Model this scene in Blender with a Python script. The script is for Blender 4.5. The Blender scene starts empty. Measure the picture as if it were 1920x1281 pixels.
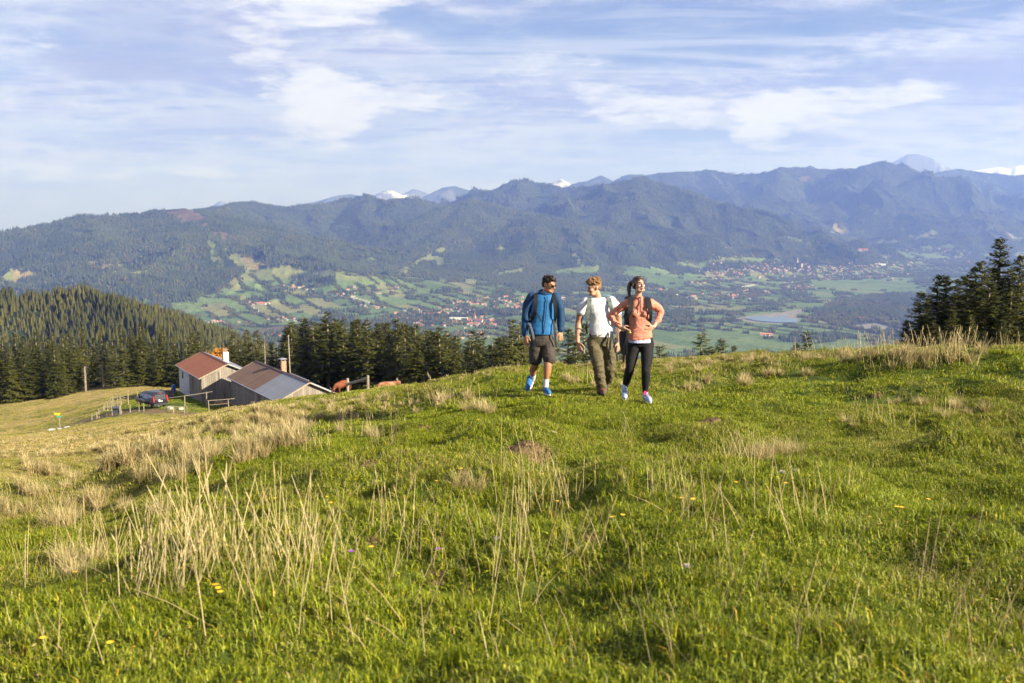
import bpy, bmesh, math, random
import numpy as np
from mathutils import Vector, Matrix

scene = bpy.context.scene
COL = scene.collection
R = math.radians

# ------------------------------------------------------------------ camera
F = 1867.0                      # focal length in pixels of a 1920 px wide picture (35 mm)
PITCH = R(6.87)
CT, ST = math.cos(PITCH), math.sin(PITCH)
cam_d = bpy.data.cameras.new('camera')
cam_d.sensor_width = 36.0
cam_d.lens = 35.0
cam_d.clip_start = 0.1
cam_d.clip_end = 120000.0
cam_d.dof.use_dof = True
cam_d.dof.focus_distance = 15.0
cam_d.dof.aperture_fstop = 4.5
cam = bpy.data.objects.new('camera', cam_d)
COL.objects.link(cam)
cam.location = (0, 0, 0)
cam.rotation_euler = (R(90) - PITCH, 0, 0)
scene.camera = cam

# ------------------------------------------------------------------ light
SUN_EL, SUN_AZ = R(25.0), R(-28.0)     # azimuth measured from +X (right of the picture), negative is behind the camera
SUNV = Vector((math.cos(SUN_EL) * math.cos(SUN_AZ), math.cos(SUN_EL) * math.sin(SUN_AZ), math.sin(SUN_EL)))
sun_d = bpy.data.lights.new('sun', 'SUN')
sun_d.energy = 5.0
sun_d.angle = R(0.6)
sun_d.color = (1.0, 0.90, 0.75)
sun = bpy.data.objects.new('sun', sun_d)
COL.objects.link(sun)
sun.rotation_euler = (-SUNV).to_track_quat('-Z', 'Y').to_euler()

scene.view_settings.view_transform = 'Standard'
scene.view_settings.look = 'None'
scene.view_settings.exposure = 1.6
scene.view_settings.gamma = 1.0
scene.view_settings.use_curve_mapping = False
scene.cycles.use_denoising = True
scene.cycles.max_bounces = 6
scene.cycles.diffuse_bounces = 2
scene.cycles.glossy_bounces = 2
scene.cycles.transmission_bounces = 3
scene.cycles.transparent_max_bounces = 6
scene.cycles.volume_bounces = 0
scene.cycles.caustics_reflective = False
scene.cycles.caustics_refractive = False
scene.cycles.use_adaptive_sampling = True
scene.cycles.adaptive_threshold = 0.02

# ------------------------------------------------------------------ node helper
class NT:
    def __init__(self, tree):
        self.t = tree
    def new(self, kind, **kw):
        n = self.t.nodes.new(kind)
        for k, v in kw.items():
            setattr(n, k, v)
        return n
    def put(self, sock, v):
        if isinstance(v, bpy.types.NodeSocket):
            self.t.links.new(v, sock)
        elif v is not None:
            if sock.type == 'RGBA' and not isinstance(v, (int, float)) and len(v) == 3:
                v = (*v, 1.0)
            sock.default_value = v
    def math(self, op, a, b=None, c=None, clamp=False):
        n = self.new('ShaderNodeMath', operation=op, use_clamp=clamp)
        for i, v in enumerate((a, b, c)):
            if v is not None:
                self.put(n.inputs[i], v)
        return n.outputs[0]
    def vmath(self, op, a, b=None):
        n = self.new('ShaderNodeVectorMath', operation=op)
        self.put(n.inputs[0], a)
        if b is not None:
            self.put(n.inputs[1], b)
        return n.outputs[0]
    def noise(self, vec, scale, detail=4, rough=0.55, dist=0.0, lac=2.0, kind='3D'):
        n = self.new('ShaderNodeTexNoise', noise_dimensions=kind)
        if vec is not None:
            self.put(n.inputs['Vector'], vec)
        self.put(n.inputs['Scale'], scale); self.put(n.inputs['Detail'], detail)
        self.put(n.inputs['Roughness'], rough); self.put(n.inputs['Distortion'], dist)
        self.put(n.inputs['Lacunarity'], lac)
        return n.outputs['Fac']
    def mix(self, fac, a, b, blend='MIX'):
        n = self.new('ShaderNodeMix', data_type='RGBA', blend_type=blend)
        self.put(n.inputs[0], fac); self.put(n.inputs[6], a); self.put(n.inputs[7], b)
        return n.outputs[2]
    def ramp(self, fac, stops, interp='LINEAR'):
        n = self.new('ShaderNodeValToRGB')
        cr = n.color_ramp
        cr.interpolation = interp
        while len(cr.elements) < len(stops):
            cr.elements.new(0.5)
        for e, (p, c) in zip(cr.elements, stops):
            e.position = p
            e.color = (c, c, c, 1) if isinstance(c, (int, float)) else (*c, 1)
        self.put(n.inputs[0], fac)
        return n.outputs[0]
    def smooth(self, v, lo, hi):
        n = self.new('ShaderNodeMapRange', interpolation_type='SMOOTHSTEP')
        self.put(n.inputs['Value'], v)
        n.inputs['From Min'].default_value = lo
        n.inputs['From Max'].default_value = hi
        return n.outputs['Result']
    def attr(self, name, typ='GEOMETRY'):
        n = self.new('ShaderNodeAttribute', attribute_type=typ)
        n.attribute_name = name
        return n

# ------------------------------------------------------------------ sky with clouds
world = bpy.data.worlds.new('World')
scene.world = world
world.use_nodes = True
wt = world.node_tree
wt.nodes.clear()
W = NT(wt)
sky = W.new('ShaderNodeTexSky', sky_type='NISHITA')
sky.sun_disc = False
sky.sun_elevation = SUN_EL
# Blender's sky puts the sun at +Y for rotation 0 and turns clockwise seen from above
sky.sun_rotation = math.atan2(SUNV.x, SUNV.y)
sky.altitude = 1200
sky.air_density = 1.1
sky.dust_density = 0.6
sky.ozone_density = 1.4
gen = W.new('ShaderNodeTexCoord').outputs['Generated']
sep = W.new('ShaderNodeSeparateXYZ'); W.put(sep.inputs[0], gen)
sx, sy, sz = sep.outputs
zc = W.math('MAXIMUM', sz, 0.0)
den = W.math('ADD', zc, 0.085)
cx_, cy_ = W.math('DIVIDE', sx, den), W.math('DIVIDE', sy, den)
comb = W.new('ShaderNodeCombineXYZ'); W.put(comb.inputs[0], cx_); W.put(comb.inputs[1], cy_)
plane = comb.outputs[0]
az = W.math('ARCTAN2', sx, sy)
el = W.math('ARCSINE', sz)
# warped angular coordinates for the large single clouds
ae = W.new('ShaderNodeCombineXYZ'); W.put(ae.inputs[0], W.math('MULTIPLY', az, 8.0)); W.put(ae.inputs[1], W.math('MULTIPLY', el, 26.0))
wn = W.new('ShaderNodeTexNoise', noise_dimensions='3D')
W.put(wn.inputs['Vector'], ae.outputs[0]); W.put(wn.inputs['Scale'], 1.6); W.put(wn.inputs['Detail'], 6); W.put(wn.inputs['Roughness'], 0.58)
wsep = W.new('ShaderNodeSeparateColor'); W.put(wsep.inputs[0], wn.outputs['Color'])
azw = W.math('ADD', az, W.math('MULTIPLY', W.math('SUBTRACT', wsep.outputs[0], 0.5), 0.16))
elw = W.math('ADD', el, W.math('MULTIPLY', W.math('SUBTRACT', wsep.outputs[1], 0.5), 0.05))

def px_az(px, py):
    u, v = (px - 960) / F, (640.5 - py) / F
    d = Vector((u, CT + v * ST, -ST + v * CT)).normalized()
    return math.atan2(d.x, d.y), math.asin(d.z)

def sky_blob(px, py, wpx, hpx, tilt=0.0):
    a0, e0 = px_az(px, py)
    da = W.math('SUBTRACT', azw, a0); de = W.math('SUBTRACT', elw, e0)
    de = W.math('ADD', de, W.math('MULTIPLY', da, tilt))
    q = W.math('ADD', W.math('POWER', W.math('ABSOLUTE', W.math('DIVIDE', da, wpx / F)), 2.0),
               W.math('POWER', W.math('ABSOLUTE', W.math('DIVIDE', de, hpx / F)), 2.0))
    return W.smooth(q, 1.6, 0.0)

def total(lst):
    s = lst[0]
    for x in lst[1:]:
        s = W.math('MAXIMUM', s, x)
    return s
soft = W.noise(ae.outputs[0], 0.9, 5, 0.6, 0.6)
streak_c = W.new('ShaderNodeCombineXYZ'); W.put(streak_c.inputs[0], W.math('MULTIPLY', az, 5.0)); W.put(streak_c.inputs[1], W.math('MULTIPLY', el, 60.0))
streak = W.noise(streak_c.outputs[0], 1.0, 7, 0.62, 0.8)
cirrus_c = W.new('ShaderNodeMapping'); W.put(cirrus_c.inputs['Vector'], plane)
cirrus_c.inputs['Rotation'].default_value = (0, 0, R(35)); cirrus_c.inputs['Scale'].default_value = (0.35, 1.5, 1)
cirrus = W.noise(cirrus_c.outputs[0], 1.3, 7, 0.62, 1.2)
veil_n = W.noise(plane, 0.55, 6, 0.6, 0.5)
# thin veil of altostratus covering most of the sky
veil = W.smooth(W.math('ADD', W.math('MULTIPLY', veil_n, 0.6), W.math('MULTIPLY', soft, 0.4)), 0.36, 0.62)
blue_hole = total([sky_blob(1220, 60, 330, 66, 0.05), sky_blob(900, 75, 180, 40, 0.2), sky_blob(1650, 30, 260, 40)])
veil = W.math('ADD', W.math('MULTIPLY', veil, 0.62), 0.34)
veil = W.math('MULTIPLY', veil, W.math('SUBTRACT', 1.0, W.math('MULTIPLY', blue_hole, 0.78)))
wisp = W.math('MULTIPLY', W.smooth(cirrus, 0.47, 0.62), 0.55)
bands = W.math('MULTIPLY', W.smooth(streak, 0.50, 0.66), 0.32)
bright = total([sky_blob(610, 200, 105, 70, 0.0), W.math('MULTIPLY', sky_blob(720, 185, 200, 22), 0.7), sky_blob(1470, 215, 130, 48, -0.12), W.math('MULTIPLY', sky_blob(1600, 190, 190, 26, -0.12), 0.8),
                W.math('MULTIPLY', sky_blob(1230, 195, 170, 34), 0.75), W.math('MULTIPLY', sky_blob(610, 10, 170, 40), 0.85),
                W.math('MULTIPLY', sky_blob(500, 90, 60, 70, 0.0), 0.55), W.math('MULTIPLY', sky_blob(60, 90, 120, 22), 0.45),
                W.math('MULTIPLY', sky_blob(150, 318, 330, 14), 0.75), W.math('MULTIPLY', sky_blob(75, 195, 90, 24), 0.4),
                W.math('MULTIPLY', sky_blob(1020, 125, 120, 26), 0.5), W.math('MULTIPLY', sky_blob(1700, 85, 260, 26, -0.1), 0.5),
                W.math('MULTIPLY', sky_blob(450, 315, 16, 9), 0.3), W.math('MULTIPLY', sky_blob(782, 335, 14, 7), 0.7)])
dark = total([sky_blob(250, 125, 130, 26), W.math('MULTIPLY', sky_blob(330, 70, 190, 66), 0.6), W.math('MULTIPLY', sky_blob(700, 230, 420, 18), 0.2),
              W.math('MULTIPLY', sky_blob(1830, 150, 190, 46), 0.75), W.math('MULTIPLY', sky_blob(1330, 185, 60, 26), 0.55), W.math('MULTIPLY', sky_blob(1010, 285, 42, 13), 0.5), W.math('MULTIPLY', sky_blob(1060, 315, 50, 13), 0.35), W.math('MULTIPLY', sky_blob(450, 317, 18, 10), 0.4)])
puff = W.noise(ae.outputs[0], 3.6, 7, 0.68, 0.3)
bright = W.smooth(W.math('ADD', bright, W.math('MULTIPLY', W.math('ADD', W.math('MULTIPLY', W.math('SUBTRACT', streak, 0.5), 0.5), W.math('ADD', W.math('MULTIPLY', W.math('SUBTRACT', soft, 0.5), 0.6), W.math('MULTIPLY', W.math('SUBTRACT', puff, 0.5), 1.2))), 0.9)), 0.22, 1.0)
SKY_S = 0.10
skyc = W.mix(1.0, sky.outputs[0], (SKY_S * 0.93, SKY_S * 0.96, SKY_S * 1.16), 'MULTIPLY')
sh_c = W.new('ShaderNodeCombineXYZ'); W.put(sh_c.inputs[0], W.math('MULTIPLY', az, 5.5)); W.put(sh_c.inputs[1], W.math('MULTIPLY', el, 30.0)); sh_c.inputs[2].default_value = 3.7
shade = W.smooth(W.math('ADD', W.math('MULTIPLY', W.noise(sh_c.outputs[0], 1.5, 6, 0.64, 0.6), 0.62), W.math('MULTIPLY', puff, 0.38)), 0.42, 0.60)
c1 = W.mix(veil, skyc, W.mix(shade, (0.48, 0.505, 0.78), (0.92, 0.93, 1.0)))
c2 = W.mix(wisp, c1, (0.84, 0.87, 0.97))
c2 = W.mix(bands, c2, (0.84, 0.86, 0.95))
c3 = W.mix(W.math('MULTIPLY', dark, 0.75), c2, (0.44, 0.47, 0.68))
c3 = W.mix(W.math('MULTIPLY', W.smooth(el, 0.09, -0.01), 0.55), c3, (0.80, 0.86, 1.0))
c4 = W.mix(W.math('MULTIPLY', bright, 0.92), c3, (1.12, 1.12, 1.14))
bg = W.new('ShaderNodeBackground'); W.put(bg.inputs[0], c4); bg.inputs[1].default_value = 0.305
wo = W.new('ShaderNodeOutputWorld'); wt.links.new(bg.outputs[0], wo.inputs[0])
world.cycles.sampling_method = 'MANUAL'
world.cycles.sample_map_resolution = 512

# ------------------------------------------------------------------ projection helpers
def at(px, py, d):
    """the world point at forward distance d (metres) that the photograph shows at pixel px, py"""
    u, v = (px - 960) / F, (640.5 - py) / F
    s = d / (CT + v * ST)
    return Vector((u * s, d, (-ST + v * CT) * s))

def to_px(x, y, z):
    """numpy: pixel of world points"""
    dep = y * CT - z * ST
    up = y * ST + z * CT
    return 960 + F * x / dep, 640.5 - F * up / dep

# ------------------------------------------------------------------ numpy noise
def _hash(ix, iy, seed):
    h = (ix.astype(np.int64) * 374761393 + iy.astype(np.int64) * 668265263 + seed * 1442695041) & 0xFFFFFFFF
    h = ((h ^ (h >> 13)) * 1274126177) & 0xFFFFFFFF
    h = (h ^ (h >> 16)) & 0xFFFFFFFF
    return h.astype(np.float64) / 4294967295.0

def vnoise(x, y, seed=0):
    ix, iy = np.floor(x), np.floor(y)
    fx, fy = x - ix, y - iy
    fx = fx * fx * fx * (fx * (fx * 6 - 15) + 10); fy = fy * fy * fy * (fy * (fy * 6 - 15) + 10)
    a, b = _hash(ix, iy, seed), _hash(ix + 1, iy, seed)
    c, d = _hash(ix, iy + 1, seed), _hash(ix + 1, iy + 1, seed)
    return (a + (b - a) * fx) * (1 - fy) + (c + (d - c) * fx) * fy

def fbm(x, y, octaves=4, seed=0, gain=0.5):
    s, a, t = 0.0, 1.0, 0.0
    for o in range(octaves):
        s = s + a * vnoise(x * 2 ** o + 17.3 * o, y * 2 ** o - 9.1 * o, seed + o)
        t += a; a *= gain
    return s / t

def ridged(x, y, octaves=4, seed=0, gain=0.5):
    s, a, t = 0.0, 1.0, 0.0
    for o in range(octaves):
        n = 1 - np.abs(2 * vnoise(x * 2 ** o + 17.3 * o, y * 2 ** o - 9.1 * o, seed + o) - 1)
        s = s + a * n * n
        t += a; a *= gain
    return s / t

def sstep(v, lo, hi):
    t = np.clip((v - lo) / (hi - lo), 0, 1)
    return t * t * (3 - 2 * t)

# ------------------------------------------------------------------ object helpers
def tag(o, label=None, cat=None, group=None, kind=None):
    if label: o['label'] = label
    if cat: o['category'] = cat
    if group: o['group'] = group
    if kind: o['kind'] = kind
    return o

def link(name, data, parent=None, loc=None):
    o = bpy.data.objects.new(name, data)
    COL.objects.link(o)
    if parent is not None:
        o.parent = parent
    if loc is not None:
        o.location = loc
    return o

def mesh_np(name, verts, faces, mats=(), smooth=False, mi=None):
    """verts (n,3) array; faces (m,3|4) array or list of such arrays"""
    me = bpy.data.meshes.new(name)
    verts = np.asarray(verts, np.float32)
    fl = [np.asarray(f, np.int32) for f in (faces if isinstance(faces, list) else [faces])]
    fl = [f for f in fl if len(f)]
    nl = sum(f.size for f in fl); nf = sum(len(f) for f in fl)
    me.vertices.add(len(verts)); me.vertices.foreach_set('co', verts.ravel())
    me.loops.add(nl); me.loops.foreach_set('vertex_index', np.concatenate([f.ravel() for f in fl]))
    me.polygons.add(nf)
    tot = np.concatenate([np.full(len(f), f.shape[1], np.int32) for f in fl])
    me.polygons.foreach_set('loop_start', np.concatenate([[0], np.cumsum(tot)[:-1]]).astype(np.int32))
    me.polygons.foreach_set('loop_total', tot)
    if smooth:
        me.polygons.foreach_set('use_smooth', np.ones(nf, bool))
    for m in mats:
        me.materials.append(m)
    if mi is not None:
        me.polygons.foreach_set('material_index', np.asarray(mi, np.int32))
    me.update(calc_edges=True)
    return me

class MB:
    """collects boxes, bars, tubes and prisms into one mesh"""
    def __init__(self):
        self.v, self.f, self.m = [], [], []
    def add(self, v, f, m=0):
        b = len(self.v)
        self.v += [tuple(p) for p in v]
        self.f += [tuple(i + b for i in q) for q in f]
        self.m += [m] * len(f)
        return self
    def box(self, c, s, rot=None, m=0):
        hx, hy, hz = s[0] / 2, s[1] / 2, s[2] / 2
        pts = [Vector((x, y, z)) for x in (-hx, hx) for y in (-hy, hy) for z in (-hz, hz)]
        if rot is not None:
            pts = [rot @ p for p in pts]
        pts = [p + Vector(c) for p in pts]
        return self.add(pts, [(0, 1, 3, 2), (4, 6, 7, 5), (0, 4, 5, 1), (2, 3, 7, 6), (0, 2, 6, 4), (1, 5, 7, 3)], m)
    def tube(self, pts, radii, n=8, m=0, cap=True, flat=1.0):
        pts = [Vector(p) for p in pts]
        rings = []
        ref = None
        for i, p in enumerate(pts):
            d = (pts[min(i + 1, len(pts) - 1)] - pts[max(i - 1, 0)]).normalized()
            if ref is None:
                ref = Vector((1, 0, 0)) if abs(d.x) < 0.8 else Vector((0, 1, 0))
            a = (ref - d * ref.dot(d)).normalized(); ref = a
            b = d.cross(a)
            r = radii[i] if isinstance(radii, (list, tuple)) else radii
            rings.append([p + a * (r * math.cos(2 * math.pi * k / n)) + b * (r * flat * math.sin(2 * math.pi * k / n)) for k in range(n)])
        v = [q for rg in rings for q in rg]
        f = []
        for i in range(len(pts) - 1):
            for k in range(n):
                f.append((i * n + k, i * n + (k + 1) % n, (i + 1) * n + (k + 1) % n, (i + 1) * n + k))
        if cap:
            f.append(tuple(range(n))[::-1]); f.append(tuple((len(pts) - 1) * n + k for k in range(n)))
        return self.add(v, f, m)
    def prism(self, poly, a, b, m=0):
        """poly: list of 3-D points of one end; b-a is the extrusion vector"""
        e = Vector(b) - Vector(a)
        n = len(poly)
        v = [Vector(p) for p in poly] + [Vector(p) + e for p in poly]
        f = [tuple(range(n))[::-1], tuple(range(n, 2 * n))]
        f += [(k, (k + 1) % n, n + (k + 1) % n, n + k) for k in range(n)]
        return self.add(v, f, m)
    def mesh(self, name, mats, smooth=False):
        me = bpy.data.meshes.new(name)
        me.from_pydata([tuple(p) for p in self.v], [], self.f)
        for x in (mats if isinstance(mats, (list, tuple)) else [mats]):
            me.materials.append(x)
        me.polygons.foreach_set('material_index', self.m)
        if smooth:
            me.polygons.foreach_set('use_smooth', [True] * len(self.f))
        bm = bmesh.new(); bm.from_mesh(me)
        bmesh.ops.recalc_face_normals(bm, faces=bm.faces)
        bm.to_mesh(me); bm.free()
        me.update()
        return me
    def build(self, name, mats, parent=None, loc=None, smooth=False):
        return link(name, self.mesh(name, mats, smooth), parent, loc)

def empty(name, loc=(0, 0, 0), rz=0.0):
    o = link(name, None, None, loc)
    o.rotation_euler = (0, 0, rz)
    return o

def copy_tree(o, parent=None):
    c = o.copy()
    COL.objects.link(c)
    c.parent = parent
    for ch in o.children:
        k = copy_tree(ch, c)
        k.matrix_parent_inverse = ch.matrix_parent_inverse.copy()
    return c

def mat(name, color, rough=0.7, metal=0.0, spec=0.4, var=0.0, scale=8.0, bump=0.0, bscale=40.0, transl=None, emit=None, hue2=None):
    m = bpy.data.materials.new(name)
    m.use_nodes = True
    t = NT(m.node_tree)
    bs = m.node_tree.nodes['Principled BSDF']
    bs.inputs['Roughness'].default_value = rough
    bs.inputs['Metallic'].default_value = metal
    bs.inputs['Specular IOR Level'].default_value = spec
    co = t.new('ShaderNodeTexCoord').outputs['Object']
    if var > 0 or hue2 is not None:
        n = t.noise(co, scale, 5, 0.6)
        c2 = hue2 if hue2 is not None else tuple(c * (1 - var) for c in color)
        c1 = color if hue2 is not None else tuple(min(1, c * (1 + var)) for c in color)
        t.put(bs.inputs['Base Color'], t.mix(t.smooth(n, 0.3, 0.7), c1, c2))
    else:
        t.put(bs.inputs['Base Color'], color)
    if bump > 0:
        b = t.new('ShaderNodeBump'); b.inputs['Strength'].default_value = bump
        b.inputs['Distance'].default_value = 0.02
        t.put(b.inputs['Height'], t.noise(co, bscale, 4, 0.6))
        t.put(bs.inputs['Normal'], b.outputs[0])
    return m
# ================================================================== near hillside (structure: hill)
# columns of (px, [(py, distance), ...]) read off the photograph, then hidden ground behind the crests as (distance, z)
_cols = {
    -150: ([(1281, 3.25), (1100, 5.6), (1000, 9.5), (950, 14), (900, 22), (870, 33), (845, 55), (822, 92), (812, 132), (790, 150), (765, 185)], [(240, -41), (330, -62)]),
    100: ([(1281, 3.2), (1100, 5.2), (1000, 8.5), (950, 12.5), (900, 20), (870, 30), (840, 50), (815, 90), (805, 128), (780, 145), (745, 188)], [(240, -40), (330, -62)]),
    250: ([(1281, 3.18), (1100, 4.8), (1000, 7.2), (940, 10.5), (890, 15.5), (860, 24), (830, 40), (800, 72), (785, 105), (774, 122), (758, 135), (735, 165), (725, 190)], [(240, -40), (330, -64)]),
    400: ([(1281, 3.15), (1100, 4.5), (950, 7.2), (890, 10.0), (850, 13.6), (820, 19.5), (800, 28), (789, 45), (778, 84), ], [(100, -20.8), (121, -23.4), (150, -26.0), (190, -34), (240, -46), (330, -72)]),
    520: ([(1281, 3.12), (950, 6.7), (850, 10.9), (810, 16.3), (795, 20), (783, 27.5), (770, 55), (758, 92)], [(104, -20.5), (121, -24.2), (150, -29), (190, -38), (240, -52), (330, -80)]),
    640: ([(1281, 3.1), (950, 6.4), (850, 10.0), (800, 15.0), (775, 21), (761, 40), (748, 86)], [(104, -19.4), (125, -24.5), (150, -31), (190, -43), (240, -60), (330, -90)]),
    800: ([(1281, 3.1), (950, 6.3), (850, 9.2), (800, 12.4), (765, 17), (740, 28), (725, 58)], [(75, -13), (100, -20), (150, -34), (240, -64), (330, -95)]),
    960: ([(1281, 3.1), (1100, 4.35), (950, 6.2), (850, 8.7), (800, 11.0), (757, 14.0), (745, 15.0), (738, 15.8), (720, 20), (705, 29), (699, 40)], [(60, -11), (100, -22), (150, -37), (240, -68), (330, -100)]),
    1150: ([(1281, 3.08), (950, 6.15), (850, 8.6), (800, 10.7), (757, 13.8), (745, 14.9), (738, 15.7), (712, 20), (690, 26), (684, 31)], [(45, -8), (60, -13), (100, -26), (240, -70), (330, -102)]),
    1300: ([(1281, 3.08), (1100, 4.3), (950, 6.1), (850, 8.5), (800, 10.5), (760, 13.2), (730, 16.5), (700, 20), (680, 24), (673, 28)], [(40, -7), (60, -13.5), (100, -28), (240, -72), (330, -102)]),
    1600: ([(1281, 3.06), (950, 6.0), (850, 8.3), (780, 11.2), (740, 13.6), (700, 16.5), (679, 19.5), (670, 23)], [(32, -4.6), (45, -8), (60, -12.5), (100, -27), (240, -70), (330, -100)]),
    1780: ([(1281, 3.05), (950, 5.95), (850, 8.2), (780, 10.9), (720, 14.0), (683, 17), (661, 20.5)], [(30, -4.2), (45, -7.2), (60, -11.5), (100, -25), (240, -68), (330, -98)]),
    2050: ([(1281, 3.05), (950, 5.9), (850, 8.1), (780, 10.6), (720, 13.5), (683, 16.5), (655, 20)], [(30, -4.0), (45, -7.0), (60, -11.0), (100, -24), (240, -66), (330, -96)]),
}
_CPT, _T = [], []
for px, (vis, hid) in _cols.items():
    u = (px - 960) / F
    for py, d in vis:
        p = at(px, py, d)
        _CPT.append((2.6 * p.x / p.y, math.log(p.y))); _T.append(p.z / p.y)
    for d, z in hid:
        _CPT.append((2.6 * u, math.log(d))); _T.append(z / d)
_CPT, _T = np.array(_CPT), np.array(_T)
def _tps(r2):
    return 0.5 * r2 * np.log(np.maximum(r2, 1e-12))
_NPT = len(_CPT)
_A = np.zeros((_NPT + 3, _NPT + 3))
_A[:_NPT, :_NPT] = _tps(((_CPT[:, None] - _CPT[None]) ** 2).sum(-1)) + np.eye(_NPT) * 2e-3
_A[:_NPT, _NPT] = 1; _A[:_NPT, _NPT + 1:] = _CPT; _A[_NPT:, :_NPT] = _A[:_NPT, _NPT:].T
_CWT = np.linalg.solve(_A, np.concatenate([_T, np.zeros(3)]))

def _base(x, y):
    x, y = np.asarray(x, float), np.asarray(y, float)
    sh = x.shape
    x, y = x.ravel(), y.ravel()
    yc = np.maximum(y, 3.0)
    u = np.clip(x / np.maximum(yc, 6.0) if False else x / yc, -0.72, 0.66)
    q = np.stack([2.6 * u, np.log(yc)], 1)
    out = np.empty(len(q))
    for s in range(0, len(q), 20000):
        b = q[s:s + 20000]
        k = _tps(((b[:, None] - _CPT[None]) ** 2).sum(-1))
        out[s:s + 20000] = k @ _CWT[:_NPT] + _CWT[_NPT] + b @ _CWT[_NPT + 1:]
    z = out * yc
    z = z - 0.095 * (y - yc)                 # behind the camera the slope simply goes on
    ex = x - np.clip(x, -0.72 * yc, 0.66 * yc)
    z = z + np.where(ex < 0, 0.16 * ex, 0.03 * ex)
    return z.reshape(sh)

# banks, mounds and cattle steps that the photograph shows: (px, py, distance, along x m, along y m, height m)
_bumps = []
def _bump(px, py, d, rx, ry, h, rot=0.0):
    p = at(px, py, d); _bumps.append((p.x, p.y, rx, ry, h, R(rot)))
_bump(1440, 702, 18.0, 1.7, 0.8, 0.14, 20); _bump(1600, 690, 17.6, 2.2, 0.7, 0.14, 10); _bump(1500, 745, 14.6, 1.2, .5, -0.10)
_bump(1750, 700, 15.8, 1.5, 0.7, 0.14, -10); _bump(1900, 740, 13.0, 1.1, .7, 0.18); _bump(1660, 715, 15.6, 1.0, .6, -0.12)
_bump(1700, 706, 16.2, 1.6, 0.6, 0.13, -25); _bump(1860, 700, 15.6, 1.4, .5, 0.12, -30); _bump(1560, 690, 18.2, 1.4, .5, .08, -15); _bump(1800, 790, 10.6, 1.2, .4, 0.12, -20)
_bump(1850, 880, 7.9, .7, .5, .07); _bump(1270, 790, 11.4, 1.0, 0.5, 0.13); _bump(1380, 800, 10.6, .8, .4, 0.08)
_bump(890, 920, 7.0, 0.45, 0.35, 0.14); _bump(740, 1020, 5.2, .55, .4, .08); _bump(830, 1085, 4.5, .35, .22, -0.09); _bump(960, 1060, 4.75, .5, .3, 0.09)
_bump(1110, 1000, 5.45, .4, .3, 0.08); _bump(1250, 1120, 4.2, .5, .3, .05); _bump(560, 1000, 5.8, .6, .4, .06)
_bump(840, 750, 19.0, 1.6, 0.9, 0.26, 30); _bump(930, 722, 24.0, 1.6, 1.0, .2, 20)
_bump(470, 880, 11.0, 1.0, 0.7, 0.20, 40); _bump(330, 940, 9.2, .9, .6, .12, 40); _bump(250, 905, 13.8, 1.0, .6, 0.2, 35)
_bump(620, 800, 18.0, 1.8, .8, .24, 40); _bump(690, 775, 21, 1.8, .8, .2, 40); _bump(120, 985, 9.2, .7, .5, .15, 30)
def ground(x, y):
    x, y = np.asarray(x, float), np.asarray(y, float)
    z = _base(x, y)
    d = np.maximum(np.hypot(x, y), 2.0)
    far = np.clip(d / 60, 0, 1)
    left = sstep(-x / np.maximum(y, 3), -0.05, 0.35)
    # rolling ground, cattle steps running across the fall line, tussocks
    wx = x + 1.2 * (fbm(x * .22, y * .22, 2, 5) - .5) * 2; wy = y + 1.2 * (fbm(x * .22, y * .22, 2, 9) - .5) * 2
    amp = (0.45 + 0.75 * sstep(d, 5, 22)) * (1 - .72 * sstep(d, 26, 55)) * (1 - .45 * sstep(x / np.maximum(y, 3), .12, .3) * sstep(d, 12, 18))
    z = z + amp * (0.38 + .1 * far) * (fbm(wx * .30, wy * .30, 3, 21) - 0.5)
    t = (wx * 0.80 - wy * 0.60)
    step = fbm(t * 0.75, (wx * .6 + wy * .8) * 0.16, 2, 33) - 0.5
    z = z + step * 0.55 * (0.15 + 0.85 * left) * sstep(d, 5, 16) * (1 - 0.75 * sstep(d, 28, 60))
    z = z + 0.31 * (fbm(x * 1.0, y * 1.0, 2, 41) - 0.5) + 0.11 * (fbm(x * 2.8, y * 2.8, 2, 51) - 0.5) * np.clip(20 / d, 0, 1)
    for bx, by, rx, ry, h, a in _bumps:
        dx, dy = x - bx, y - by
        p, q = (dx * math.cos(a) + dy * math.sin(a)) / rx, (-dx * math.sin(a) + dy * math.cos(a)) / ry
        r2 = p * p + q * q
        z = z + h * np.exp(-r2 * 0.9)
    # the trodden level where the walkers stand
    k = np.exp(-(((x - 1.1) / 2.4) ** 2 + ((y - 14.8) / 2.0) ** 2))
    z = z * (1 - 0.85 * k) + _base(x, y) * 0.85 * k
    return z


def hill_grid():
    # sheet in (sideways angle, log distance), dense where the camera sees it close
    r = np.concatenate([np.linspace(-12, 2.2, 20), np.exp(np.linspace(math.log(2.4), math.log(330), 620))])
    a = np.linspace(-1, 1, 520)
    a = 0.72 * a * (0.75 + 0.25 * np.abs(a) ** 3)
    Y = np.repeat(r[:, None], len(a), 1)
    wid = np.maximum(r, 6.0)[:, None] + 1.5
    X = a[None] * wid * 1.0
    Z = ground(X, Y)
    global HR, HA, HZ
    HR, HA, HZ = r, a, Z
    v = np.stack([X, Y, Z], -1).reshape(-1, 3)
    nr, na = X.shape
    i = np.arange(nr * na).reshape(nr, na)
    f = np.stack([i[:-1, :-1], i[:-1, 1:], i[1:, 1:], i[1:, :-1]], -1).reshape(-1, 4)
    return v, f

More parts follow.
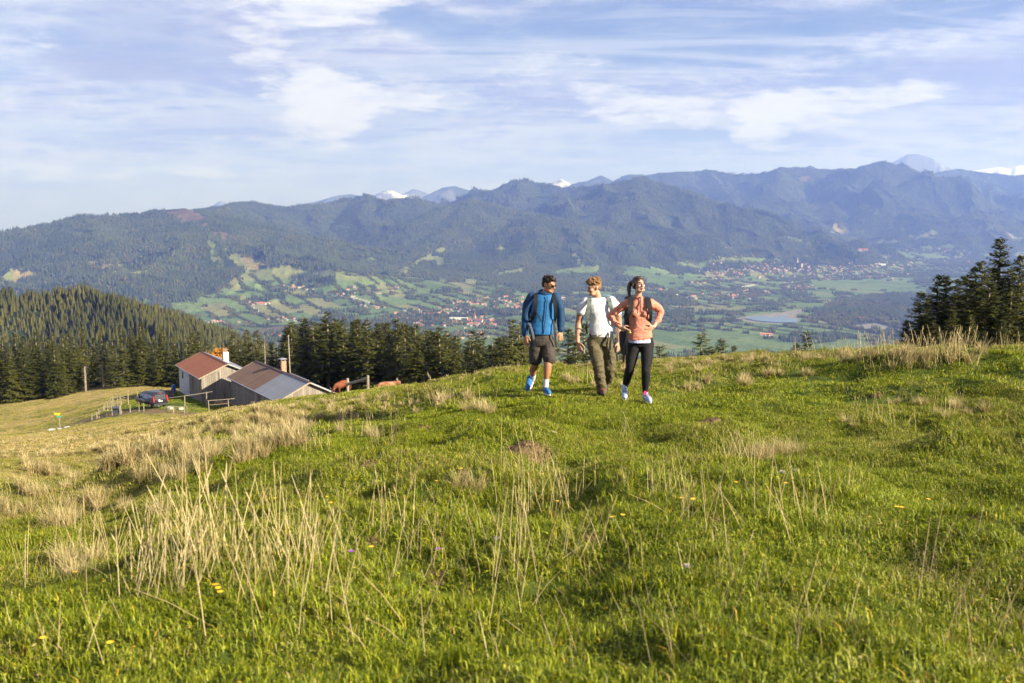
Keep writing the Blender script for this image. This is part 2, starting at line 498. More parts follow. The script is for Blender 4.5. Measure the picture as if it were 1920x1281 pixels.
# where the turf is dry straw (1) and where it is short and green (0)
def dryness(x, y):
    x, y = np.asarray(x, float), np.asarray(y, float)
    d = np.hypot(x, y)
    u = x / np.maximum(y, 1)
    left = sstep(-u - 0.10 * np.sqrt(8 / np.maximum(d, 4)), 0.08, 0.30)
    n = fbm(x * .35, y * .35, 4, 71)
    n2 = fbm(x * .09, y * .09, 3, 75)
    yard = np.exp(-(((x + 42) / 16) ** 2 + ((y - 134) / 14) ** 2))
    base = 0.24 + 0.47 * left * sstep(d, 7, 16) + 0.9 * (n - .5) + 0.75 * (n2 - .5)
    far = sstep(d, 60, 140) * 0.12
    rim = sstep(d, 17, 24) * sstep(u, 0.02, 0.12) * 0.10
    return np.clip(base + far + rim - 1.2 * yard, 0, 1)

def turf_material():
    m = bpy.data.materials.new('turf')
    m.use_nodes = True
    t = NT(m.node_tree)
    bs = m.node_tree.nodes['Principled BSDF']
    co = t.new('ShaderNodeTexCoord').outputs['Object']
    dry = t.attr('dry').outputs['Fac']
    mud = t.attr('mud').outputs['Fac']
    n1 = t.noise(co, 3.0, 6, 0.65); n2 = t.noise(co, 0.45, 5, 0.6); n3 = t.noise(co, 14.0, 4, 0.7)
    green = t.mix(t.smooth(n1, .3, .7), (0.035, 0.058, 0.008), (0.090, 0.120, 0.016))
    green = t.mix(t.math('MULTIPLY', t.smooth(n2, .45, .75), 0.6), green, (0.155, 0.165, 0.034))
    straw = t.mix(t.smooth(n3, .3, .7), (0.200, 0.155, 0.055), (0.330, 0.260, 0.110))
    f = t.math('ADD', dry, t.math('MULTIPLY', t.math('SUBTRACT', n1, .5), 0.5))
    c = t.mix(t.smooth(f, .35, .95), green, straw)
    c = t.mix(t.smooth(t.math('ADD', mud, t.math('MULTIPLY', t.math('SUBTRACT', n1, .5), 0.7)), .4, .7), c, t.mix(n3, (.10, .065, .035), (.21, .15, .09)))
    t.put(bs.inputs['Base Color'], c)
    bs.inputs['Roughness'].default_value = 0.9
    bs.inputs['Specular IOR Level'].default_value = 0.1
    b = t.new('ShaderNodeBump'); b.inputs['Strength'].default_value = 0.8; b.inputs['Distance'].default_value = 0.05
    t.put(b.inputs['Height'], t.noise(co, 26.0, 6, 0.75)); t.put(bs.inputs['Normal'], b.outputs[0])
    return m
M_TURF = turf_material()

def mud_mask(x, y):
    """bare trodden earth: the track by the van and fence"""
    out = np.zeros_like(np.asarray(x, float))
    for px, py, d, rx, ry in ((170, 795, 128, 9, 2.5), (215, 789, 124, 7, 3.0), (270, 780, 121, 6, 3), (330, 776, 117, 6, 3.5), (400, 772, 112, 4, 2.5), (120, 806, 124, 5, 2)):
        p = at(px, py, d)
        out = np.maximum(out, np.exp(-(((x - p.x) / rx) ** 2 + ((y - p.y) / ry) ** 2) * 1.3))
    return out
_v, _f = hill_grid()
_me = mesh_np('hill', _v, _f, [M_TURF], smooth=True)
a_ = _me.attributes.new('dry', 'FLOAT', 'POINT'); a_.data.foreach_set('value', dryness(_v[:, 0], _v[:, 1]).astype(np.float32))
a_ = _me.attributes.new('mud', 'FLOAT', 'POINT'); a_.data.foreach_set('value', mud_mask(_v[:, 0], _v[:, 1]).astype(np.float32))
tag(link('hill', _me), 'grassy alpine hillside falling away from the camera', 'hillside', kind='structure')

def ground_at(x, y):
    """height of the hillside as meshed"""
    x, y = np.asarray(x, float), np.asarray(y, float)
    ir = np.clip(np.interp(y, HR, np.arange(len(HR))), 0, len(HR) - 1.001)
    ia = np.clip(np.interp(x / (np.maximum(y, 6.0) + 1.5), HA, np.arange(len(HA))), 0, len(HA) - 1.001)
    r0, a0 = ir.astype(int), ia.astype(int); fr, fa = ir - r0, ia - a0
    return (HZ[r0, a0] * (1 - fa) + HZ[r0, a0 + 1] * fa) * (1 - fr) + (HZ[r0 + 1, a0] * (1 - fa) + HZ[r0 + 1, a0 + 1] * fa) * fr

def gz(x, y):
    return float(ground_at(np.array([x]), np.array([y]))[0])

def on_ground(px, py, d0=2.6, d1=260.0):
    """march the ray of a pixel until it meets the hillside"""
    ds = np.exp(np.linspace(math.log(d0), math.log(d1), 900))
    u, v = (px - 960) / F, (640.5 - py) / F
    s = ds / (CT + v * ST)
    xs, zs = u * s, (-ST + v * CT) * s
    g = ground_at(xs, ds)
    hit = np.nonzero(zs <= g)[0]
    i = hit[0] if len(hit) else len(ds) - 1
    return Vector((xs[i], ds[i], g[i]))

# ================================================================== scatter helper (stuff only)
def scatter(name, pts, mats4, idx, sources, label, cat, tint=None):
    """one object: instances of SOURCES at PTS with 3x3 matrices (shear allowed), coloured by a per-instance tint"""
    n = len(pts)
    me = bpy.data.meshes.new(name)
    me.vertices.add(n); me.vertices.foreach_set('co', np.asarray(pts, np.float32).ravel())
    m4 = np.zeros((n, 4, 4), np.float32)
    m4[:, :3, :3] = mats4; m4[:, :3, 3] = pts; m4[:, 3, 3] = 1
    a = me.attributes.new('xf', 'FLOAT4X4', 'POINT'); a.data.foreach_set('value', np.transpose(m4, (0, 2, 1)).ravel())
    a = me.attributes.new('pick', 'INT', 'POINT'); a.data.foreach_set('value', np.asarray(idx, np.int32))
    a = me.attributes.new('tint', 'FLOAT', 'POINT'); a.data.foreach_set('value', np.asarray(tint if tint is not None else np.random.RandomState(1).rand(n), np.float32))
    o = link(name, me)
    coll = bpy.data.collections.new(name + '_source')
    for i, s in enumerate(sources):
        so = bpy.data.objects.new('%s_source_%03d' % (name, i), s)
        coll.objects.link(so)
    g = bpy.data.node_groups.new(name, 'GeometryNodeTree')
    g.interface.new_socket('Geometry', in_out='INPUT', socket_type='NodeSocketGeometry')
    g.interface.new_socket('Geometry', in_out='OUTPUT', socket_type='NodeSocketGeometry')
    N = g.nodes
    gi, go = N.new('NodeGroupInput'), N.new('NodeGroupOutput')
    ci = N.new('GeometryNodeCollectionInfo'); ci.inputs['Collection'].default_value = coll
    ci.inputs['Separate Children'].default_value = True; ci.inputs['Reset Children'].default_value = True
    ip = N.new('GeometryNodeInstanceOnPoints'); ip.inputs['Pick Instance'].default_value = True
    na = N.new('GeometryNodeInputNamedAttribute'); na.data_type = 'INT'; na.inputs['Name'].default_value = 'pick'
    nx = N.new('GeometryNodeInputNamedAttribute'); nx.data_type = 'FLOAT4X4'; nx.inputs['Name'].default_value = 'xf'
    st = N.new('GeometryNodeSetInstanceTransform')
    L = g.links.new
    L(gi.outputs[0], ip.inputs['Points']); L(ci.outputs[0], ip.inputs['Instance']); L(na.outputs['Attribute'], ip.inputs['Instance Index'])
    L(ip.outputs[0], st.inputs['Instances']); L(nx.outputs['Attribute'], st.inputs['Transform']); L(st.outputs[0], go.inputs[0])
    md = o.modifiers.new('scatter', 'NODES'); md.node_group = g
    tag(o, label, cat, kind='stuff')
    return o

def rot_scale(yaw, s, sz=None, sx=None, sy=None):
    """(n,3,3): rotation about Z, scale, then shear z += sx*x + sy*y so that it lies on a slope"""
    n = len(yaw)
    c, s_ = np.cos(yaw), np.sin(yaw)
    m = np.zeros((n, 3, 3))
    m[:, 0, 0] = c * s; m[:, 0, 1] = -s_ * s; m[:, 1, 0] = s_ * s; m[:, 1, 1] = c * s
    m[:, 2, 2] = s if sz is None else sz
    if sx is not None:
        m[:, 2, 0] = sx * m[:, 0, 0] + sy * m[:, 1, 0]
        m[:, 2, 1] = sx * m[:, 0, 1] + sy * m[:, 1, 1]
    return m
# ================================================================== valley and mountains (structure)
def floor_z(x, y):
    d = np.hypot(x, y)
    z = -460 + np.maximum(0, d - 6500) * 0.018 * sstep(x / np.maximum(y, 1), -0.05, 0.25)
    z = z + 10 * (fbm(x / 900, y / 900, 3, 3) - .5)
    return z

_ridges = []   # (A, B, half width factor, carve)
def ridge(pts, slope=0.42, carve=0.5, power=1.15):
    w = [at(px, py, d) for px, py, d in pts]
    for a, b in zip(w[:-1], w[1:]):
        _ridges.append((a, b, slope, carve, power))
# left mountain
ridge([(-330, 490, 5600), (-120, 466, 6100), (0, 446, 6500), (60, 427, 6700), (110, 418, 6800), (155, 406, 6900), (215, 405, 7000), (270, 403, 7100), (300, 394, 7200), (345, 391, 7200), (385, 402, 7100)], .30, .6)
ridge([(345, 391, 7200), (400, 420, 6800), (455, 455, 6400), (520, 497, 6000), (600, 545, 5600)], .20, .5)
ridge([(155, 406, 6900), (190, 450, 6200), (210, 510, 5600), (250, 560, 5200)], .27, .6)
ridge([(60, 427, 6700), (60, 480, 6000), (90, 540, 5450)], .27, .6)
ridge([(270, 403, 7100), (310, 450, 6300), (350, 500, 5750)], .27, .6)
# second row
ridge([(385, 402, 7600), (440, 384, 8800), (475, 380, 9200), (530, 390, 9400), (600, 384, 9600), (650, 374, 9800), (690, 368, 9800), (730, 380, 9600), (775, 371, 9700), (830, 388, 9900), (880, 396, 10300), (940, 392, 10700)], .34, .6)
ridge([(475, 380, 9200), (520, 420, 8400), (590, 462, 7600), (680, 500, 6800)], .24, .6)
ridge([(690, 368, 9800), (680, 410, 8900), (720, 450, 8000)], .30, .6)
ridge([(600, 384, 9600), (590, 420, 8900), (620, 450, 8200)], .30, .6)
# middle front hill
ridge([(770, 420, 8300), (830, 390, 8900), (880, 377, 9100), (925, 388, 9000), (985, 405, 8800)], .36, .6)
ridge([(880, 377, 9100), (860, 420, 8300), (800, 460, 7500), (760, 492, 6900)], .28, .6)
ridge([(900, 400, 8700), (930, 440, 8000), (940, 480, 7200)], .28, .6)
# big centre mountain
ridge([(900, 375, 11600), (930, 356, 11600), (965, 338, 11500), (985, 336, 11500), (1010, 343, 11500), (1060, 354, 11300), (1110, 352, 11000), (1160, 345, 10500), (1205, 334, 10000)], .42, .6)
ridge([(985, 336, 11500), (960, 380, 10600), (985, 410, 9800)], .36, .6)
ridge([(1060, 354, 11300), (1060, 390, 10400), (1080, 420, 9600)], .36, .6)
ridge([(985, 425, 8200), (1020, 407, 8300), (1060, 415, 8200), (1110, 440, 7900), (1180, 480, 7400)], .30, .6)
ridge([(1020, 407, 8300), (1000, 450, 7500), (960, 490, 6900)], .26, .6)
ridge([(1205, 334, 10000), (1260, 352, 9900), (1320, 383, 9600), (1390, 415, 9300), (1450, 445, 9000), (1510, 474, 8700)], .32, .6)
ridge([(1205, 334, 10000), (1170, 380, 9200), (1150, 420, 8500), (1190, 455, 8000), (1230, 480, 7600)], .30, .6)
ridge([(1290, 368, 9750), (1280, 420, 8900), (1320, 470, 8100)], .30, .6)
ridge([(1390, 415, 9300), (1380, 450, 8700), (1400, 480, 8300)], .28, .6)
# right range behind
ridge([(1180, 340, 14500), (1240, 325, 14800), (1300, 323, 14800), (1325, 319, 14800), (1370, 327, 14500), (1420, 327, 14300), (1465, 316, 14200), (1510, 316, 14300), (1560, 320, 14300), (1600, 318, 13900), (1640, 307, 13600), (1660, 305, 13600), (1695, 312, 13600), (1740, 338, 13500), (1780, 372, 13200), (1830, 405, 12800)], .38, .7)
ridge([(1465, 316, 14200), (1450, 360, 13000), (1500, 400, 12000), (1540, 425, 11300)], .32, .7)
ridge([(1325, 319, 14800), (1370, 370, 13300), (1400, 400, 12300)], .32, .7)
ridge([(1560, 320, 14300), (1600, 345, 13300), (1560, 385, 12400), (1600, 430, 11400)], .32, .7)
ridge([(1660, 305, 13600), (1660, 350, 12700), (1700, 395, 11900), (1720, 430, 11300)], .32, .7)
ridge([(1700, 345, 15600), (1760, 325, 16500), (1800, 318, 17000), (1850, 326, 17000), (1900, 330, 16500), (1990, 325, 16500)], .34, .7)
ridge([(1800, 318, 17000), (1820, 365, 15200), (1880, 390, 14000)], .30, .7)
ridge([(1900, 330, 16500), (1960, 370, 15000)], .30, .7)
# wooded knolls on the valley floor
ridge([(1470, 468, 10300), (1560, 458, 10300), (1620, 472, 10100)], .28, .2)
ridge([(1545, 580, 6200), (1600, 556, 6300), (1690, 553, 6400), (1790, 568, 6300)], .26, .3)
ridge([(500, 470, 7000), (640, 475, 7200), (760, 470, 7600)], .11, .3)
ridge([(760, 480, 7300), (860, 478, 7300), (960, 484, 7300), (1100, 490, 7400)], .12, .3)
ridge([(640, 520, 6200), (800, 512, 6500), (950, 515, 6600)], .07, .2)
# distant bare peaks
_far0 = len(_ridges)
ridge([(330, 395, 30000), (395, 388, 30000), (413, 376, 30000), (432, 384, 30000), (450, 382, 30000), (500, 392, 30000)], .55, .5)
ridge([(545, 388, 21000), (600, 376, 21000), (635, 366, 21000), (660, 364, 21000), (690, 374, 21000)], .45, .5)
ridge([(690, 372, 24000), (715, 358, 24000), (735, 357, 24000), (755, 366, 24000), (775, 354, 24500), (795, 360, 24500), (815, 368, 24500)], .5, .6)
ridge([(790, 372, 19000), (830, 352, 19000), (852, 349, 19000), (880, 357, 19000), (915, 359, 19000), (945, 372, 19000)], .42, .5)
ridge([(1030, 345, 22000), (1050, 335, 22000), (1065, 343, 22000)], .5, .5)
ridge([(1060, 352, 17500), (1100, 338, 17500), (1127, 327, 17500), (1150, 340, 17500), (1180, 328, 17000), (1230, 330, 17000)], .42, .5)
ridge([(1470, 318, 17500), (1490, 309, 17500), (1500, 315, 17500), (1520, 307, 17500), (1540, 318, 17500)], .6, .5)
ridge([(1590, 322, 19000), (1620, 316, 19000), (1650, 320, 19000)], .4, .3)
ridge([(1650, 320, 26000), (1680, 301, 26000), (1703, 289, 26000), (1722, 289, 26000), (1748, 297, 26000), (1765, 310, 26000), (1800, 322, 26000)], .75, .5)
ridge([(1810, 322, 34000), (1850, 316, 34000), (1872, 313, 34000), (1890, 316, 34000), (1910, 310, 34000), (1960, 309, 34000)], .5, .5)
# wooded hill on the left, near
ridge([(-330, 568, 900), (-120, 556, 1000), (0, 556, 1060), (60, 564, 1080), (110, 556, 1100), (160, 553, 1100), (205, 568, 1060), (260, 602, 1000), (320, 638, 930), (390, 675, 860), (450, 710, 800)], .40, .25, 1.1)

def valley_z(X, Y):
    d = np.hypot(X, Y)
    base = floor_z(X, Y)
    # the slope of our own mountain: falls from the tree belt to the valley floor
    own = -70 - (d - 330) * 0.30
    Z = np.maximum(base, own)
    Z = np.where(d < 340, np.minimum(Z, -20 - d * 0.21), Z)
    wx = X + 180 * (fbm(X / 900, Y / 900, 3, 61) - .5); wy = Y + 180 * (fbm(X / 900, Y / 900, 3, 67) - .5)
    rg = ridged(wx / 800, wy / 800, 4, 81)
    rg2 = ridged(wx / 340, wy / 340, 3, 91)
    out = Z.copy()
    sh_ = out.shape
    Xf, Yf, of, bf, r1, r2 = X.ravel(), Y.ravel(), out.ravel(), base.ravel(), rg.ravel(), rg2.ravel()
    for a, b, slope, carve, power in _ridges:
        reach = (max(a.z, b.z) + 480) / slope
        ix = np.nonzero((Xf > min(a.x, b.x) - reach) & (Xf < max(a.x, b.x) + reach) & (Yf > min(a.y, b.y) - reach) & (Yf < max(a.y, b.y) + reach))[0]
        if not len(ix): continue
        x, y, o, bs = Xf[ix], Yf[ix], of[ix], bf[ix]
        dx, dy = b.x - a.x, b.y - a.y
        t = np.clip(((x - a.x) * dx + (y - a.y) * dy) / (dx * dx + dy * dy), 0, 1)
        ds = np.hypot(x - a.x - t * dx, y - a.y - t * dy)
        h = np.maximum(a.z + (b.z - a.z) * t - bs, 1.0)
        s = ds * slope / h
        k = s < 1
        ix, o, bs, h, s = ix[k], o[k], bs[k], h[k], s[k]
        c = carve * (4 * s * (1 - s)) * ((r1[ix] - .45) * 0.72 + (r2[ix] - .4) * 0.14)
        cand = bs + h * np.clip((1 - s) ** power + c * 0.9, 0, None)
        kk = 16.0 if a.y > 2000 else 5.0
        hh = np.clip(0.5 + 0.5 * (cand - o) / kk, 0, 1)
        sm = o + (cand - o) * hh + kk * hh * (1 - hh) * 0.5
        of[ix] = np.where(cand > o - kk, np.maximum(sm, o), o)
    out = of.reshape(sh_)
    return out

_NA, _NR = 900, 540
_ang = np.linspace(-0.70, 0.66, _NA)
_rr = np.concatenate([np.exp(np.linspace(math.log(225), math.log(2600), 90)), np.exp(np.linspace(math.log(2630), math.log(18500), _NR - 140)), np.exp(np.linspace(math.log(18700), math.log(36500), 50))])
_rr = np.unique(np.concatenate([_rr] + [[d - 120, d, d + 120] for d in (19000., 21000., 22000., 24000., 24500., 26000., 30000., 34000.)]))
_Y = np.repeat(_rr[:, None], _NA, 1); _X = _ang[None] * _Y
_Z = valley_z(_X, _Y)
PX, PY = to_px(_X, _Y, _Z)

# ---- land cover, from where the photograph shows meadow, wood, gravel and bare rock
def poly_mask(px, py, poly, soft=None):
    inside = np.zeros(px.shape, bool)
    n = len(poly)
    for i in range(n):
        x1, y1 = poly[i]; x2, y2 = poly[(i + 1) % n]
        if y1 == y2: continue
        c = ((y1 > py) != (y2 > py)) & (px < (x2 - x1) * (py - y1) / (y2 - y1) + x1)
        inside ^= c
    return inside
_meadows = [  # clearings on wooded slopes, valley meadows
    [(125, 438), (160, 436), (155, 443), (130, 445)],
    [(0, 505), (20, 500), (40, 512), (70, 500), (70, 520), (30, 535), (0, 530)], [(85, 515), (100, 515), (102, 530), (82, 530)],
    [(160, 485), (185, 492), (235, 495), (215, 512), (190, 505), (170, 500)], [(245, 508), (290, 502), (270, 515), (250, 525)],
    [(383, 448), (400, 452), (412, 475), (425, 500), (410, 515), (400, 490)], [(410, 455), (440, 470), (470, 480), (480, 500), (455, 502), (430, 485), (425, 470)],
    [(500, 498), (520, 505), (530, 520), (510, 515)], [(380, 508), (395, 508), (400, 522), (385, 525)], [(530, 500), (570, 510), (565, 518), (540, 512)],
    [(675, 488), (715, 480), (715, 490), (680, 495)], [(745, 512), (800, 478), (830, 462), (845, 470), (815, 480), (850, 492), (830, 500), (795, 490), (765, 515)],
    [(930, 512), (990, 500), (985, 510), (940, 518)], [(1035, 508), (1065, 502), (1065, 515), (1040, 518)], [(1060, 500), (1120, 498), (1125, 512), (1080, 512)], [(1160, 500), (1240, 498), (1260, 510), (1215, 525), (1170, 520)],
    [(920, 465), (955, 462), (945, 472)], [(1070, 480), (1080, 475), (1095, 498), (1078, 495)], [(1282, 455), (1300, 452), (1320, 465), (1300, 470)], [(1350, 462), (1375, 465), (1365, 472)],
    [(1470, 440), (1520, 455), (1515, 462), (1480, 455)], [(1560, 425), (1600, 420), (1590, 440), (1555, 440)], [(1600, 435), (1660, 425), (1650, 432), (1610, 440)], [(1645, 452), (1695, 450), (1690, 460), (1650, 458)], [(1700, 440), (1760, 430), (1750, 445), (1710, 447)],
    [(1830, 422), (1880, 424), (1870, 432), (1835, 430)], [(1720, 462), (1790, 458), (1790, 466), (1725, 468)], [(1890, 440), (1925, 440), (1925, 452), (1895, 452)],
    [(1330, 480), (1470, 486), (1470, 494), (1330, 490)], [(1265, 490), (1345, 492), (1330, 503), (1275, 503)], [(1200, 512), (1330, 515), (1320, 530), (1215, 530)],
    [(1520, 525), (1700, 520), (1730, 545), (1600, 548), (1530, 540)], [(1510, 545), (1570, 552), (1555, 562), (1515, 556)], [(1290, 572), (1400, 575), (1390, 585), (1290, 583)],
    [(1180, 620), (1430, 622), (1500, 640), (1480, 668), (1180, 668)], [(1300, 590), (1370, 592), (1360, 600), (1300, 600)], [(1500, 648), (1620, 640), (1700, 660), (1500, 668)], [(1390, 586), (1470, 584), (1470, 592), (1400, 594)],
    [(830, 612), (880, 610), (930, 640), (990, 650), (990, 700), (850, 700), (840, 640)], [(570, 655), (660, 640), (700, 660), (640, 690), (580, 680)], [(850, 598), (925, 588), (930, 596), (860, 606)],
    [(735, 535), (770, 540), (760, 550), (730, 545)], [(770, 540), (830, 542), (825, 550), (775, 550)],
]
_bare = [([(300, 396), (352, 391), (380, 402), (352, 425), (330, 415)], 1), ([(360, 395), (400, 412), (372, 428)], 1), ([(390, 430), (440, 440), (430, 450), (400, 445)], 1),
         ([(1495, 325), (1525, 328), (1530, 342), (1500, 340)], 2), ([(905, 400), (925, 405), (915, 412)], 1), ([(1660, 304), (1700, 312), (1700, 320), (1670, 310)], 2)]

_slope = np.hypot(np.gradient(_Z, axis=1) / np.maximum(np.gradient(_X, axis=1), 1e-6), 0)
_dist = np.hypot(_X, _Y)
_above = _Z - floor_z(_X, _Y)

def hedge_fields(X, Y):
    """strip fields: returns (field shade 0..1, distance to nearest hedge line in m, hedge weight)"""
    wx = X + 120 * (fbm(X / 700, Y / 700, 2, 101) - .5); wy = Y + 120 * (fbm(X / 700, Y / 700, 2, 103) - .5)
    a = R(-58)
    u = wx * math.cos(a) + wy * math.sin(a)       # along the strips
    v = -wx * math.sin(a) + wy * math.cos(a)      # across
    wv = 115.0
    iv = np.floor(v / wv); fv = v / wv - iv
    off = _hash(iv, iv * 0, 5) * 500
    wu = 330.0
    iu = np.floor((u + off) / wu); fu = (u + off) / wu - iu
    sh = _hash(iu, iv, 9)
    dv = np.minimum(fv, 1 - fv) * wv; du = np.minimum(fu, 1 - fu) * wu
    hv = _hash(np.round(v / wv), np.floor(u / 260), 13) < 0.78
    hu = _hash(np.round((u + off) / wu), iv, 17) < 0.40
    dist = np.minimum(np.where(hv, dv, 999), np.where(hu, du, 999))
    return sh, dist

def land(X, Y, Z):
    """0 wood, 1 meadow, 2 bare, 3 rock/snow, with px of each place"""
    px, py = to_px(X, Y, Z)
    ab = Z - floor_z(X, Y)
    dist = np.hypot(X, Y)
    wig = (fbm(X / 160, Y / 160, 3, 121) - .5)
    pxw = px + wig * 18; pyw = py + (fbm(X / 160, Y / 160, 3, 127) - .5) * 8
    lc = np.zeros(X.shape, int)
    flat = ab + 50 * wig < 60
    n = fbm(X / 420, Y / 420, 4, 131)
    openland = flat & (n < 0.72)
    # strip-field slopes below the left mountain, north-west of the river
    strips = poly_mask(pxw, pyw, [(225, 585), (330, 560), (420, 545), (470, 490), (600, 505), (700, 518), (900, 520), (980, 545), (990, 600), (760, 610), (640, 615), (480, 620), (330, 625), (240, 612)])
    river_wood = poly_mask(pxw, pyw, [(380, 640), (420, 612), (600, 604), (760, 590), (960, 578), (1080, 566), (1230, 552), (1330, 535), (1460, 545), (1400, 560), (1240, 575), (1100, 590), (960, 592), (800, 612), (600, 640), (520, 660)])
    sh, hd = hedge_fields(X, Y)
    lc[openland & (hd > 16)] = 1
    lc[strips & (hd > 14) & (n < 0.86)] = 1
    lc[river_wood & (n > 0.42)] = 0
    for p in _meadows:
        lc[poly_mask(pxw, pyw, p)] = 1
    for p, k in _bare:
        lc[poly_mask(pxw, pyw, p)] = 2
    lc[(dist > 17300)] = 0
    knoll = poly_mask(px, py, [(1520, 590), (1560, 570), (1600, 555), (1690, 550), (1800, 560), (1860, 640), (1700, 640), (1560, 610)])
    lc[knoll] = 0
    lc[(dist < 2900) & (dist > 320)] = 0
    return lc, sh, hd, px, py

_lc, _sh, _hd, _px, _py = land(_X, _Y, _Z)
_town = [  # (px, py, half width, half height, count)
    (1360, 512, 60, 9, 60), (1440, 505, 70, 10, 90), (1540, 508, 90, 9, 90), (1640, 500, 90, 7, 60), (1560, 520, 110, 6, 55), (1660, 515, 70, 6, 30), (1745, 470, 60, 5, 26), (1800, 490, 50, 6, 20),
    (1370, 556, 50, 6, 46), (1490, 540, 28, 8, 40), (1420, 548, 40, 5, 20), (1290, 556, 24, 4, 14), (1310, 530, 30, 4, 12),
    (1040, 562, 30, 5, 22), (1230, 545, 30, 4, 14), (1500, 480, 30, 3, 8), (880, 568, 40, 5, 30), (940, 562, 40, 8, 40), (860, 582, 34, 5, 22), (960, 575, 40, 6, 24), (800, 588, 45, 4, 30),
    (905, 605, 40, 7, 60), (850, 608, 22, 4, 20), (790, 608, 20, 5, 18), (880, 628, 34, 7, 34), (745, 598, 22, 3, 10), (480, 570, 22, 5, 12), (400, 605, 30, 3, 14), (545, 600, 30, 3, 14), (525, 632, 20, 3, 10),
    (360, 606, 12, 3, 6), (265, 592, 8, 3, 4), (700, 575, 30, 4, 10), (640, 555, 40, 8, 10), (560, 540, 40, 6, 8), (720, 545, 60, 10, 14), (1440, 632, 14, 4, 5), (1390, 480, 40, 4, 6), (1330, 495, 40, 4, 8)]
_lake = [(1395, 598), (1425, 593), (1450, 597), (1470, 592), (1478, 598), (1498, 600), (1492, 606), (1460, 606), (1420, 603)]
_gravel = [(1378, 597), (1420, 590), (1445, 588), (1478, 584), (1500, 579), (1512, 584), (1490, 590), (1500, 603), (1460, 608), (1400, 604)]
_gravel2 = [(1600, 610), (1640, 606), (1665, 612), (1680, 618), (1650, 617), (1610, 616)]
_riverbar = [(1640, 482), (1665, 478), (1690, 474), (1672, 482), (1660, 488), (1645, 488)]
_riverbar2 = [(410, 628), (520, 612), (640, 606), (650, 610), (540, 620), (440, 636)]
_townm = np.zeros(_X.shape)
for x, y, w, h, c in _town:
    _townm = np.maximum(_townm, np.exp(-(((_px - x) / w) ** 2 + ((_py - y) / h) ** 2)))
_col = np.zeros((*_X.shape, 3), np.float32)
_n1 = fbm(_X / 55, _Y / 55, 3, 141)[..., None]; _n2 = fbm(_X / 500, _Y / 500, 3, 143)[..., None]
_wood = np.array([.018, .028, .012]) * (0.7 + .6 * _n1) + np.array([.010, .006, .0]) * _n2
_field = np.array([.075, .120, .032]) * (1 - _sh[..., None]) + np.array([.12, .165, .05]) * _sh[..., None]
_field = np.where(_hash(np.floor(_sh * 977), np.floor(_sh * 131), 3)[..., None] < 0.10, np.array([.16, .165, .06]), _field) * (0.85 + .3 * _n1)
_col[:] = _wood
_col[_lc == 1] = _field[_lc == 1]
_hi = (_above > 130) & (_lc == 1)
_col[_hi] = (_field * np.array([1.25, 1.0, 1.1]))[_hi]
_col[_lc == 2] = (np.array([.10, .072, .048]) * (0.6 + .8 * _n1))[_lc == 2]
_rock = _dist > 17300
_peak = sstep(_Z, 300, 800)[..., None]
_fc = np.where(fbm(_X / 300, _Y / 300, 4, 151)[..., None] > .52, np.array([.10, .10, .07]), np.array([.035, .045, .022]))
_col[_rock] = _fc[_rock]
_bareP = (_dist > 21500) & (_Z > 150)
_snow = sstep(fbm(_X / 240, _Y / 240, 4, 161) + 0.0003 * (_Z - 900), .44, .60)[..., None]
_snow = np.where((_dist > 33000)[..., None], 1.0 - .25 * (1 - _snow), _snow)
_snow = np.where(((_dist > 29000) & (_dist < 32500))[..., None], _snow * .25, _snow)
_snow = np.where(((_dist > 25000) & (_dist < 29000))[..., None], sstep(fbm(_X / 420, _Y / 420, 4, 163), .54, .64)[..., None] * .22, _snow)
_col[_bareP] = (np.array([.095, .095, .095]) * (1 - _snow) + np.array([.55, .57, .60]) * _snow)[_bareP]
for pl, c in ((_gravel, (.20, .185, .16)), (_gravel2, (.18, .17, .15)), (_riverbar, (.20, .20, .19)), (_riverbar2, (.10, .085, .06))):
    _col[poly_mask(_px, _py, pl)] = c
# tracks across the fields
def track(pts, w, c):
    for (x1, y1), (x2, y2) in zip(pts[:-1], pts[1:]):
        t = np.clip(((_px - x1) * (x2 - x1) + (_py - y1) * (y2 - y1)) / ((x2 - x1) ** 2 + (y2 - y1) ** 2), 0, 1)
        _col[(np.hypot(_px - x1 - t * (x2 - x1), _py - y1 - t * (y2 - y1)) < w)] = c
track([(470, 574), (486, 585), (494, 592)], 1.2, (.42, .40, .36))
track([(660, 556), (690, 566), (710, 577)], 1.2, (.42, .40, .36))
track([(1392, 538), (1425, 532)], 1.5, (.40, .38, .32))

def valley_material():
    m = bpy.data.materials.new('valley_land')
    m.use_nodes = True
    t = NT(m.node_tree)
    bs = m.node_tree.nodes['Principled BSDF']
    bs.inputs['Roughness'].default_value = 0.95; bs.inputs['Specular IOR Level'].default_value = 0.05
    c = t.attr('cover').outputs['Color']
    co = t.new('ShaderNodeTexCoord').outputs['Object']
    n = t.noise(co, 0.03, 5, 0.65)
    t.put(bs.inputs['Base Color'], t.mix(1.0, c, t.ramp(n, [(0.25, .72), (0.75, 1.28)]), 'MULTIPLY'))
    b = t.new('ShaderNodeBump'); b.inputs['Strength'].default_value = 0.7; b.inputs['Distance'].default_value = 14.0
    t.put(b.inputs['Height'], t.noise(co, 0.035, 4, 0.7)); t.put(bs.inputs['Normal'], b.outputs[0])
    return m
_i = np.arange(_X.size).reshape(_X.shape)
_f = np.stack([_i[:-1, :-1], _i[:-1, 1:], _i[1:, 1:], _i[1:, :-1]], -1).reshape(-1, 4)
_me = mesh_np('terrain', np.stack([_X, _Y, _Z], -1).reshape(-1, 3), _f, [valley_material()], smooth=True)
a_ = _me.attributes.new('cover', 'FLOAT_COLOR', 'POINT')
a_.data.foreach_set('color', np.concatenate([_col.reshape(-1, 3), np.ones((_col.size // 3, 1), np.float32)], 1).ravel())
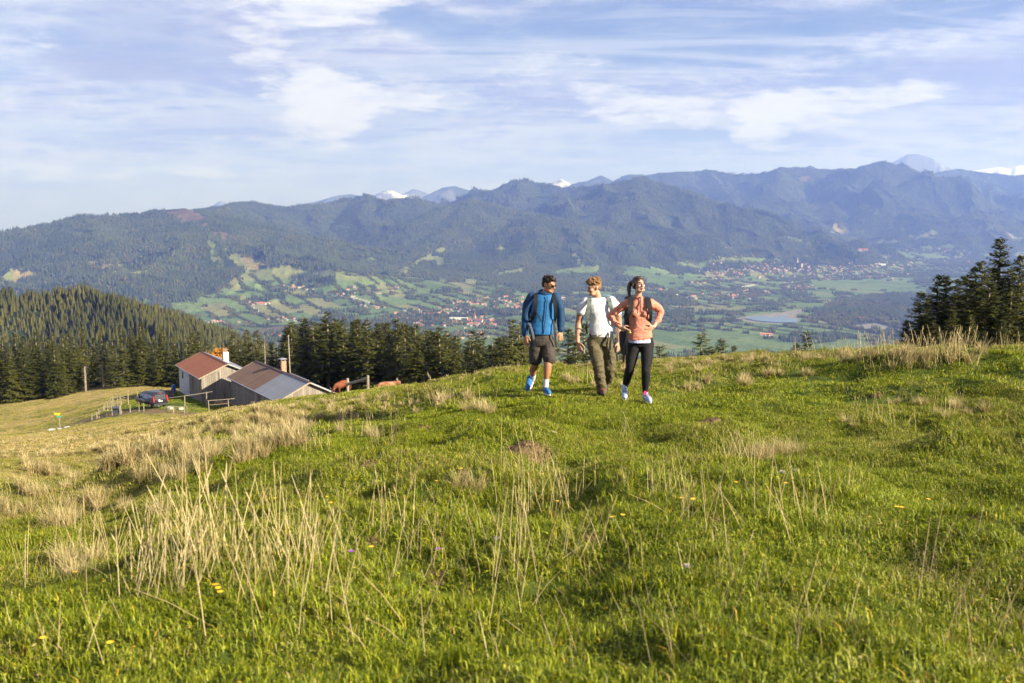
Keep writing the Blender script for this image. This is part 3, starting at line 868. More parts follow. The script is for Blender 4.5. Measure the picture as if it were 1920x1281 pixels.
tag(link('terrain', _me), 'broad valley floor and the wooded mountains beyond it', 'terrain', kind='structure')

# ray lookup on the valley sheet
def on_valley(px, py):
    """first place along a pixel's ray on the valley sheet"""
    u, v = (px - 960) / F, (640.5 - py) / F
    s = _rr / (CT + v * ST)
    ia = np.interp(u * s / _rr, _ang, np.arange(_NA))
    i0 = np.clip(np.floor(ia).astype(int), 0, _NA - 2); fr = ia - i0
    k = np.arange(len(_rr))
    zt = _Z[k, i0] * (1 - fr) + _Z[k, i0 + 1] * fr
    zr = (-ST + v * CT) * s
    ok = np.nonzero((zr <= zt) & (_rr > 2800))[0]
    if not len(ok): return None
    i = ok[0]
    if i > 0 and zr[i - 1] > zt[i - 1]:
        a = (zr[i - 1] - zt[i - 1]) / ((zr[i - 1] - zt[i - 1]) - (zr[i] - zt[i]))
        d = _rr[i - 1] + (_rr[i] - _rr[i - 1]) * a
    else:
        d = _rr[i]
    x = u * d / (CT + v * ST)
    return Vector((x, d, 0))

def vz(x, y):
    """height of the valley sheet (as meshed) at x, y arrays"""
    x, y = np.asarray(x, float), np.asarray(y, float)
    ia = np.clip(np.interp(x / y, _ang, np.arange(_NA)), 0, _NA - 1.001); ir = np.clip(np.interp(y, _rr, np.arange(len(_rr))), 0, len(_rr) - 1.001)
    a0, r0 = ia.astype(int), ir.astype(int); fa, fr = ia - a0, ir - r0
    return (_Z[r0, a0] * (1 - fa) + _Z[r0, a0 + 1] * fa) * (1 - fr) + (_Z[r0 + 1, a0] * (1 - fa) + _Z[r0 + 1, a0 + 1] * fa) * fr
# ================================================================== trees
def leaf_material(name, dark, light, transl=0.25, typ='OBJECT', rough=0.6):
    m = bpy.data.materials.new(name)
    m.use_nodes = True
    t = NT(m.node_tree)
    m.node_tree.nodes.clear()
    out = t.new('ShaderNodeOutputMaterial')
    co = t.new('ShaderNodeTexCoord').outputs['Object']
    geo = t.new('ShaderNodeNewGeometry')
    if typ == 'OBJECT':
        rnd = t.new('ShaderNodeObjectInfo').outputs['Random']
    else:
        rnd = t.attr('tint', 'INSTANCER').outputs['Fac']
    isl = geo.outputs['Random Per Island']
    f = t.math('ADD', t.math('MULTIPLY', rnd, 0.45), t.math('MULTIPLY', isl, 0.55))
    c = t.mix(f, dark, light)
    d = t.new('ShaderNodeBsdfPrincipled'); t.put(d.inputs['Base Color'], c)
    d.inputs['Roughness'].default_value = rough; d.inputs['Specular IOR Level'].default_value = 0.15
    if transl > 0:
        tr = t.new('ShaderNodeBsdfTranslucent'); t.put(tr.inputs[0], t.mix(0.5, c, light))
        mx = t.new('ShaderNodeMixShader'); mx.inputs[0].default_value = transl
        m.node_tree.links.new(d.outputs[0], mx.inputs[1]); m.node_tree.links.new(tr.outputs[0], mx.inputs[2])
        m.node_tree.links.new(mx.outputs[0], out.inputs[0])
    else:
        m.node_tree.links.new(d.outputs[0], out.inputs[0])
    return m
M_NEEDLE = leaf_material('spruce_needles', (0.020, 0.027, 0.007), (0.092, 0.092, 0.018), 0.12)
M_BARK = mat('spruce_bark', (0.20, 0.16, 0.12), 0.9, var=0.35, scale=3.0, bump=0.5)

def spruce_mesh(seed, H=14.0, Rb=2.5, bare=0.04, whorls=44, per=7, twigs=9, droop=0.22, ragged=0.25, size=1.0, m=None, core=0.0):
    """crown and trunk of a spruce: whorls of drooping boughs hung with small sprays"""
    rs = np.random.RandomState(seed)
    V, Fq = [], []
    boughs = MB()
    nv = 0
    for w in range(whorls):
        h = bare + (1 - bare) * ((w + rs.rand() * .6) / whorls) ** 0.92
        if h > 0.985: continue
        rad = Rb * (1 - h) ** 0.78 * (0.62 + 0.38 * min(1, (h - bare) / 0.10 + 0.3)) + 0.10
        for b in range(per if h < .8 else max(4, per - 2)):
            if rs.rand() < 0.10: continue
            phi = rs.rand() * 2 * math.pi
            L = rad * (1 - ragged * rs.rand() ** 0.8) * (1.12 if rs.rand() < .15 else 1)
            z0 = h * H + rs.normal(0, .06)
            up = 0.55 * max(0, h - .72) / .28 - droop * (1 - h) - 0.08
            dx, dy = math.cos(phi), math.sin(phi)
            n = max(3, int(twigs * (0.45 + 0.55 * L / Rb)))
            ts = np.linspace(0.12, 1.0, n) + rs.normal(0, .02, n)
            # bough spine: falls, then turns up at its tip
            r = L * ts
            zz = z0 + L * (up * ts + 0.16 * np.clip(ts - .45, 0, 1) ** 2 * 1.5 - 0.10 * ts * (1 - ts))
            for k in range(n):
                for side in (-1, 1):
                    tl = (0.20 + 0.34 * L * (1.05 - ts[k] * .75)) * (0.7 + .6 * rs.rand()) * size
                    wd = tl * (0.30 + .15 * rs.rand())
                    an = phi + side * (0.75 + 0.5 * rs.rand()) * (1.0 - 0.35 * ts[k])
                    c = np.array([dx * r[k], dy * r[k], zz[k]])
                    e = np.array([math.cos(an), math.sin(an), -0.28 - .35 * rs.rand()]); e /= np.linalg.norm(e)
                    s = np.cross(e, [0, 0, 1]); s /= max(1e-6, np.linalg.norm(s))
                    s = s * math.cos(rs.rand() * 1.2 - .6) + np.array([0, 0, 1]) * math.sin(rs.rand() * 1.6 - .8)
                    V += [c, c + e * tl * .45 + s * wd * .5, c + e * tl, c + e * tl * .5 - s * wd * .5]
                    Fq.append((nv, nv + 1, nv + 2, nv + 3)); nv += 4
            # hanging spray at the tip
            c = np.array([dx * r[-1], dy * r[-1], zz[-1]])
            e = np.array([dx, dy, 0.15]) * 0.35 * size; s = np.array([-dy, dx, 0.2]) * .10 * size
            V += [c - e * .4, c + s, c + e, c - s]; Fq.append((nv, nv + 1, nv + 2, nv + 3)); nv += 4
    # leader
    for k in range(10):
        a = rs.rand() * 6.28; zz = H * (0.95 + 0.052 * k / 10)
        e = np.array([math.cos(a) * .28, math.sin(a) * .28, .22]) * (1 - k * .07); c = np.array([0, 0, zz])
        s = np.array([-math.sin(a), math.cos(a), 0]) * .06
        V += [c, c + e * .5 + s, c + e, c + e * .5 - s]; Fq.append((nv, nv + 1, nv + 2, nv + 3)); nv += 4
    if core > 0:         # closed, uneven cone added inside to block light and darken the crown
        b = nv
        for hh, k in ((bare + .02, 1.0), (.35, .85), (.65, .62), (.97, .04)):
            for q in range(7):
                a = 6.2832 * q / 7; r_ = core * Rb * (1 - hh) ** .78 * rs.uniform(.8, 1.2) + .05
                V.append(np.array([math.cos(a) * r_, math.sin(a) * r_, hh * H]))
        for l in range(3):
            for q in range(7):
                Fq.append((b + l * 7 + q, b + l * 7 + (q + 1) % 7, b + (l + 1) * 7 + (q + 1) % 7, b + (l + 1) * 7 + q))
    crown = mesh_np('crown', np.array(V), np.array(Fq), [m or M_NEEDLE])
    t = MB()
    bend = rs.normal(0, .06, 2)
    zs = np.linspace(-0.6, H * .99, 9)
    t.tube([(bend[0] * (z / H) ** 2, bend[1] * (z / H) ** 2, z) for z in zs], [max(.012, 0.017 * H * (1 - max(0, z) / H) ** .85 + .01) for z in zs], 7)
    if bare > .2:      # dead stubs on the bare stem
        for k in range(26):
            z = rs.uniform(.12, bare + .08) * H; a = rs.rand() * 6.28; l = rs.uniform(.4, 1.3)
            t.tube([(0, 0, z), (math.cos(a) * l * .6, math.sin(a) * l * .6, z - .05), (math.cos(a) * l, math.sin(a) * l, z - .28)], [.03, .018, .006], 4)
    return crown, t.mesh('trunk', M_BARK, True)

SPRUCE = [spruce_mesh(11, Rb=2.6), spruce_mesh(12, Rb=2.2, droop=.3), spruce_mesh(13, Rb=2.9, ragged=.35, per=7), spruce_mesh(14, Rb=2.4, ragged=.4, whorls=40),
          spruce_mesh(15, Rb=2.0, whorls=46), spruce_mesh(16, Rb=3.0, ragged=.3, droop=.28)]
SPRUCE_BARE = spruce_mesh(17, Rb=2.0, bare=.40, whorls=30, ragged=.45)
SPRUCE_NEAR = [spruce_mesh(21, H=10, Rb=2.0, whorls=52, per=9, twigs=13, size=.62, ragged=.42, droop=.16), spruce_mesh(22, H=10, Rb=1.8, whorls=50, per=9, twigs=13, size=.6, ragged=.5, droop=.2),
               spruce_mesh(23, H=10, Rb=2.3, whorls=50, per=9, twigs=13, size=.62, ragged=.45, droop=.12)]

_ORD = 'first second third fourth fifth sixth seventh eighth ninth tenth eleventh twelfth thirteenth fourteenth fifteenth sixteenth seventeenth eighteenth nineteenth'.split()
_TEN = {2: 'twenty', 3: 'thirty', 4: 'forty', 5: 'fifty', 6: 'sixty', 7: 'seventy', 8: 'eighty', 9: 'ninety'}
_TENTH = {2: 'twentieth', 3: 'thirtieth', 4: 'fortieth', 5: 'fiftieth', 6: 'sixtieth', 7: 'seventieth', 8: 'eightieth', 9: 'ninetieth'}
def ordinal(n):
    if n == 100: return 'hundredth'
    if n > 100: return 'hundred-and-' + ordinal(n - 100)
    if n < 20: return _ORD[n - 1]
    return _TENTH[n // 10] if n % 10 == 0 else _TEN[n // 10] + '-' + _ORD[n % 10 - 1]

def put_spruce(x, y, zb, height, meshes, wide, yaw, H0):
    o = empty('spruce_tree', (x, y, zb), yaw)
    s = height / H0
    o.scale = (s * wide, s * wide, s)
    link('crown', meshes[0], o); link('trunk', meshes[1], o)
    return o

rng = random.Random(4)
def belt(name, group, items, label, meshes, H0=14.0):
    """items: (px, py of the top, distance, wide, mesh or None)"""
    items = sorted(items, key=lambda i: i[0])
    for k, (px, py, d, wide, me) in enumerate(items):
        top = at(px, py, d)
        zb = gz(top.x, top.y) - 0.15
        h = max(3.0, top.z - zb)
        o = put_spruce(top.x, top.y, zb, h, me or rng.choice(meshes), wide, rng.uniform(0, 6.28), H0)
        tag(o, label(k + 1, h, px), 'tree', group)

_cb = [(436, 622, 165), (462, 616, 160), (480, 619, 166), (508, 640, 172), (545, 601, 156), (569, 591, 150), (587, 599, 158), (613, 584, 148), (628, 601, 160), (642, 595, 152), (669, 592, 146),
       (688, 596, 142), (708, 605, 150), (726, 605, 144), (743, 591, 136), (759, 614, 142), (779, 604, 132), (796, 616, 138), (823, 613, 124), (838, 617, 130), (856, 626, 126), (886, 618, 114), (901, 620, 120), (923, 640, 118),
       (941, 631, 104), (960, 595, 98), (974, 606, 104), (1066, 616, 88), (1097, 606, 90), (1080, 640, 84), (1040, 640, 86), (1160, 630, 84), (1236, 645, 70), (1316, 622, 66), (1352, 634, 66), (1376, 648, 62), (1334, 650, 60), (1493, 640, 52), (1513, 619, 50), (1420, 655, 56)]
_cbi = [(px, py, d, rng.uniform(1.2, 1.7), None) for px, py, d in _cb]
for k in range(115):        # the rows behind, between the tops of the front row
    px = rng.uniform(530, 990)
    d0 = np.interp(px, [530, 640, 760, 900, 990], [158, 152, 140, 118, 102])
    _cbi.append((px, np.interp(px, [530, 613, 743, 860, 990], [606, 596, 602, 630, 626]) + rng.uniform(0, 24), d0 + rng.uniform(4, 40), rng.uniform(1.2, 1.8), None))
for px, py, d in ((425, 640, 172), (448, 636, 176), (470, 640, 170), (492, 634, 178), (520, 650, 176), (405, 655, 190)):
    _cbi.append((px, py, d, rng.uniform(1.0, 1.4), None))
belt('spruce_tree', 'spruces in the belt behind the huts and walkers', _cbi,
     lambda n, h, px: '%s spruce from the left in the dark belt behind the huts' % ordinal(n), SPRUCE)
_lb = [(4, 632, 186), (27, 624, 190), (42, 626, 184), (66, 618, 186), (86, 629, 192), (117, 623, 188), (138, 630, 196), (227, 608, 186), (245, 611, 192), (263, 602, 188), (286, 630, 194), (303, 609, 188), (326, 628, 194),
       (359, 615, 186), (372, 621, 192), (386, 638, 196), (175, 632, 200), (210, 626, 198), (100, 640, 184), (18, 650, 182), (345, 640, 198), (-12, 628, 186)]
_lbi = [(px, py, d, rng.uniform(1.05, 1.5), None) for px, py, d in _lb] + [(154, 607, 187, 1.0, SPRUCE_BARE), (188, 605, 188, .9, SPRUCE_BARE)]
for k in range(34):
    px = rng.uniform(-10, 400)
    _lbi.append((px, np.interp(px, [0, 150, 280, 400], [632, 622, 618, 640]) + rng.uniform(-6, 30), rng.uniform(198, 244), rng.uniform(1.0, 1.4), None))
def _llab(n, h, px):
    if px == 154: return 'tall spruce with a thick bare grey trunk at the left forest edge'
    if px == 188: return 'slim spruce with a long thin bare trunk leaning right at forest edge'
    return '%s spruce from the left along the left forest edge' % ordinal(n)
belt('spruce_tree', 'spruces along the left forest edge', _lbi, _llab, SPRUCE)
_rb = [(1700, 600, 60), (1727, 547, 58), (1742, 558, 62), (1762, 515, 60), (1777, 517, 62), (1796, 523, 58), (1814, 516, 61), (1828, 500, 58), (1842, 490, 56), (1877, 446, 58), (1914, 478, 57), (1945, 470, 60), (1858, 530, 54), (1895, 540, 53), (1750, 600, 54), (1785, 580, 53), (1715, 630, 56), (1820, 590, 52), (1935, 560, 53), (1770, 560, 64), (1800, 555, 66), (1835, 545, 64), (1865, 500, 64), (1895, 505, 62), (1735, 590, 66), (1760, 620, 50), (1880, 600, 50), (1845, 620, 50), (1800, 625, 51)]
belt('spruce_tree', 'spruces standing close behind the right-hand rise', [(px, py, d, rng.uniform(1.25, 1.75), None) for px, py, d in _rb],
     lambda n, h, px: ('tallest dark spruce rising above the grassy rise at right' if px == 1877 else '%s spruce from the left in the near clump at right' % ordinal(n)), SPRUCE_NEAR, 10.0)

# orange autumn tree behind the first hut's chimney
M_AUT = leaf_material('autumn_leaves', (0.30, 0.11, 0.012), (0.55, 0.26, 0.03), 0.3)
def leafy_tree(name, p, H, Rc, seed, m_leaf, n=900, ls=.16):
    rs = np.random.RandomState(seed)
    o = empty(name, p)
    t = MB()
    t.tube([(0, 0, -.3), (.05, 0, H * .3), (0, .05, H * .7)], [H * .03, H * .022, H * .01], 7)
    for k in range(9):
        a = rs.rand() * 6.28; z = H * rs.uniform(.25, .6)
        t.tube([(0, 0, z), (math.cos(a) * Rc * .4, math.sin(a) * Rc * .4, z + H * .12), (math.cos(a) * Rc * .8, math.sin(a) * Rc * .8, z + H * .2)], [H * .012, H * .008, H * .003], 5)
    t.build('trunk', M_BARK, o, smooth=True)
    cl = rs.normal(0, 1, (34, 3)); cl /= np.linalg.norm(cl, axis=1)[:, None]; cl *= rs.rand(34, 1) ** .4
    c = cl[rs.randint(0, 34, n)] * np.array([Rc, Rc, H * .36]) + np.array([0, 0, H * .62]) + rs.normal(0, Rc * .15, (n, 3))
    e = rs.normal(0, 1, (n, 3)); e /= np.linalg.norm(e, axis=1)[:, None]
    s = np.cross(e, rs.normal(0, 1, (n, 3))); s /= np.linalg.norm(s, axis=1)[:, None]
    v = np.stack([c - e * ls, c + s * ls * .6, c + e * ls, c - s * ls * .6], 1).reshape(-1, 3)
    link('crown', mesh_np('crown', v, np.arange(4 * n).reshape(-1, 4), [m_leaf]), o)
    return o
_p = at(408, 668, 152); _z = gz(_p.x, _p.y)
tag(leafy_tree('rowan_tree', (_p.x, _p.y, _z), _p.z - _z + 1.6, 1.7, 5, M_AUT, 1500, .17), 'orange autumn tree behind the white chimney of the red-roofed hut', 'tree')

# ------------------------------------------------------------------ wooded hill on the left
M_FAR = leaf_material('far_spruce', (0.026, 0.032, 0.009), (0.098, 0.092, 0.022), 0.0, 'INSTANCER', 0.9)
M_HILL = leaf_material('hill_spruce', (0.026, 0.032, 0.009), (0.098, 0.092, 0.022), 0.0, 'OBJECT', 0.9)
_par = [dict(seed=51, Rb=2.3), dict(seed=52, Rb=1.8), dict(seed=53, Rb=2.9), dict(seed=54, Rb=2.1), dict(seed=55, Rb=3.2)]
_far_me = [spruce_mesh(H=15.0, whorls=18, per=6, twigs=4, size=1.5, ragged=.4, m=M_FAR, core=.72, **k)[0] for k in _par]
_hill_me = []
for k in _far_me:
    c = k.copy(); c.materials.clear(); c.materials.append(M_HILL); _hill_me.append(c)
rs = np.random.RandomState(8)
_n = 11000
_hx = rs.uniform(-0.66, -0.24, _n); _hd = np.sqrt(rs.uniform(245 ** 2, 1180 ** 2, _n))
_hx = _hx * _hd
_hz = vz(_hx, _hd)
_ppx, _ppy = to_px(_hx, _hd, _hz + 13)
_keep = (_ppx > -60) & (_ppx < 560) & (_ppy > 535) & ((_hd > 420) | (_ppx < 430))
_hx, _hd, _hz, _ppx, _ppy = [a[_keep] for a in (_hx, _hd, _hz, _ppx, _ppy)]
_sc = rs.uniform(.5, .98, len(_hx)) * (0.45 + 1.15 * fbm(_hx / 55, _hd / 70, 3, 7)); _wd = rs.uniform(.9, 1.6, len(_hx))
_o = np.argsort(_hd)
_vis = [i for i in _o if 0 < _ppx[i] < 430 and _ppy[i] < 640 and _hd[i] > 500]
_solo = _vis[:150]
_mask = np.ones(len(_hx), bool); _mask[_solo] = False
for k, i in enumerate(_solo):
    o = link('spruce_tree', _hill_me[k % 5], None, (_hx[i], _hd[i], _hz[i] - .3))
    o.scale = (_sc[i] * _wd[i], _sc[i] * _wd[i], _sc[i]); o.rotation_euler = (0, 0, rs.rand() * 6.28)
    where = 'near the crest of' if _ppy[i] < 578 else ('on the right flank of' if _ppx[i] > 270 else ('low on' if _ppy[i] > 612 else 'halfway up'))
    tone = 'slim' if _wd[i] < 1.12 else ('broad' if _wd[i] > 1.38 else 'narrow pointed')
    tag(o, '%s spruce crowded among others %s the wooded hill at left' % (tone, where), 'tree', 'spruces of the wooded hill at left')
_sel = np.nonzero(_mask)[0]
scatter('hill_forest', np.stack([_hx, _hd, _hz - .3], 1)[_sel], rot_scale(rs.rand(len(_sel)) * 6.28, _sc[_sel] * _wd[_sel], _sc[_sel]), rs.randint(0, 5, len(_sel)), _far_me,
        'dense spruce wood covering the rounded hill at left', 'forest', np.clip(.5 + 2.2 * (fbm(_hx[_sel] / 70, _hd[_sel] / 90, 3, 13) - .5) + rs.normal(0, .22, len(_sel)), 0, 1))

# ------------------------------------------------------------------ woods of the valley and mountains: patches of many small trees
M_WOOD = leaf_material('mountain_wood', (0.014, 0.024, 0.010), (0.070, 0.082, 0.022), 0.0, 'INSTANCER', 1.0)
M_BROAD = leaf_material('broadleaf', (0.030, 0.045, 0.014), (0.110, 0.105, 0.032), 0.0, 'INSTANCER', 1.0)
M_AUTB = leaf_material('broadleaf_autumn', (0.060, 0.052, 0.018), (0.15, 0.10, 0.030), 0.0, 'INSTANCER', 1.0)
def wood_patch(seed, size=100.0, n=95, broad=0.12):
    rs = np.random.RandomState(seed)
    V, Fc, mi = [], [], []
    for k in range(n):
        x, y = (rs.rand(2) - .5) * size * 1.12
        b = len(V)
        if rs.rand() < broad:
            h, r = rs.uniform(10, 17), rs.uniform(4, 6.5); m = 1 if rs.rand() < .82 else 2
            prof = ((.15, .75), (.55, 1.0), (.85, .62)); ns = 6
        else:
            h, r = rs.uniform(15, 29), rs.uniform(3.2, 5.2); m = 0
            prof = ((.0, 1.0), (.45, .62)); ns = 5
        a0 = rs.rand() * 6.28
        for hh, rr in prof:
            for q in range(ns):
                a = a0 + 6.283 * q / ns; j = rs.uniform(.75, 1.2)
                V.append((x + math.cos(a) * r * rr * j, y + math.sin(a) * r * rr * j, h * hh - 2.0))
        V.append((x, y, h))
        L = len(prof)
        for l in range(L - 1):
            for q in range(ns):
                A, B = b + l * ns + q, b + l * ns + (q + 1) % ns
                Fc += [(A, B, B + ns), (A, B + ns, A + ns)]; mi += [m, m]
        for q in range(ns):
            Fc.append((b + (L - 1) * ns + q, b + (L - 1) * ns + (q + 1) % ns, b + L * ns)); mi.append(m)
    return mesh_np('wood_patch_%d' % seed, np.array(V), np.array(Fc), [M_WOOD, M_BROAD, M_AUTB], mi=mi)
_patches = [wood_patch(31), wood_patch(32), wood_patch(33, broad=.2), wood_patch(34, broad=.06)]
_patches_b = [wood_patch(41, 60, 26, .9), wood_patch(42, 60, 22, .85), wood_patch(43, 60, 28, .7)]
def slope_at(x, y, e=25.0):
    return (vz(x + e, y) - vz(x - e, y)) / (2 * e), (vz(x, y + e) - vz(x, y - e)) / (2 * e)
rs = np.random.RandomState(12)
# jittered 92 m lattice over the view
_gx, _gy = np.meshgrid(np.arange(-10500, 10500, 90.0), np.arange(2300, 17200, 90.0))
_gx = _gx.ravel() + rs.uniform(-30, 30, _gx.size); _gy = _gy.ravel() + rs.uniform(-30, 30, _gy.size)
_k = np.abs(_gx / _gy) < 0.60
_gx, _gy = _gx[_k], _gy[_k]
_gzv = vz(_gx, _gy)
_l, _, _hdd, _gpx, _gpy = land(_gx, _gy, _gzv)
_k = (_l == 0) & (_gpy < 700)
# leave the settlements and water open
_tm = np.zeros(len(_gx))
for x, y, w, h, c in _town:
    _tm = np.maximum(_tm, np.exp(-(((_gpx - x) / w) ** 2 + ((_gpy - y) / h) ** 2) * .8))
for pl in (_gravel, _gravel2, _riverbar, _riverbar2):
    _tm[poly_mask(_gpx, _gpy + 3, pl) | poly_mask(_gpx, _gpy - 1, pl) | poly_mask(_gpx, _gpy + 7, pl)] = 1
_k &= (_tm < .40)
# drop ground that is turned far away behind crests
_ab = _gzv - floor_z(_gx, _gy)
_con = _k & ((_ab > 45) | (fbm(_gx / 300, _gy / 300, 3, 171) > .60))
_x, _y, _z = _gx[_con], _gy[_con], _gzv[_con]
_sx, _sy = slope_at(_x, _y)
_s = rs.uniform(.92, 1.12, len(_x))
_yaw = rs.randint(0, 4, len(_x)) * (math.pi / 2) + rs.uniform(-.2, .2, len(_x))
_tint = np.clip(.25 + 1.1 * (fbm(_x / 420, _y / 420, 4, 181) - .3) + rs.normal(0, .1, len(_x)), 0, 1)
scatter('mountain_forest', np.stack([_x, _y, _z], 1), rot_scale(_yaw, _s, rs.uniform(.8, 1.1, len(_x)), _sx, _sy), rs.randint(0, 4, len(_x)), _patches,
        'dark mixed forest covering the mountains across the valley', 'forest', _tint)
# hedgerows, groves, river wood and garden trees on the low ground: short broadleaf clumps
_gx, _gy = np.meshgrid(np.arange(-4600, 5400, 34.0), np.arange(2900, 11500, 34.0))
_gx = _gx.ravel() + rs.uniform(-12, 12, _gx.size); _gy = _gy.ravel() + rs.uniform(-12, 12, _gy.size)
_k = (np.abs(_gx / _gy) < 0.58)
_gx, _gy = _gx[_k], _gy[_k]; _gzv = vz(_gx, _gy)
_ab = _gzv - floor_z(_gx, _gy)
_l, _, _hdd, _gpx, _gpy = land(_gx, _gy, _gzv)
_tm = np.zeros(len(_gx))
for x, y, w, h, c in _town:
    _tm = np.maximum(_tm, np.exp(-(((_gpx - x) / w) ** 2 + ((_gpy - y) / h) ** 2) * .8))
_wet = np.zeros(len(_gx), bool)
for pl in (_gravel, _gravel2, _riverbar, _riverbar2):
    _wet |= poly_mask(_gpx, _gpy, pl) | poly_mask(_gpx, _gpy + 4, pl)
_r = rs.rand(len(_gx))
_low = (_ab < 190)
_k = _low & ~_wet & (_gpy < 700) & (((_l == 0) & (_tm < .4) & (_r < .50)) | ((_tm >= .4) & (_r < .34)) | ((_l == 1) & (_r < .012)))
_x, _y, _z = _gx[_k], _gy[_k], _gzv[_k]
_sx, _sy = slope_at(_x, _y)
_s = rs.uniform(.35, .62, len(_x))
_tint = np.clip(.4 + 1.3 * (fbm(_x / 500, _y / 500, 3, 191) - .45) + rs.normal(0, .2, len(_x)), 0, 1)
scatter('valley_grove', np.stack([_x, _y, _z], 1), rot_scale(rs.rand(len(_x)) * 6.28, _s, rs.uniform(.65, 1.05, len(_x)), _sx, _sy), rs.randint(0, 3, len(_x)), _patches_b,
        'hedgerows, groves and river woods on the valley floor', 'woodland', _tint)
print('INSTANCES', len(_x))
# ================================================================== grass (stuff)
def grass_material(name, g_dark, g_light, straw1, straw2, bias=0.0, transl=0.25):
    """blades between two greens; the per-instance tint decides how many blades are straw"""
    m = bpy.data.materials.new(name)
    m.use_nodes = True
    t = NT(m.node_tree)
    m.node_tree.nodes.clear()
    out = t.new('ShaderNodeOutputMaterial')
    isl = t.new('ShaderNodeNewGeometry').outputs['Random Per Island']
    tint = t.attr('tint', 'INSTANCER').outputs['Fac']
    r2 = t.math('FRACT', t.math('MULTIPLY', isl, 17.31))
    r3 = t.math('FRACT', t.math('MULTIPLY', isl, 91.7))
    g = t.mix(r2, g_dark, g_light)
    g = t.mix(t.math('MULTIPLY', tint, 0.6), g, (0.25, 0.215, 0.04))
    s = t.mix(r3, straw1, straw2)
    k = t.smooth(t.math('SUBTRACT', t.math('ADD', tint, bias), isl), -0.03, 0.03)
    c = t.mix(k, g, s)
    c = t.mix(t.math('GREATER_THAN', r3, 0.985), c, (0.52, 0.32, 0.03))
    d = t.new('ShaderNodeBsdfPrincipled'); t.put(d.inputs['Base Color'], c)
    d.inputs['Roughness'].default_value = 0.5; d.inputs['Specular IOR Level'].default_value = 0.25
    tr = t.new('ShaderNodeBsdfTranslucent'); t.put(tr.inputs[0], t.mix(1.0, c, (1.25, 1.3, .8), 'MULTIPLY'))
    mx = t.new('ShaderNodeMixShader'); mx.inputs[0].default_value = transl
    m.node_tree.links.new(d.outputs[0], mx.inputs[1]); m.node_tree.links.new(tr.outputs[0], mx.inputs[2])
    m.node_tree.links.new(mx.outputs[0], out.inputs[0])
    return m
M_GRASS = grass_material('grass_blades', (0.040, 0.076, 0.004), (0.320, 0.345, 0.016), (0.29, 0.22, 0.085), (0.42, 0.33, 0.16), -0.06)
M_STRAW = grass_material('dry_grass', (0.26, 0.205, 0.08), (0.43, 0.35, 0.17), (0.34, 0.26, 0.11), (0.52, 0.43, 0.24), 0.5, 0.2)

def blade_patch(seed, size, n, h, w, lean=0.5, herbs=0.0, clump=0.0, round_=False):
    """n tapered bent blades over a square of SIZE metres"""
    rs = np.random.RandomState(seed)
    if round_:
        a = rs.rand(n) * 6.283; r = size * .5 * np.sqrt(rs.rand(n))
        p = np.stack([np.cos(a) * r, np.sin(a) * r], 1)
    else:
        p = (rs.rand(n, 2) - .5) * size * 1.15
    if clump > 0:
        cc = (rs.rand(max(4, int(n / 26)), 2) - .5) * size * 1.1
        k = rs.rand(n) < clump
        p[k] = cc[rs.randint(0, len(cc), k.sum())] + rs.normal(0, size * .035, (k.sum(), 2))
    hh = h[0] + (h[1] - h[0]) * rs.rand(n) ** 1.6
    ww = w[0] + (w[1] - w[0]) * rs.rand(n)
    th = rs.rand(n) * 6.283
    le = lean * (0.25 + rs.rand(n)) * hh
    dx, dy = np.cos(th) * le, np.sin(th) * le
    fa = th + rs.normal(1.57, .5, n)
    sx, sy = np.cos(fa) * ww * .5, np.sin(fa) * ww * .5
    z0 = np.full(n, -0.015)
    b1 = np.stack([p[:, 0] - sx, p[:, 1] - sy, z0], 1); b2 = np.stack([p[:, 0] + sx, p[:, 1] + sy, z0], 1)
    m1 = np.stack([p[:, 0] + dx * .35 - sx * .8, p[:, 1] + dy * .35 - sy * .8, hh * .62], 1); m2 = np.stack([p[:, 0] + dx * .35 + sx * .8, p[:, 1] + dy * .35 + sy * .8, hh * .62], 1)
    tp = np.stack([p[:, 0] + dx, p[:, 1] + dy, hh * (1 - .25 * lean * rs.rand(n))], 1)
    V = np.stack([b1, b2, m2, m1, tp], 1).reshape(-1, 3)
    i = np.arange(n)[:, None] * 5
    Q = i + np.array([[0, 1, 2, 3]]); T = i + np.array([[3, 2, 4]])
    nh = int(n * herbs)
    if nh:
        c = np.concatenate([(rs.rand(nh, 2) - .5) * size * 1.1, (rs.rand(nh, 1) * .5 + .1) * h[1]], 1)
        th = rs.rand(nh) * 6.283; l = w[1] * (.8 + 1.6 * rs.rand(nh) ** 2)
        e = np.stack([np.cos(th) * l, np.sin(th) * l, l * .3 * rs.rand(nh)], 1); s = np.stack([-np.sin(th) * l * .45, np.cos(th) * l * .45, rs.normal(0, .15, nh) * l], 1)
        V = np.concatenate([V, np.stack([c - e, c + s, c + e, c - s], 1).reshape(-1, 3)])
        Q = np.concatenate([Q, n * 5 + np.arange(nh)[:, None] * 4 + np.array([[0, 1, 2, 3]])])
    return V, Q, T

def patch_mesh(name, m, *a, **k):
    V, Q, T = blade_patch(*a, **k)
    return mesh_np(name, V, [Q, T], [m])

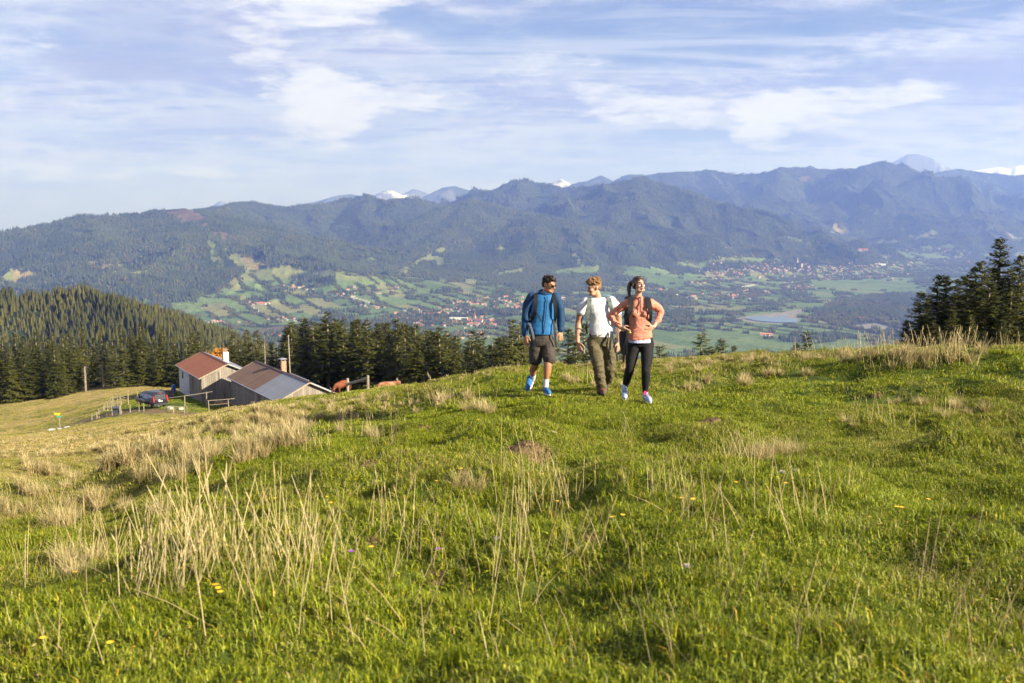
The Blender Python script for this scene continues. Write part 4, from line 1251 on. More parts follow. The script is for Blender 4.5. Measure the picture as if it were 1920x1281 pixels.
def tussock(seed, n, L, w, spread, base=.07, stiff=.5):
    """a fountain of long arching straws"""
    rs = np.random.RandomState(seed)
    V, Q = [], []
    for k in range(n):
        a = rs.rand() * 6.283; r = base * math.sqrt(rs.rand())
        p0 = np.array([math.cos(a) * r, math.sin(a) * r, -.02])
        a2 = a + rs.normal(0, .7)
        l = L * rs.uniform(.45, 1.0); out = spread * rs.uniform(.15, 1.0)
        d = np.array([math.cos(a2), math.sin(a2), 0]); s = np.array([-math.sin(a2 + rs.normal(0, .6)), math.cos(a2), 0])
        kn = rs.rand() < .18                     # some straws are broken over
        pts = []
        for t in (0, .35, .7, 1.0):
            o = out * l * t ** (1.6 if not kn else 1.2)
            z = l * (t * math.sqrt(max(.05, 1 - (out * .6) ** 2)) - (1 - stiff) * out * t ** 3 * .8)
            if kn and t > .6: z -= l * (t - .6) * 1.1; o += l * (t - .6) * .5
            pts.append(p0 + d * o + np.array([0, 0, max(z, .012 + .01 * rs.rand())]) if t > 0 else p0)
        for i, (q, ww) in enumerate(zip(pts, (1, .9, .65, .15))):
            V += [q - s * w * ww * .5, q + s * w * ww * .5]
        b = k * 8
        Q += [(b, b + 1, b + 3, b + 2), (b + 2, b + 3, b + 5, b + 4), (b + 4, b + 5, b + 7, b + 6)]
    return np.array(V), np.array(Q)

def stems(seed, n, L, spread, lean, head=True, w=.0035):
    """upright dead flower stalks with narrow seed heads"""
    rs = np.random.RandomState(seed)
    b = MB()
    for k in range(n):
        x, y = rs.normal(0, spread, 2)
        a = rs.rand() * 6.283; l = L * rs.uniform(.5, 1.05); le = lean * rs.uniform(.1, 1.0)
        tip = Vector((x + math.cos(a) * le * l, y + math.sin(a) * le * l, l * math.sqrt(max(.1, 1 - le * le))))
        mid = Vector((x, y, 0)).lerp(tip, .55) + Vector((0, 0, .02 * l))
        b.tube([(x, y, -.02), mid, tip], [w * rs.uniform(.5, .75), w * .5, w * .3], 3, cap=False)
        if head and rs.rand() < .6:
            d = (tip - mid).normalized()
            b.tube([tip - d * l * .16, tip - d * l * .08, tip + d * l * .04], [w * .4, w * rs.uniform(.8, 1.2), w * .2], 4, cap=False)
    return b

def place(points, mesh_index, tint, name, sources, label, size=None, sz=None, tilt=True):
    x, y = points[:, 0], points[:, 1]
    z = ground_at(x, y)
    e = 0.12 if size is None else size
    sx = (ground_at(x + e, y) - ground_at(x - e, y)) / (2 * e); sy = (ground_at(x, y + e) - ground_at(x, y - e)) / (2 * e)
    rs = np.random.RandomState(len(x))
    return scatter(name, np.stack([x, y, z + .006], 1), rot_scale(rs.rand(len(x)) * 6.283, rs.uniform(.85, 1.15, len(x)) if sz is None else sz, None if sz is None else sz, sx if tilt else None, sy if tilt else None), mesh_index, sources, label, 'grass', tint)

def lattice(d0, d1, step, seed, amin=-.60, amax=.60, keep=None):
    rs = np.random.RandomState(seed)
    xs = np.arange(amin * d1, amax * d1, step); ys = np.arange(d0, d1, step)
    X, Y = np.meshgrid(xs, ys)
    X = X.ravel() + rs.uniform(-.45, .45, X.size) * step; Y = Y.ravel() + rs.uniform(-.45, .45, Y.size) * step
    k = (X / np.maximum(Y, 1.5) > amin - .9 / np.maximum(Y, 1.5)) & (X / np.maximum(Y, 1.5) < amax + .9 / np.maximum(Y, 1.5)) & (Y > d0)
    return np.stack([X[k], Y[k]], 1), rs

def tintf(p, rs, scale=1.0, jit=.08):
    return np.clip(dryness(p[:, 0], p[:, 1]) * scale + rs.normal(0, jit, len(p)), 0, 1)

# bare earth: molehills, where no blade grows
MOLES = [(990, 842, 78, 0.040, .22), (1330, 796, 54, 0.045, .22), (570, 834, 44, 0.030, .25), (1108, 1006, 34, 0.018, .07), (1830, 978, 50, 0.014, .08), (695, 1015, 30, 0.012, .06), (400, 915, 34, 0.020, .12),
         (695, 870, 34, 0.015, .12), (795, 805, 24, 0.025, .14), (865, 884, 24, 0.020, .10), (815, 1085, 36, 0.010, .05), (1335, 970, 30, 0.015, .08), (555, 1270, 40, 0.020, .05), (1640, 740, 22, 0.030, .16)]
_mole = [(on_ground(px, py), w, dp) for px, py, w, h, dp in MOLES]
def off_moles(p, grow=1.0):
    k = np.ones(len(p), bool)
    for q, w, dp in _mole:
        rx = w * q.y / F / 2
        k &= ((p[:, 0] - q.x) / (rx * grow + .03)) ** 2 + ((p[:, 1] - q.y) / (dp * grow + .03)) ** 2 > 1
    return k
# close turf
_src = [patch_mesh('turf_near_%d' % i, M_GRASS, 60 + i, .26, 430, (.009, .036), (.0020, .0046), 1.2, .22, .30) for i in range(5)] + \
       [patch_mesh('turf_tall_%d' % i, M_GRASS, 70 + i, .26, 300, (.020, .065), (.0022, .0048), 1.1, .12, .75) for i in range(3)]
_p, rs = lattice(1.9, 12.5, .155, 51)
_p = _p[off_moles(_p)]
_lush = fbm(_p[:, 0] * .9, _p[:, 1] * .9, 3, 201)
_idx = np.where(rs.rand(len(_p)) < .04 + .8 * sstep(_lush, .54, .66), rs.randint(5, 8, len(_p)), rs.randint(0, 5, len(_p)))
place(_p, _idx, tintf(_p, rs, .75), 'grass', _src, 'short green pasture grass in the foreground', .08)
# turf round the walkers up to the rise
_src = [patch_mesh('turf_mid_%d' % i, M_GRASS, 80 + i, .6, 680, (.008, .030), (.0036, .0080), 1.2, .18, .4) for i in range(4)] + \
       [patch_mesh('turf_midtall_%d' % i, M_GRASS, 90 + i, .55, 480, (.02, .066), (.0036, .0080), 1.1, 0.08, .75) for i in range(3)]
_p, rs = lattice(12.2, 42, .36, 52)
_p = _p[off_moles(_p, 1.2)]
_lush = fbm(_p[:, 0] * .5, _p[:, 1] * .5, 3, 203)
_stand = np.exp(-(((_p[:, 0] - 1.1) / 2.6) ** 2 + ((_p[:, 1] - 14.6) / 1.4) ** 2))
_idx = np.where(rs.rand(len(_p)) < (.05 + .7 * sstep(_lush, .52, .66)) * (1 - .85 * _stand), rs.randint(4, 7, len(_p)), rs.randint(0, 4, len(_p)))
place(_p, _idx, tintf(_p, rs, .85), 'grass', _src, 'rough green turf where the walkers stand', .15)
# far turf on the left slope and by the huts
_src = [patch_mesh('turf_far_%d' % i, M_GRASS, 100 + i, 2.4, 900, (.02, .06), (.016, .03), .7, .0, .5) for i in range(3)] + \
       [patch_mesh('turf_fartall_%d' % i, M_GRASS, 110 + i, 2.0, 620, (.05, .14), (.016, .028), .7, .0, .8) for i in range(2)]
_p, rs = lattice(41, 235, 1.7, 53, -.62, .62)
_pz = ground_at(_p[:, 0], _p[:, 1]); _ppx, _ppy = to_px(_p[:, 0], _p[:, 1], _pz)
_k = ((_ppx < 900) | (_p[:, 1] < 60)) & (_ppx > -80)
_yard = np.exp(-(((_p[:, 0] + 44) / 17) ** 2 + ((_p[:, 1] - 136) / 13) ** 2))
_k &= (mud_mask(_p[:, 0], _p[:, 1]) < .55) & ((_yard < .5) | (rs.rand(len(_p)) < .8))
_p = _p[_k]; _yard = _yard[_k]
_idx = np.where((rs.rand(len(_p)) < .45) & (_yard < .4), rs.randint(3, 5, len(_p)), rs.randint(0, 3, len(_p)))
place(_p, _idx, tintf(_p, rs, 1.0, .12) * (1 - .8 * _yard), 'grass', _src, 'pasture grass on the slope down to the huts', .8)

# ------------------------------------------------------------------ dry grass
def straw_mesh(name, vq):
    return mesh_np(name, vq[0], vq[1], [M_STRAW])
TUS = [straw_mesh('tussock_%d' % i, tussock(120 + i, 150, .30, .0036, .85)) for i in range(4)]
TUSF = [straw_mesh('tussock_far_%d' % i, tussock(130 + i, 120, .36, .009, .85)) for i in range(3)]
TUSW = [straw_mesh('tussock_wide_%d' % i, tussock(140 + i, 90, .42, .024, .8, .3)) for i in range(3)]
STM = [stems(150 + i, 11, .52, .13, .45, w=.0042).mesh('stems_%d' % i, M_STRAW) for i in range(4)]
STF = [stems(160 + i, 9, .46, .26, .55, w=.0055).mesh('stems_far_%d' % i, M_STRAW) for i in range(3)]
LIE = [stems(170 + i, 5, .42, .16, .97, False, .0034).mesh('straws_%d' % i, M_STRAW) for i in range(3)]
SRC = TUS + TUSF + TUSW + STM + STF + LIE      # 0-3 tussock, 4-6 far, 7-9 wide far, 10-13 stems, 14-16 far stems, 17-19 lying straws
_pts, _ix, _sc, _ti = [], [], [], []
rs = np.random.RandomState(99)
def put(x, y, i, s, ti=None):
    _pts.append((x, y)); _ix.append(i); _sc.append(s); _ti.append(rs.rand() if ti is None else ti)
def drift(px, py, rpx, rpy, n, kind, s0=.7, s1=1.2, d1=120):
    n = max(1, int(n * (.42 if kind == 's' else .5)))
    """n clumps round a pixel of the photograph, on the ground"""
    for _ in range(n):
        p = on_ground(px + rs.normal(0, rpx * .5), py + rs.normal(0, rpy * .5), 2.6, d1)
        near = p.y < 13
        far = p.y > 34
        if kind == 't': i = rs.randint(0, 4) if near else (rs.randint(7, 10) if far else rs.randint(4, 7))
        elif kind == 's': i = rs.randint(10, 14) if near else rs.randint(14, 17)
        else: i = rs.randint(17, 20)
        put(p.x, p.y, i, rs.uniform(s0, s1))
# tall straw in the left foreground and the centre
drift(300, 1080, 90, 30, 9, 's', .7, 1.05); drift(385, 1085, 70, 40, 12, 's', .75, 1.15); drift(460, 1095, 70, 30, 8, 's', .5, .9); drift(600, 1050, 70, 40, 8, 's', .5, .85); drift(250, 1050, 60, 30, 6, 's', .5, .9)
drift(990, 1060, 40, 30, 4, 's', .6, .9); drift(720, 1010, 40, 20, 4, 's', .5, .85); drift(1000, 960, 60, 20, 5, 's', .5, .8); drift(1090, 960, 40, 20, 2, 's', .5, .8)
drift(890, 925, 30, 14, 4, 't', .5, .75); drift(1420, 862, 55, 14, 9, 't', .7, 1.0); drift(1370, 870, 60, 16, 8, 's', .4, .7); drift(1460, 850, 50, 12, 4, 't', .6, .9)
drift(700, 830, 30, 14, 8, 's', .7, 1.1); drift(700, 825, 22, 10, 5, 't', .6, .9); drift(570, 840, 60, 20, 6, 's', .5, .9)
drift(850, 762, 60, 14, 14, 's', .6, 1.0); drift(840, 760, 40, 8, 8, 't', .5, .8); drift(900, 775, 40, 8, 8, 't', .5, .9)
# left bank, band of dry tussocks
for px, py, n in ((140, 985, 9), (120, 950, 9), (60, 930, 8), (220, 960, 7), (300, 905, 9), (350, 880, 12), (410, 860, 14), (470, 850, 14), (200, 880, 14), (120, 890, 14), (60, 880, 14), (260, 860, 16), (330, 850, 18), (20, 960, 6), (520, 830, 10), (150, 1060, 4), (120, 1090, 3), (560, 815, 8)):
    drift(px, py, 70, 14, n, 't', .7, 1.15); drift(px, py, 70, 16, max(1, n // 4), 's', .5, .8)
for px, py, n in ((60, 850, 40), (180, 845, 40), (300, 835, 40), (400, 815, 40), (500, 800, 40), (560, 790, 30), (620, 780, 24), (100, 825, 40), (230, 815, 40), (330, 800, 40), (430, 790, 36), (520, 775, 36), (40, 815, 30), (600, 760, 20)):
    drift(px, py, 110, 16, n, 't', .45, .8, 130)
for px, py, n in ((620, 760, 20), (700, 745, 16), (760, 760, 10), (480, 765, 20), (700, 770, 10)):
    drift(px, py, 90, 12, n, 't', .3, .55, 120)
# along the crests
for x0, x1, y0, n in ((940, 1260, 700, 70), (1230, 1520, 690, 70), (1500, 1700, 680, 40), (760, 960, 722, 50), (1280, 1500, 700, 20)):
    for _ in range(n):
        px = rs.uniform(x0, x1); p = on_ground(px, y0 - rs.rand() * 14 - (px - x0) / (x1 - x0) * (16 if y0 > 700 else 10), 8, 90)
        put(p.x, p.y, rs.choice([4, 5, 6, 14, 15, 16, 4, 5]), rs.uniform(.25, .6))
for px, py, n, s in ((1650, 672, 20, .85), (1720, 672, 18, .9), (1790, 668, 22, .95), (1890, 655, 10, .9), (1560, 676, 12, .7), (1700, 690, 16, .8), (1760, 680, 12, .9)):
    drift(px, py, 60, 10, n, 's', .7 * s, 1.2 * s, 60); drift(px, py, 60, 9, n // 2, 't', .6 * s, .95 * s, 60)
for px, py, n in ((1380, 720, 14), (1300, 735, 8), (1480, 705, 10), (1820, 770, 9), (1790, 780, 6), (1600, 800, 5), (1250, 700, 12), (1150, 700, 14), (1080, 720, 12), (1160, 735, 6), (1690, 760, 8)):
    drift(px, py, 50, 8, n, 't', .35, .7, 60); drift(px, py, 50, 10, max(1, n // 3), 's', .4, .8, 60)
# single stalks and fallen straws scattered over the pasture
for _ in range(95):
    p = on_ground(rs.uniform(-20, 1940), rs.uniform(790, 1270), 2.6, 60); put(p.x, p.y, rs.randint(17, 20), rs.uniform(.4, 1.0))
for _ in range(20):
    p = on_ground(rs.uniform(0, 1920), rs.uniform(800, 1100), 2.6, 60); put(p.x, p.y, rs.randint(10, 14), rs.uniform(.3, .6))
_pts = np.array(_pts)
place(_pts, _ix, _ti, 'dry_grass', SRC, 'pale dry grass tussocks and straw stalks over the pasture', .2, np.array(_sc), tilt=False)
print('grass done')
# ================================================================== molehills, flowers and small things in the pasture
M_SOIL = mat('loose_soil', (.19, .135, .065), 1.0, hue2=(.085, .058, .030), scale=30, bump=.9, bscale=60, spec=.05)
def clod_mesh(seed):
    rs_ = np.random.RandomState(seed)
    bm = bmesh.new(); bmesh.ops.create_icosphere(bm, subdivisions=1, radius=1.0)
    for v in bm.verts:
        v.co *= 1 + rs_.normal(0, .18)
    V = np.array([v.co[:] for v in bm.verts]); Fc = np.array([[v.index for v in f.verts] for f in bm.faces]); bm.free()
    return V, Fc
_cl = [clod_mesh(s) for s in range(5)]
def molehill(px, py, label, n=70):
    w, h, dp = next(q[2:] for q in MOLES if q[0] == px and q[1] == py)
    p = on_ground(px, py)
    k = p.y / F
    rx, ry = w * k / 2, dp
    rs_ = np.random.RandomState(int(px + py))
    bm = bmesh.new(); bmesh.ops.create_icosphere(bm, subdivisions=4, radius=1.0)
    V = np.array([v.co[:] for v in bm.verts]); Fc = np.array([[v.index for v in f.verts] for f in bm.faces]); bm.free()
    q = 1 + .5 * (fbm(V[:, 0] * 2.2 + px, V[:, 1] * 2.2 + py, 3, 401) - .5) * 2
    lump = fbm(V[:, 0] * 7 + px, V[:, 1] * 7 - py, 3, 411)
    X = V[:, 0] * rx * q; Y = V[:, 1] * ry * q; Z = np.where(V[:, 2] > 0, V[:, 2] ** 1.5 * h * (.35 + 1.2 * lump), V[:, 2] * .05)
    Z = Z + ground_at(p.x + X, p.y + Y) - p.z
    o = link('molehill', mesh_np('molehill', np.stack([X, Y, Z], 1), Fc, [M_SOIL]), None, p)
    Vs, Fs, b = [], [], 0
    for i in range(n):
        a = rs_.rand() * 6.283; r = rs_.rand() ** .6 * 1.25
        x, y = math.cos(a) * rx * r, math.sin(a) * ry * r
        z = gz(p.x + x, p.y + y) - p.z + h * max(0, 1 - r) * .85
        s = rs_.uniform(.005, .028) * min(1.7, .35 + rx * 2.8)
        cv, cf = _cl[rs_.randint(0, 5)]
        Vs.append(cv * s + np.array([x, y, z])); Fs.append(cf + b); b += len(cv)
    c = link('clods', mesh_np('clods', np.concatenate(Vs), np.concatenate(Fs), [M_SOIL]), o); c['kind'] = 'stuff'
    tag(o, label, 'molehill', 'molehills in the pasture')
molehill(990, 842, 'broad brown molehill in mid pasture in front of the blue-jacketed man', 230)
molehill(1330, 796, 'brown molehill right of the woman, beside dark grass', 140)
molehill(570, 834, 'low dark molehill left of a pale straw clump', 50)
molehill(1108, 1006, 'small dark molehill in centre foreground behind straw stalks', 60)
molehill(1830, 978, 'flat pale molehill near the right edge', 50)
molehill(695, 1015, 'small reddish molehill left of centre behind straw', 50)
molehill(400, 915, 'reddish flat molehill on the left bank edge', 30)
molehill(695, 870, 'pale flat earth patch left of the broad molehill', 40)
molehill(795, 805, 'tiny earth heap above the straw clump, left of centre', 30)
molehill(865, 884, 'small dark earth heap below the broad molehill', 30)
molehill(815, 1085, 'dark bare earth hollow in the centre foreground', 50)
molehill(1335, 970, 'thin brown earth patch right of centre foreground', 30)
molehill(555, 1270, 'lump of earth at the bottom edge left of centre', 30)
molehill(1640, 740, 'small reddish earth heap under the right-hand rise', 30)

M_PETAL = mat('yellow_petal', (.80, .46, .01), .5); M_STALK = mat('flower_stalk', (.10, .17, .03), .6); M_CLOCK = mat('seed_fluff', (.30, .27, .23), .9); M_PURPLE = mat('purple_petal', (.32, .06, .45), .6)
def flower_parts(kind):
    b = MB(); b.tube([(0, 0, -.01), (.006, .004, .05), (.0, .0, .10)], .0016, 5); st = b.mesh('stalk', M_STALK)
    b = MB()
    if kind == 'clock':
        rr_ = random.Random(2)
        for _ in range(60):
            d = Vector((rr_.gauss(0, 1), rr_.gauss(0, 1), rr_.gauss(0, 1))).normalized()
            b.tube([Vector((0, 0, .11)) + d * .004, Vector((0, 0, .11)) + d * .019], [.0008, .0022], 3)
        return st, b.mesh('seed_head', M_CLOCK)
    m = M_PETAL if kind == 'yellow' else M_PURPLE
    for k in range(11):
        a = 6.283 * k / 11; d = Vector((math.cos(a), math.sin(a), .35)); s = Vector((-math.sin(a), math.cos(a), 0)) * .0048; c = Vector((0, 0, .10))
        b.add([c, c + d * .010 + s, c + d * .019, c + d * .010 - s], [(0, 1, 2, 3)])
    b.tube([(0, 0, .098), (0, 0, .106)], [.006, .004], 7)
    return st, b.mesh('petals', m)
_fl = {k: flower_parts(k) for k in ('yellow', 'clock', 'purple')}
def flower(kind, px, py, label, s=1.0):
    p = on_ground(px, py + 12)
    o = empty('%s_flower' % {'yellow': 'hawkbit', 'clock': 'dandelion', 'purple': 'clover'}[kind], p, px)
    t = at(px, py, p.y)
    z = max(.05, t.z - p.z); o.scale = (s, s, max(.5, min(1.6, z / .10)))
    link('stalk', _fl[kind][0], o); link(_fl[kind][1].name.split('.')[0], _fl[kind][1], o)
    tag(o, label, 'flower', {'yellow': 'yellow flowers in the turf', 'clock': 'dandelion clocks in the turf', 'purple': 'purple clover in the turf'}[kind])
for i, (px, py) in enumerate(((405, 1107), (410, 1113), (414, 1122), (455, 989), (516, 936), (614, 934), (621, 947), (1045, 942), (1168, 972), (1148, 976), (1300, 941), (712, 923), (819, 905), (865, 880), (1681, 956), (1691, 956), (1740, 941), (1380, 910), (1473, 910), (1299, 943), (208, 1222), (82, 1213), (1278, 939), (1018, 890), (897, 787), (1555, 790), (697, 1034), (142, 1079))):
    flower('yellow', px, py, 'yellow hawkbit flower, %s counting from the left of the pasture' % ordinal(1 + sorted(x for x, y in ((405, 0), (410, 0), (414, 0), (455, 0), (516, 0), (614, 0), (621, 0), (1045, 0), (1168, 0), (1148, 0), (1300, 0), (712, 0), (819, 0), (865, 0), (1681, 0), (1691, 0), (1740, 0), (1380, 0), (1473, 0), (1299, 0), (208, 0), (82, 0), (1278, 0), (1018, 0), (897, 0), (1555, 0), (697, 0), (142, 0))).index(px)), .85)
flower('clock', 931, 1018, 'grey dandelion clock near the centre foreground hollow', .9); flower('clock', 1288, 1072, 'grey dandelion clock low right of centre foreground', .9); flower('clock', 1466, 889, 'pale dandelion clock under the straw tussock, left one'); flower('clock', 1492, 887, 'pale dandelion clock under the straw tussock, right one')
flower('purple', 659, 1041, 'purple clover head left of centre foreground', .9); flower('purple', 823, 1037, 'purple clover head beside the dark hollow', 1.2)
p = on_ground(1037, 817); M_PALE = mat('pale_mushroom', (.30, .25, .19), .8, var=.2, scale=40)
b = MB()
for k, (x, y, s) in enumerate(((0, 0, .032), (.045, .012, .028), (-.03, .02, .02), (.02, -.025, .022))):
    b.tube([(x, y, gz(p.x + x, p.y + y) - p.z), (x, y, gz(p.x + x, p.y + y) - p.z + s * .9)], s * .35, 7)
    b.tube([(x, y, gz(p.x + x, p.y + y) - p.z + s * .7), (x, y, gz(p.x + x, p.y + y) - p.z + s * 1.0), (x, y, gz(p.x + x, p.y + y) - p.z + s * 1.25)], [s * .9, s * .8, s * .25], 9)
tag(b.build('mushroom_clump', M_PALE, None, p), 'pale mushroom clump in the turf behind the broad molehill', 'mushroom')
# ================================================================== alpine huts, van, fences, cattle
def wood_mat(name, c1, c2, grain=(14, 14, .8)):
    m = bpy.data.materials.new(name); m.use_nodes = True
    t = NT(m.node_tree); bs = m.node_tree.nodes['Principled BSDF']
    co = t.new('ShaderNodeTexCoord').outputs['Object']
    rnd = t.new('ShaderNodeObjectInfo').outputs['Random']
    mp = t.new('ShaderNodeMapping'); t.put(mp.inputs['Vector'], co); mp.inputs['Scale'].default_value = grain
    t.put(mp.inputs['Location'], t.vmath('SCALE', (7, 3, 5))); 
    n = t.noise(mp.outputs[0], 1.0, 5, .65)
    c = t.mix(t.smooth(n, .3, .7), c1, c2)
    c = t.mix(t.math('MULTIPLY', rnd, .65), c, t.mix(1.0, c, (.45, .43, .42), 'MULTIPLY'))
    t.put(bs.inputs['Base Color'], c); bs.inputs['Roughness'].default_value = .9; bs.inputs['Specular IOR Level'].default_value = .15
    b = t.new('ShaderNodeBump'); b.inputs['Strength'].default_value = .5; b.inputs['Distance'].default_value = .02
    t.put(b.inputs['Height'], n); t.put(bs.inputs['Normal'], b.outputs[0])
    return m
M_GREYWOOD = wood_mat('weathered_wood', (.33, .295, .25), (.20, .17, .14))
M_DARKWOOD = wood_mat('dark_old_wood', (.24, .20, .16), (.13, .105, .085))  # darker wood of the doors, pales, barrel stand and inner hut walls
M_RAIL = wood_mat('fence_wood', (.38, .325, .25), (.24, .20, .15))
def sheet_mat(name, c1, c2, metal, rough, sc=1.2):
    m = bpy.data.materials.new(name); m.use_nodes = True
    t = NT(m.node_tree); bs = m.node_tree.nodes['Principled BSDF']
    co = t.new('ShaderNodeTexCoord').outputs['Object']
    rnd = t.new('ShaderNodeObjectInfo').outputs['Random']
    n = t.noise(co, sc, 6, .65); n2 = t.noise(co, sc * 9, 3, .6)
    c = t.mix(t.smooth(t.math('ADD', n, t.math('MULTIPLY', t.math('SUBTRACT', n2, .5), .35)), .35, .68), c1, c2)
    c = t.mix(t.math('MULTIPLY', rnd, .35), c, t.mix(1.0, c, (.62, .6, .6), 'MULTIPLY'))
    t.put(bs.inputs['Base Color'], c); bs.inputs['Metallic'].default_value = metal; bs.inputs['Roughness'].default_value = rough
    return m
M_RUST = sheet_mat('rusty_red_sheet', (.185, .070, .040), (.135, .055, .036), .1, .6)
M_BROWN = sheet_mat('brown_sheet', (.14, .085, .06), (.095, .064, .054), .15, .6)
M_SILVER = sheet_mat('bare_metal_sheet', (.20, .215, .25), (.15, .165, .20), .3, .5)
M_PLASTER = mat('white_plaster', (.46, .45, .44), .9, var=.12, scale=2.0, bump=.3)
M_BRICK = mat('chimney_brick', (.34, .20, .13), .9, var=.4, scale=6.0, bump=.4)
M_DARK = mat('dark_opening', (.015, .014, .013), .8)
M_METAL = mat('galvanised_metal', (.45, .46, .48), .4, .7)
M_PANE = mat('window_glass', (.02, .025, .03), .08, .0, .8)

def sheet_mesh(name, w, L, pitch, amp, m, tiles=0):
    """one corrugated sheet: w along the ridge (x), L down the slope (y from 0 to L)"""
    nx = int(round(w / pitch)) * 4
    ny = max(2, tiles * 2)
    V, Fc = [], []
    for j in range(ny + 1):
        t = j / ny
        y = L * t
        zo = 0.0
        if tiles:
            y = L * ((j // 2) + (j % 2) * .97) / tiles if j < ny else L
            zo = .022 * (j % 2)
        for i in range(nx + 1):
            V.append((w * i / nx, y, amp * math.cos(2 * math.pi * i / 4) + zo))
    for j in range(ny):
        for i in range(nx):
            a = j * (nx + 1) + i
            Fc.append((a, a + 1, a + nx + 2, a + nx + 1))
    nb = len(V)
    V2 = V + [(x, y, z - .03) for x, y, z in V]
    Fc2 = Fc + [tuple(q + nb for q in f[::-1]) for f in Fc]
    for i in range(nx):
        a = i; Fc2.append((a, a + nb, a + nb + 1, a + 1))
        a = ny * (nx + 1) + i; Fc2.append((a, a + 1, a + nb + 1, a + nb))
    me = bpy.data.meshes.new(name); me.from_pydata(V2, [], Fc2); me.materials.append(m); me.update()
    return me

def hut(name, apex, rdir, length, half, rise, eave, label, roof_left, roof_right, tiles, plaster):
    """local frame: x runs from the near gable back along the ridge, y to the left eave (+) and right eave (-), z up from the ground"""
    rx = math.atan2(rdir[1], rdir[0])
    zb = apex.z - rise - eave
    o = empty(name, (apex.x, apex.y, zb), rx)
    ins = 0.45          # roof overhang at the gable
    tl = math.hypot(half, rise); sl = math.atan2(rise, half)
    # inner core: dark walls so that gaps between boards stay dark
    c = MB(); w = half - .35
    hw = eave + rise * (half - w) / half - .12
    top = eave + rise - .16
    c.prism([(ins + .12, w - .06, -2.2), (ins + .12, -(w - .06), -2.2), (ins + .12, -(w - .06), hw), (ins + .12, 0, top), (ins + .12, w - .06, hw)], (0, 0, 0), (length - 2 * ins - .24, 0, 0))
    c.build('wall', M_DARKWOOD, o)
    # gable boards, each cut to the roof line
    n = int(2 * w / .26); bw = 2 * w / n
    rr = random.Random(len(name))
    for k in range(n):
        y0, y1 = -w + k * bw + .008, -w + (k + 1) * bw - .008
        h0 = eave + rise * (1 - abs(y0) / half) - .10; h1 = eave + rise * (1 - abs(y1) / half) - .10
        lo = -1.6 if rr.random() < .85 else rr.uniform(.0, .12)
        x = ins + rr.uniform(-.012, .012)
        b = MB(); b.prism([(x, y0, lo), (x, y1, lo), (x, y1, h1), (x, y0, h0)], (0, 0, 0), (.035, 0, 0))
        b.build('board', M_GREYWOOD, o)
    # boards of the long left wall
    b = MB(); b.box((0, 0, (hw - 1.7) / 2 - .02), (.27, .035, hw + 1.64)); bme = b.mesh('board', M_GREYWOOD)
    nb = int((length - 2 * ins) / .285)
    for k in range(nb):
        x = ins + .16 + k * .285
        if plaster and x > length * .52: break
        q = link('board', bme, o, (x, w - .02 + rr.uniform(-.012, .012), 0))
    if plaster:
        p = MB(); p.box(((length * .52 + length - ins) / 2 + .1, w - .01, hw / 2 - .75), (length * .48 - ins - .1, .08, hw + 1.45)); p.build('plaster_wall', M_PLASTER, o)
        wi = MB(); wi.box((length * .80, w + .035, 1.25), (.75, .06, .95)); wo = wi.build('window', M_GREYWOOD, o)
        for s in (-1, 1):
            g = MB(); g.box((length * .80 + s * .165, w + .07, 1.25), (.29, .02, .80)); g.build('pane', M_PANE, wo)
    # door in the long wall
    d = MB(); d.box((length * .40, w + .03, .95), (1.0, .05, 1.9)); do = d.build('door', M_DARKWOOD, o)
    d = MB(); d.box((length * .40 + .38, w + .07, 1.0), (.06, .05, .16)); d.build('handle', M_METAL, do)
    # roof: one object per corrugated sheet
    for side, spec in ((1, roof_left), (-1, roof_right)):
        x = 0.0
        for cnt, m, pitch in spec:
            me = sheet_mesh('roof_sheet', 1.0, tl + .12, pitch, .03, m, tiles)
            for k in range(cnt):
                q = link('roof_sheet', me, o, (x, 0, eave + rise + .02))
                if side > 0:
                    q.rotation_euler = (-sl, 0, 0)
                else:
                    q.rotation_euler = (-sl, 0, math.pi); q.location = (x + 1.0, 0, eave + rise + .02)
                x += 1.0
    # barge boards, ridge cap, gutter
    for s in (1, -1):
        for xx, nm in ((-.03, 'barge_board'), (length + .03, 'barge_board')):
            b = MB(); b.prism([(xx, 0, eave + rise + .09), (xx, s * half * 1.01, eave + .06), (xx, s * half * 1.01, eave - .12), (xx, 0, eave + rise - .10)], (0, 0, 0), (.05, 0, 0)); b.build(nm, M_METAL if s < 0 else M_RAIL, o)
    b = MB(); b.prism([(-.04, .22, eave + rise - .01), (-.04, 0, eave + rise + .11), (-.04, -.22, eave + rise - .01)], (0, 0, 0), (length + .08, 0, 0)); b.build('ridge_cap', roof_left[-1][1], o)
    b = MB(); b.tube([(-.1, half + .08, eave - .03), (length + .1, half + .08, eave - .03)], .055, 6); b.build('gutter', M_METAL, o)
    tag(o, label, 'hut', 'alpine huts in the hollow')
    return o, eave, rise, half

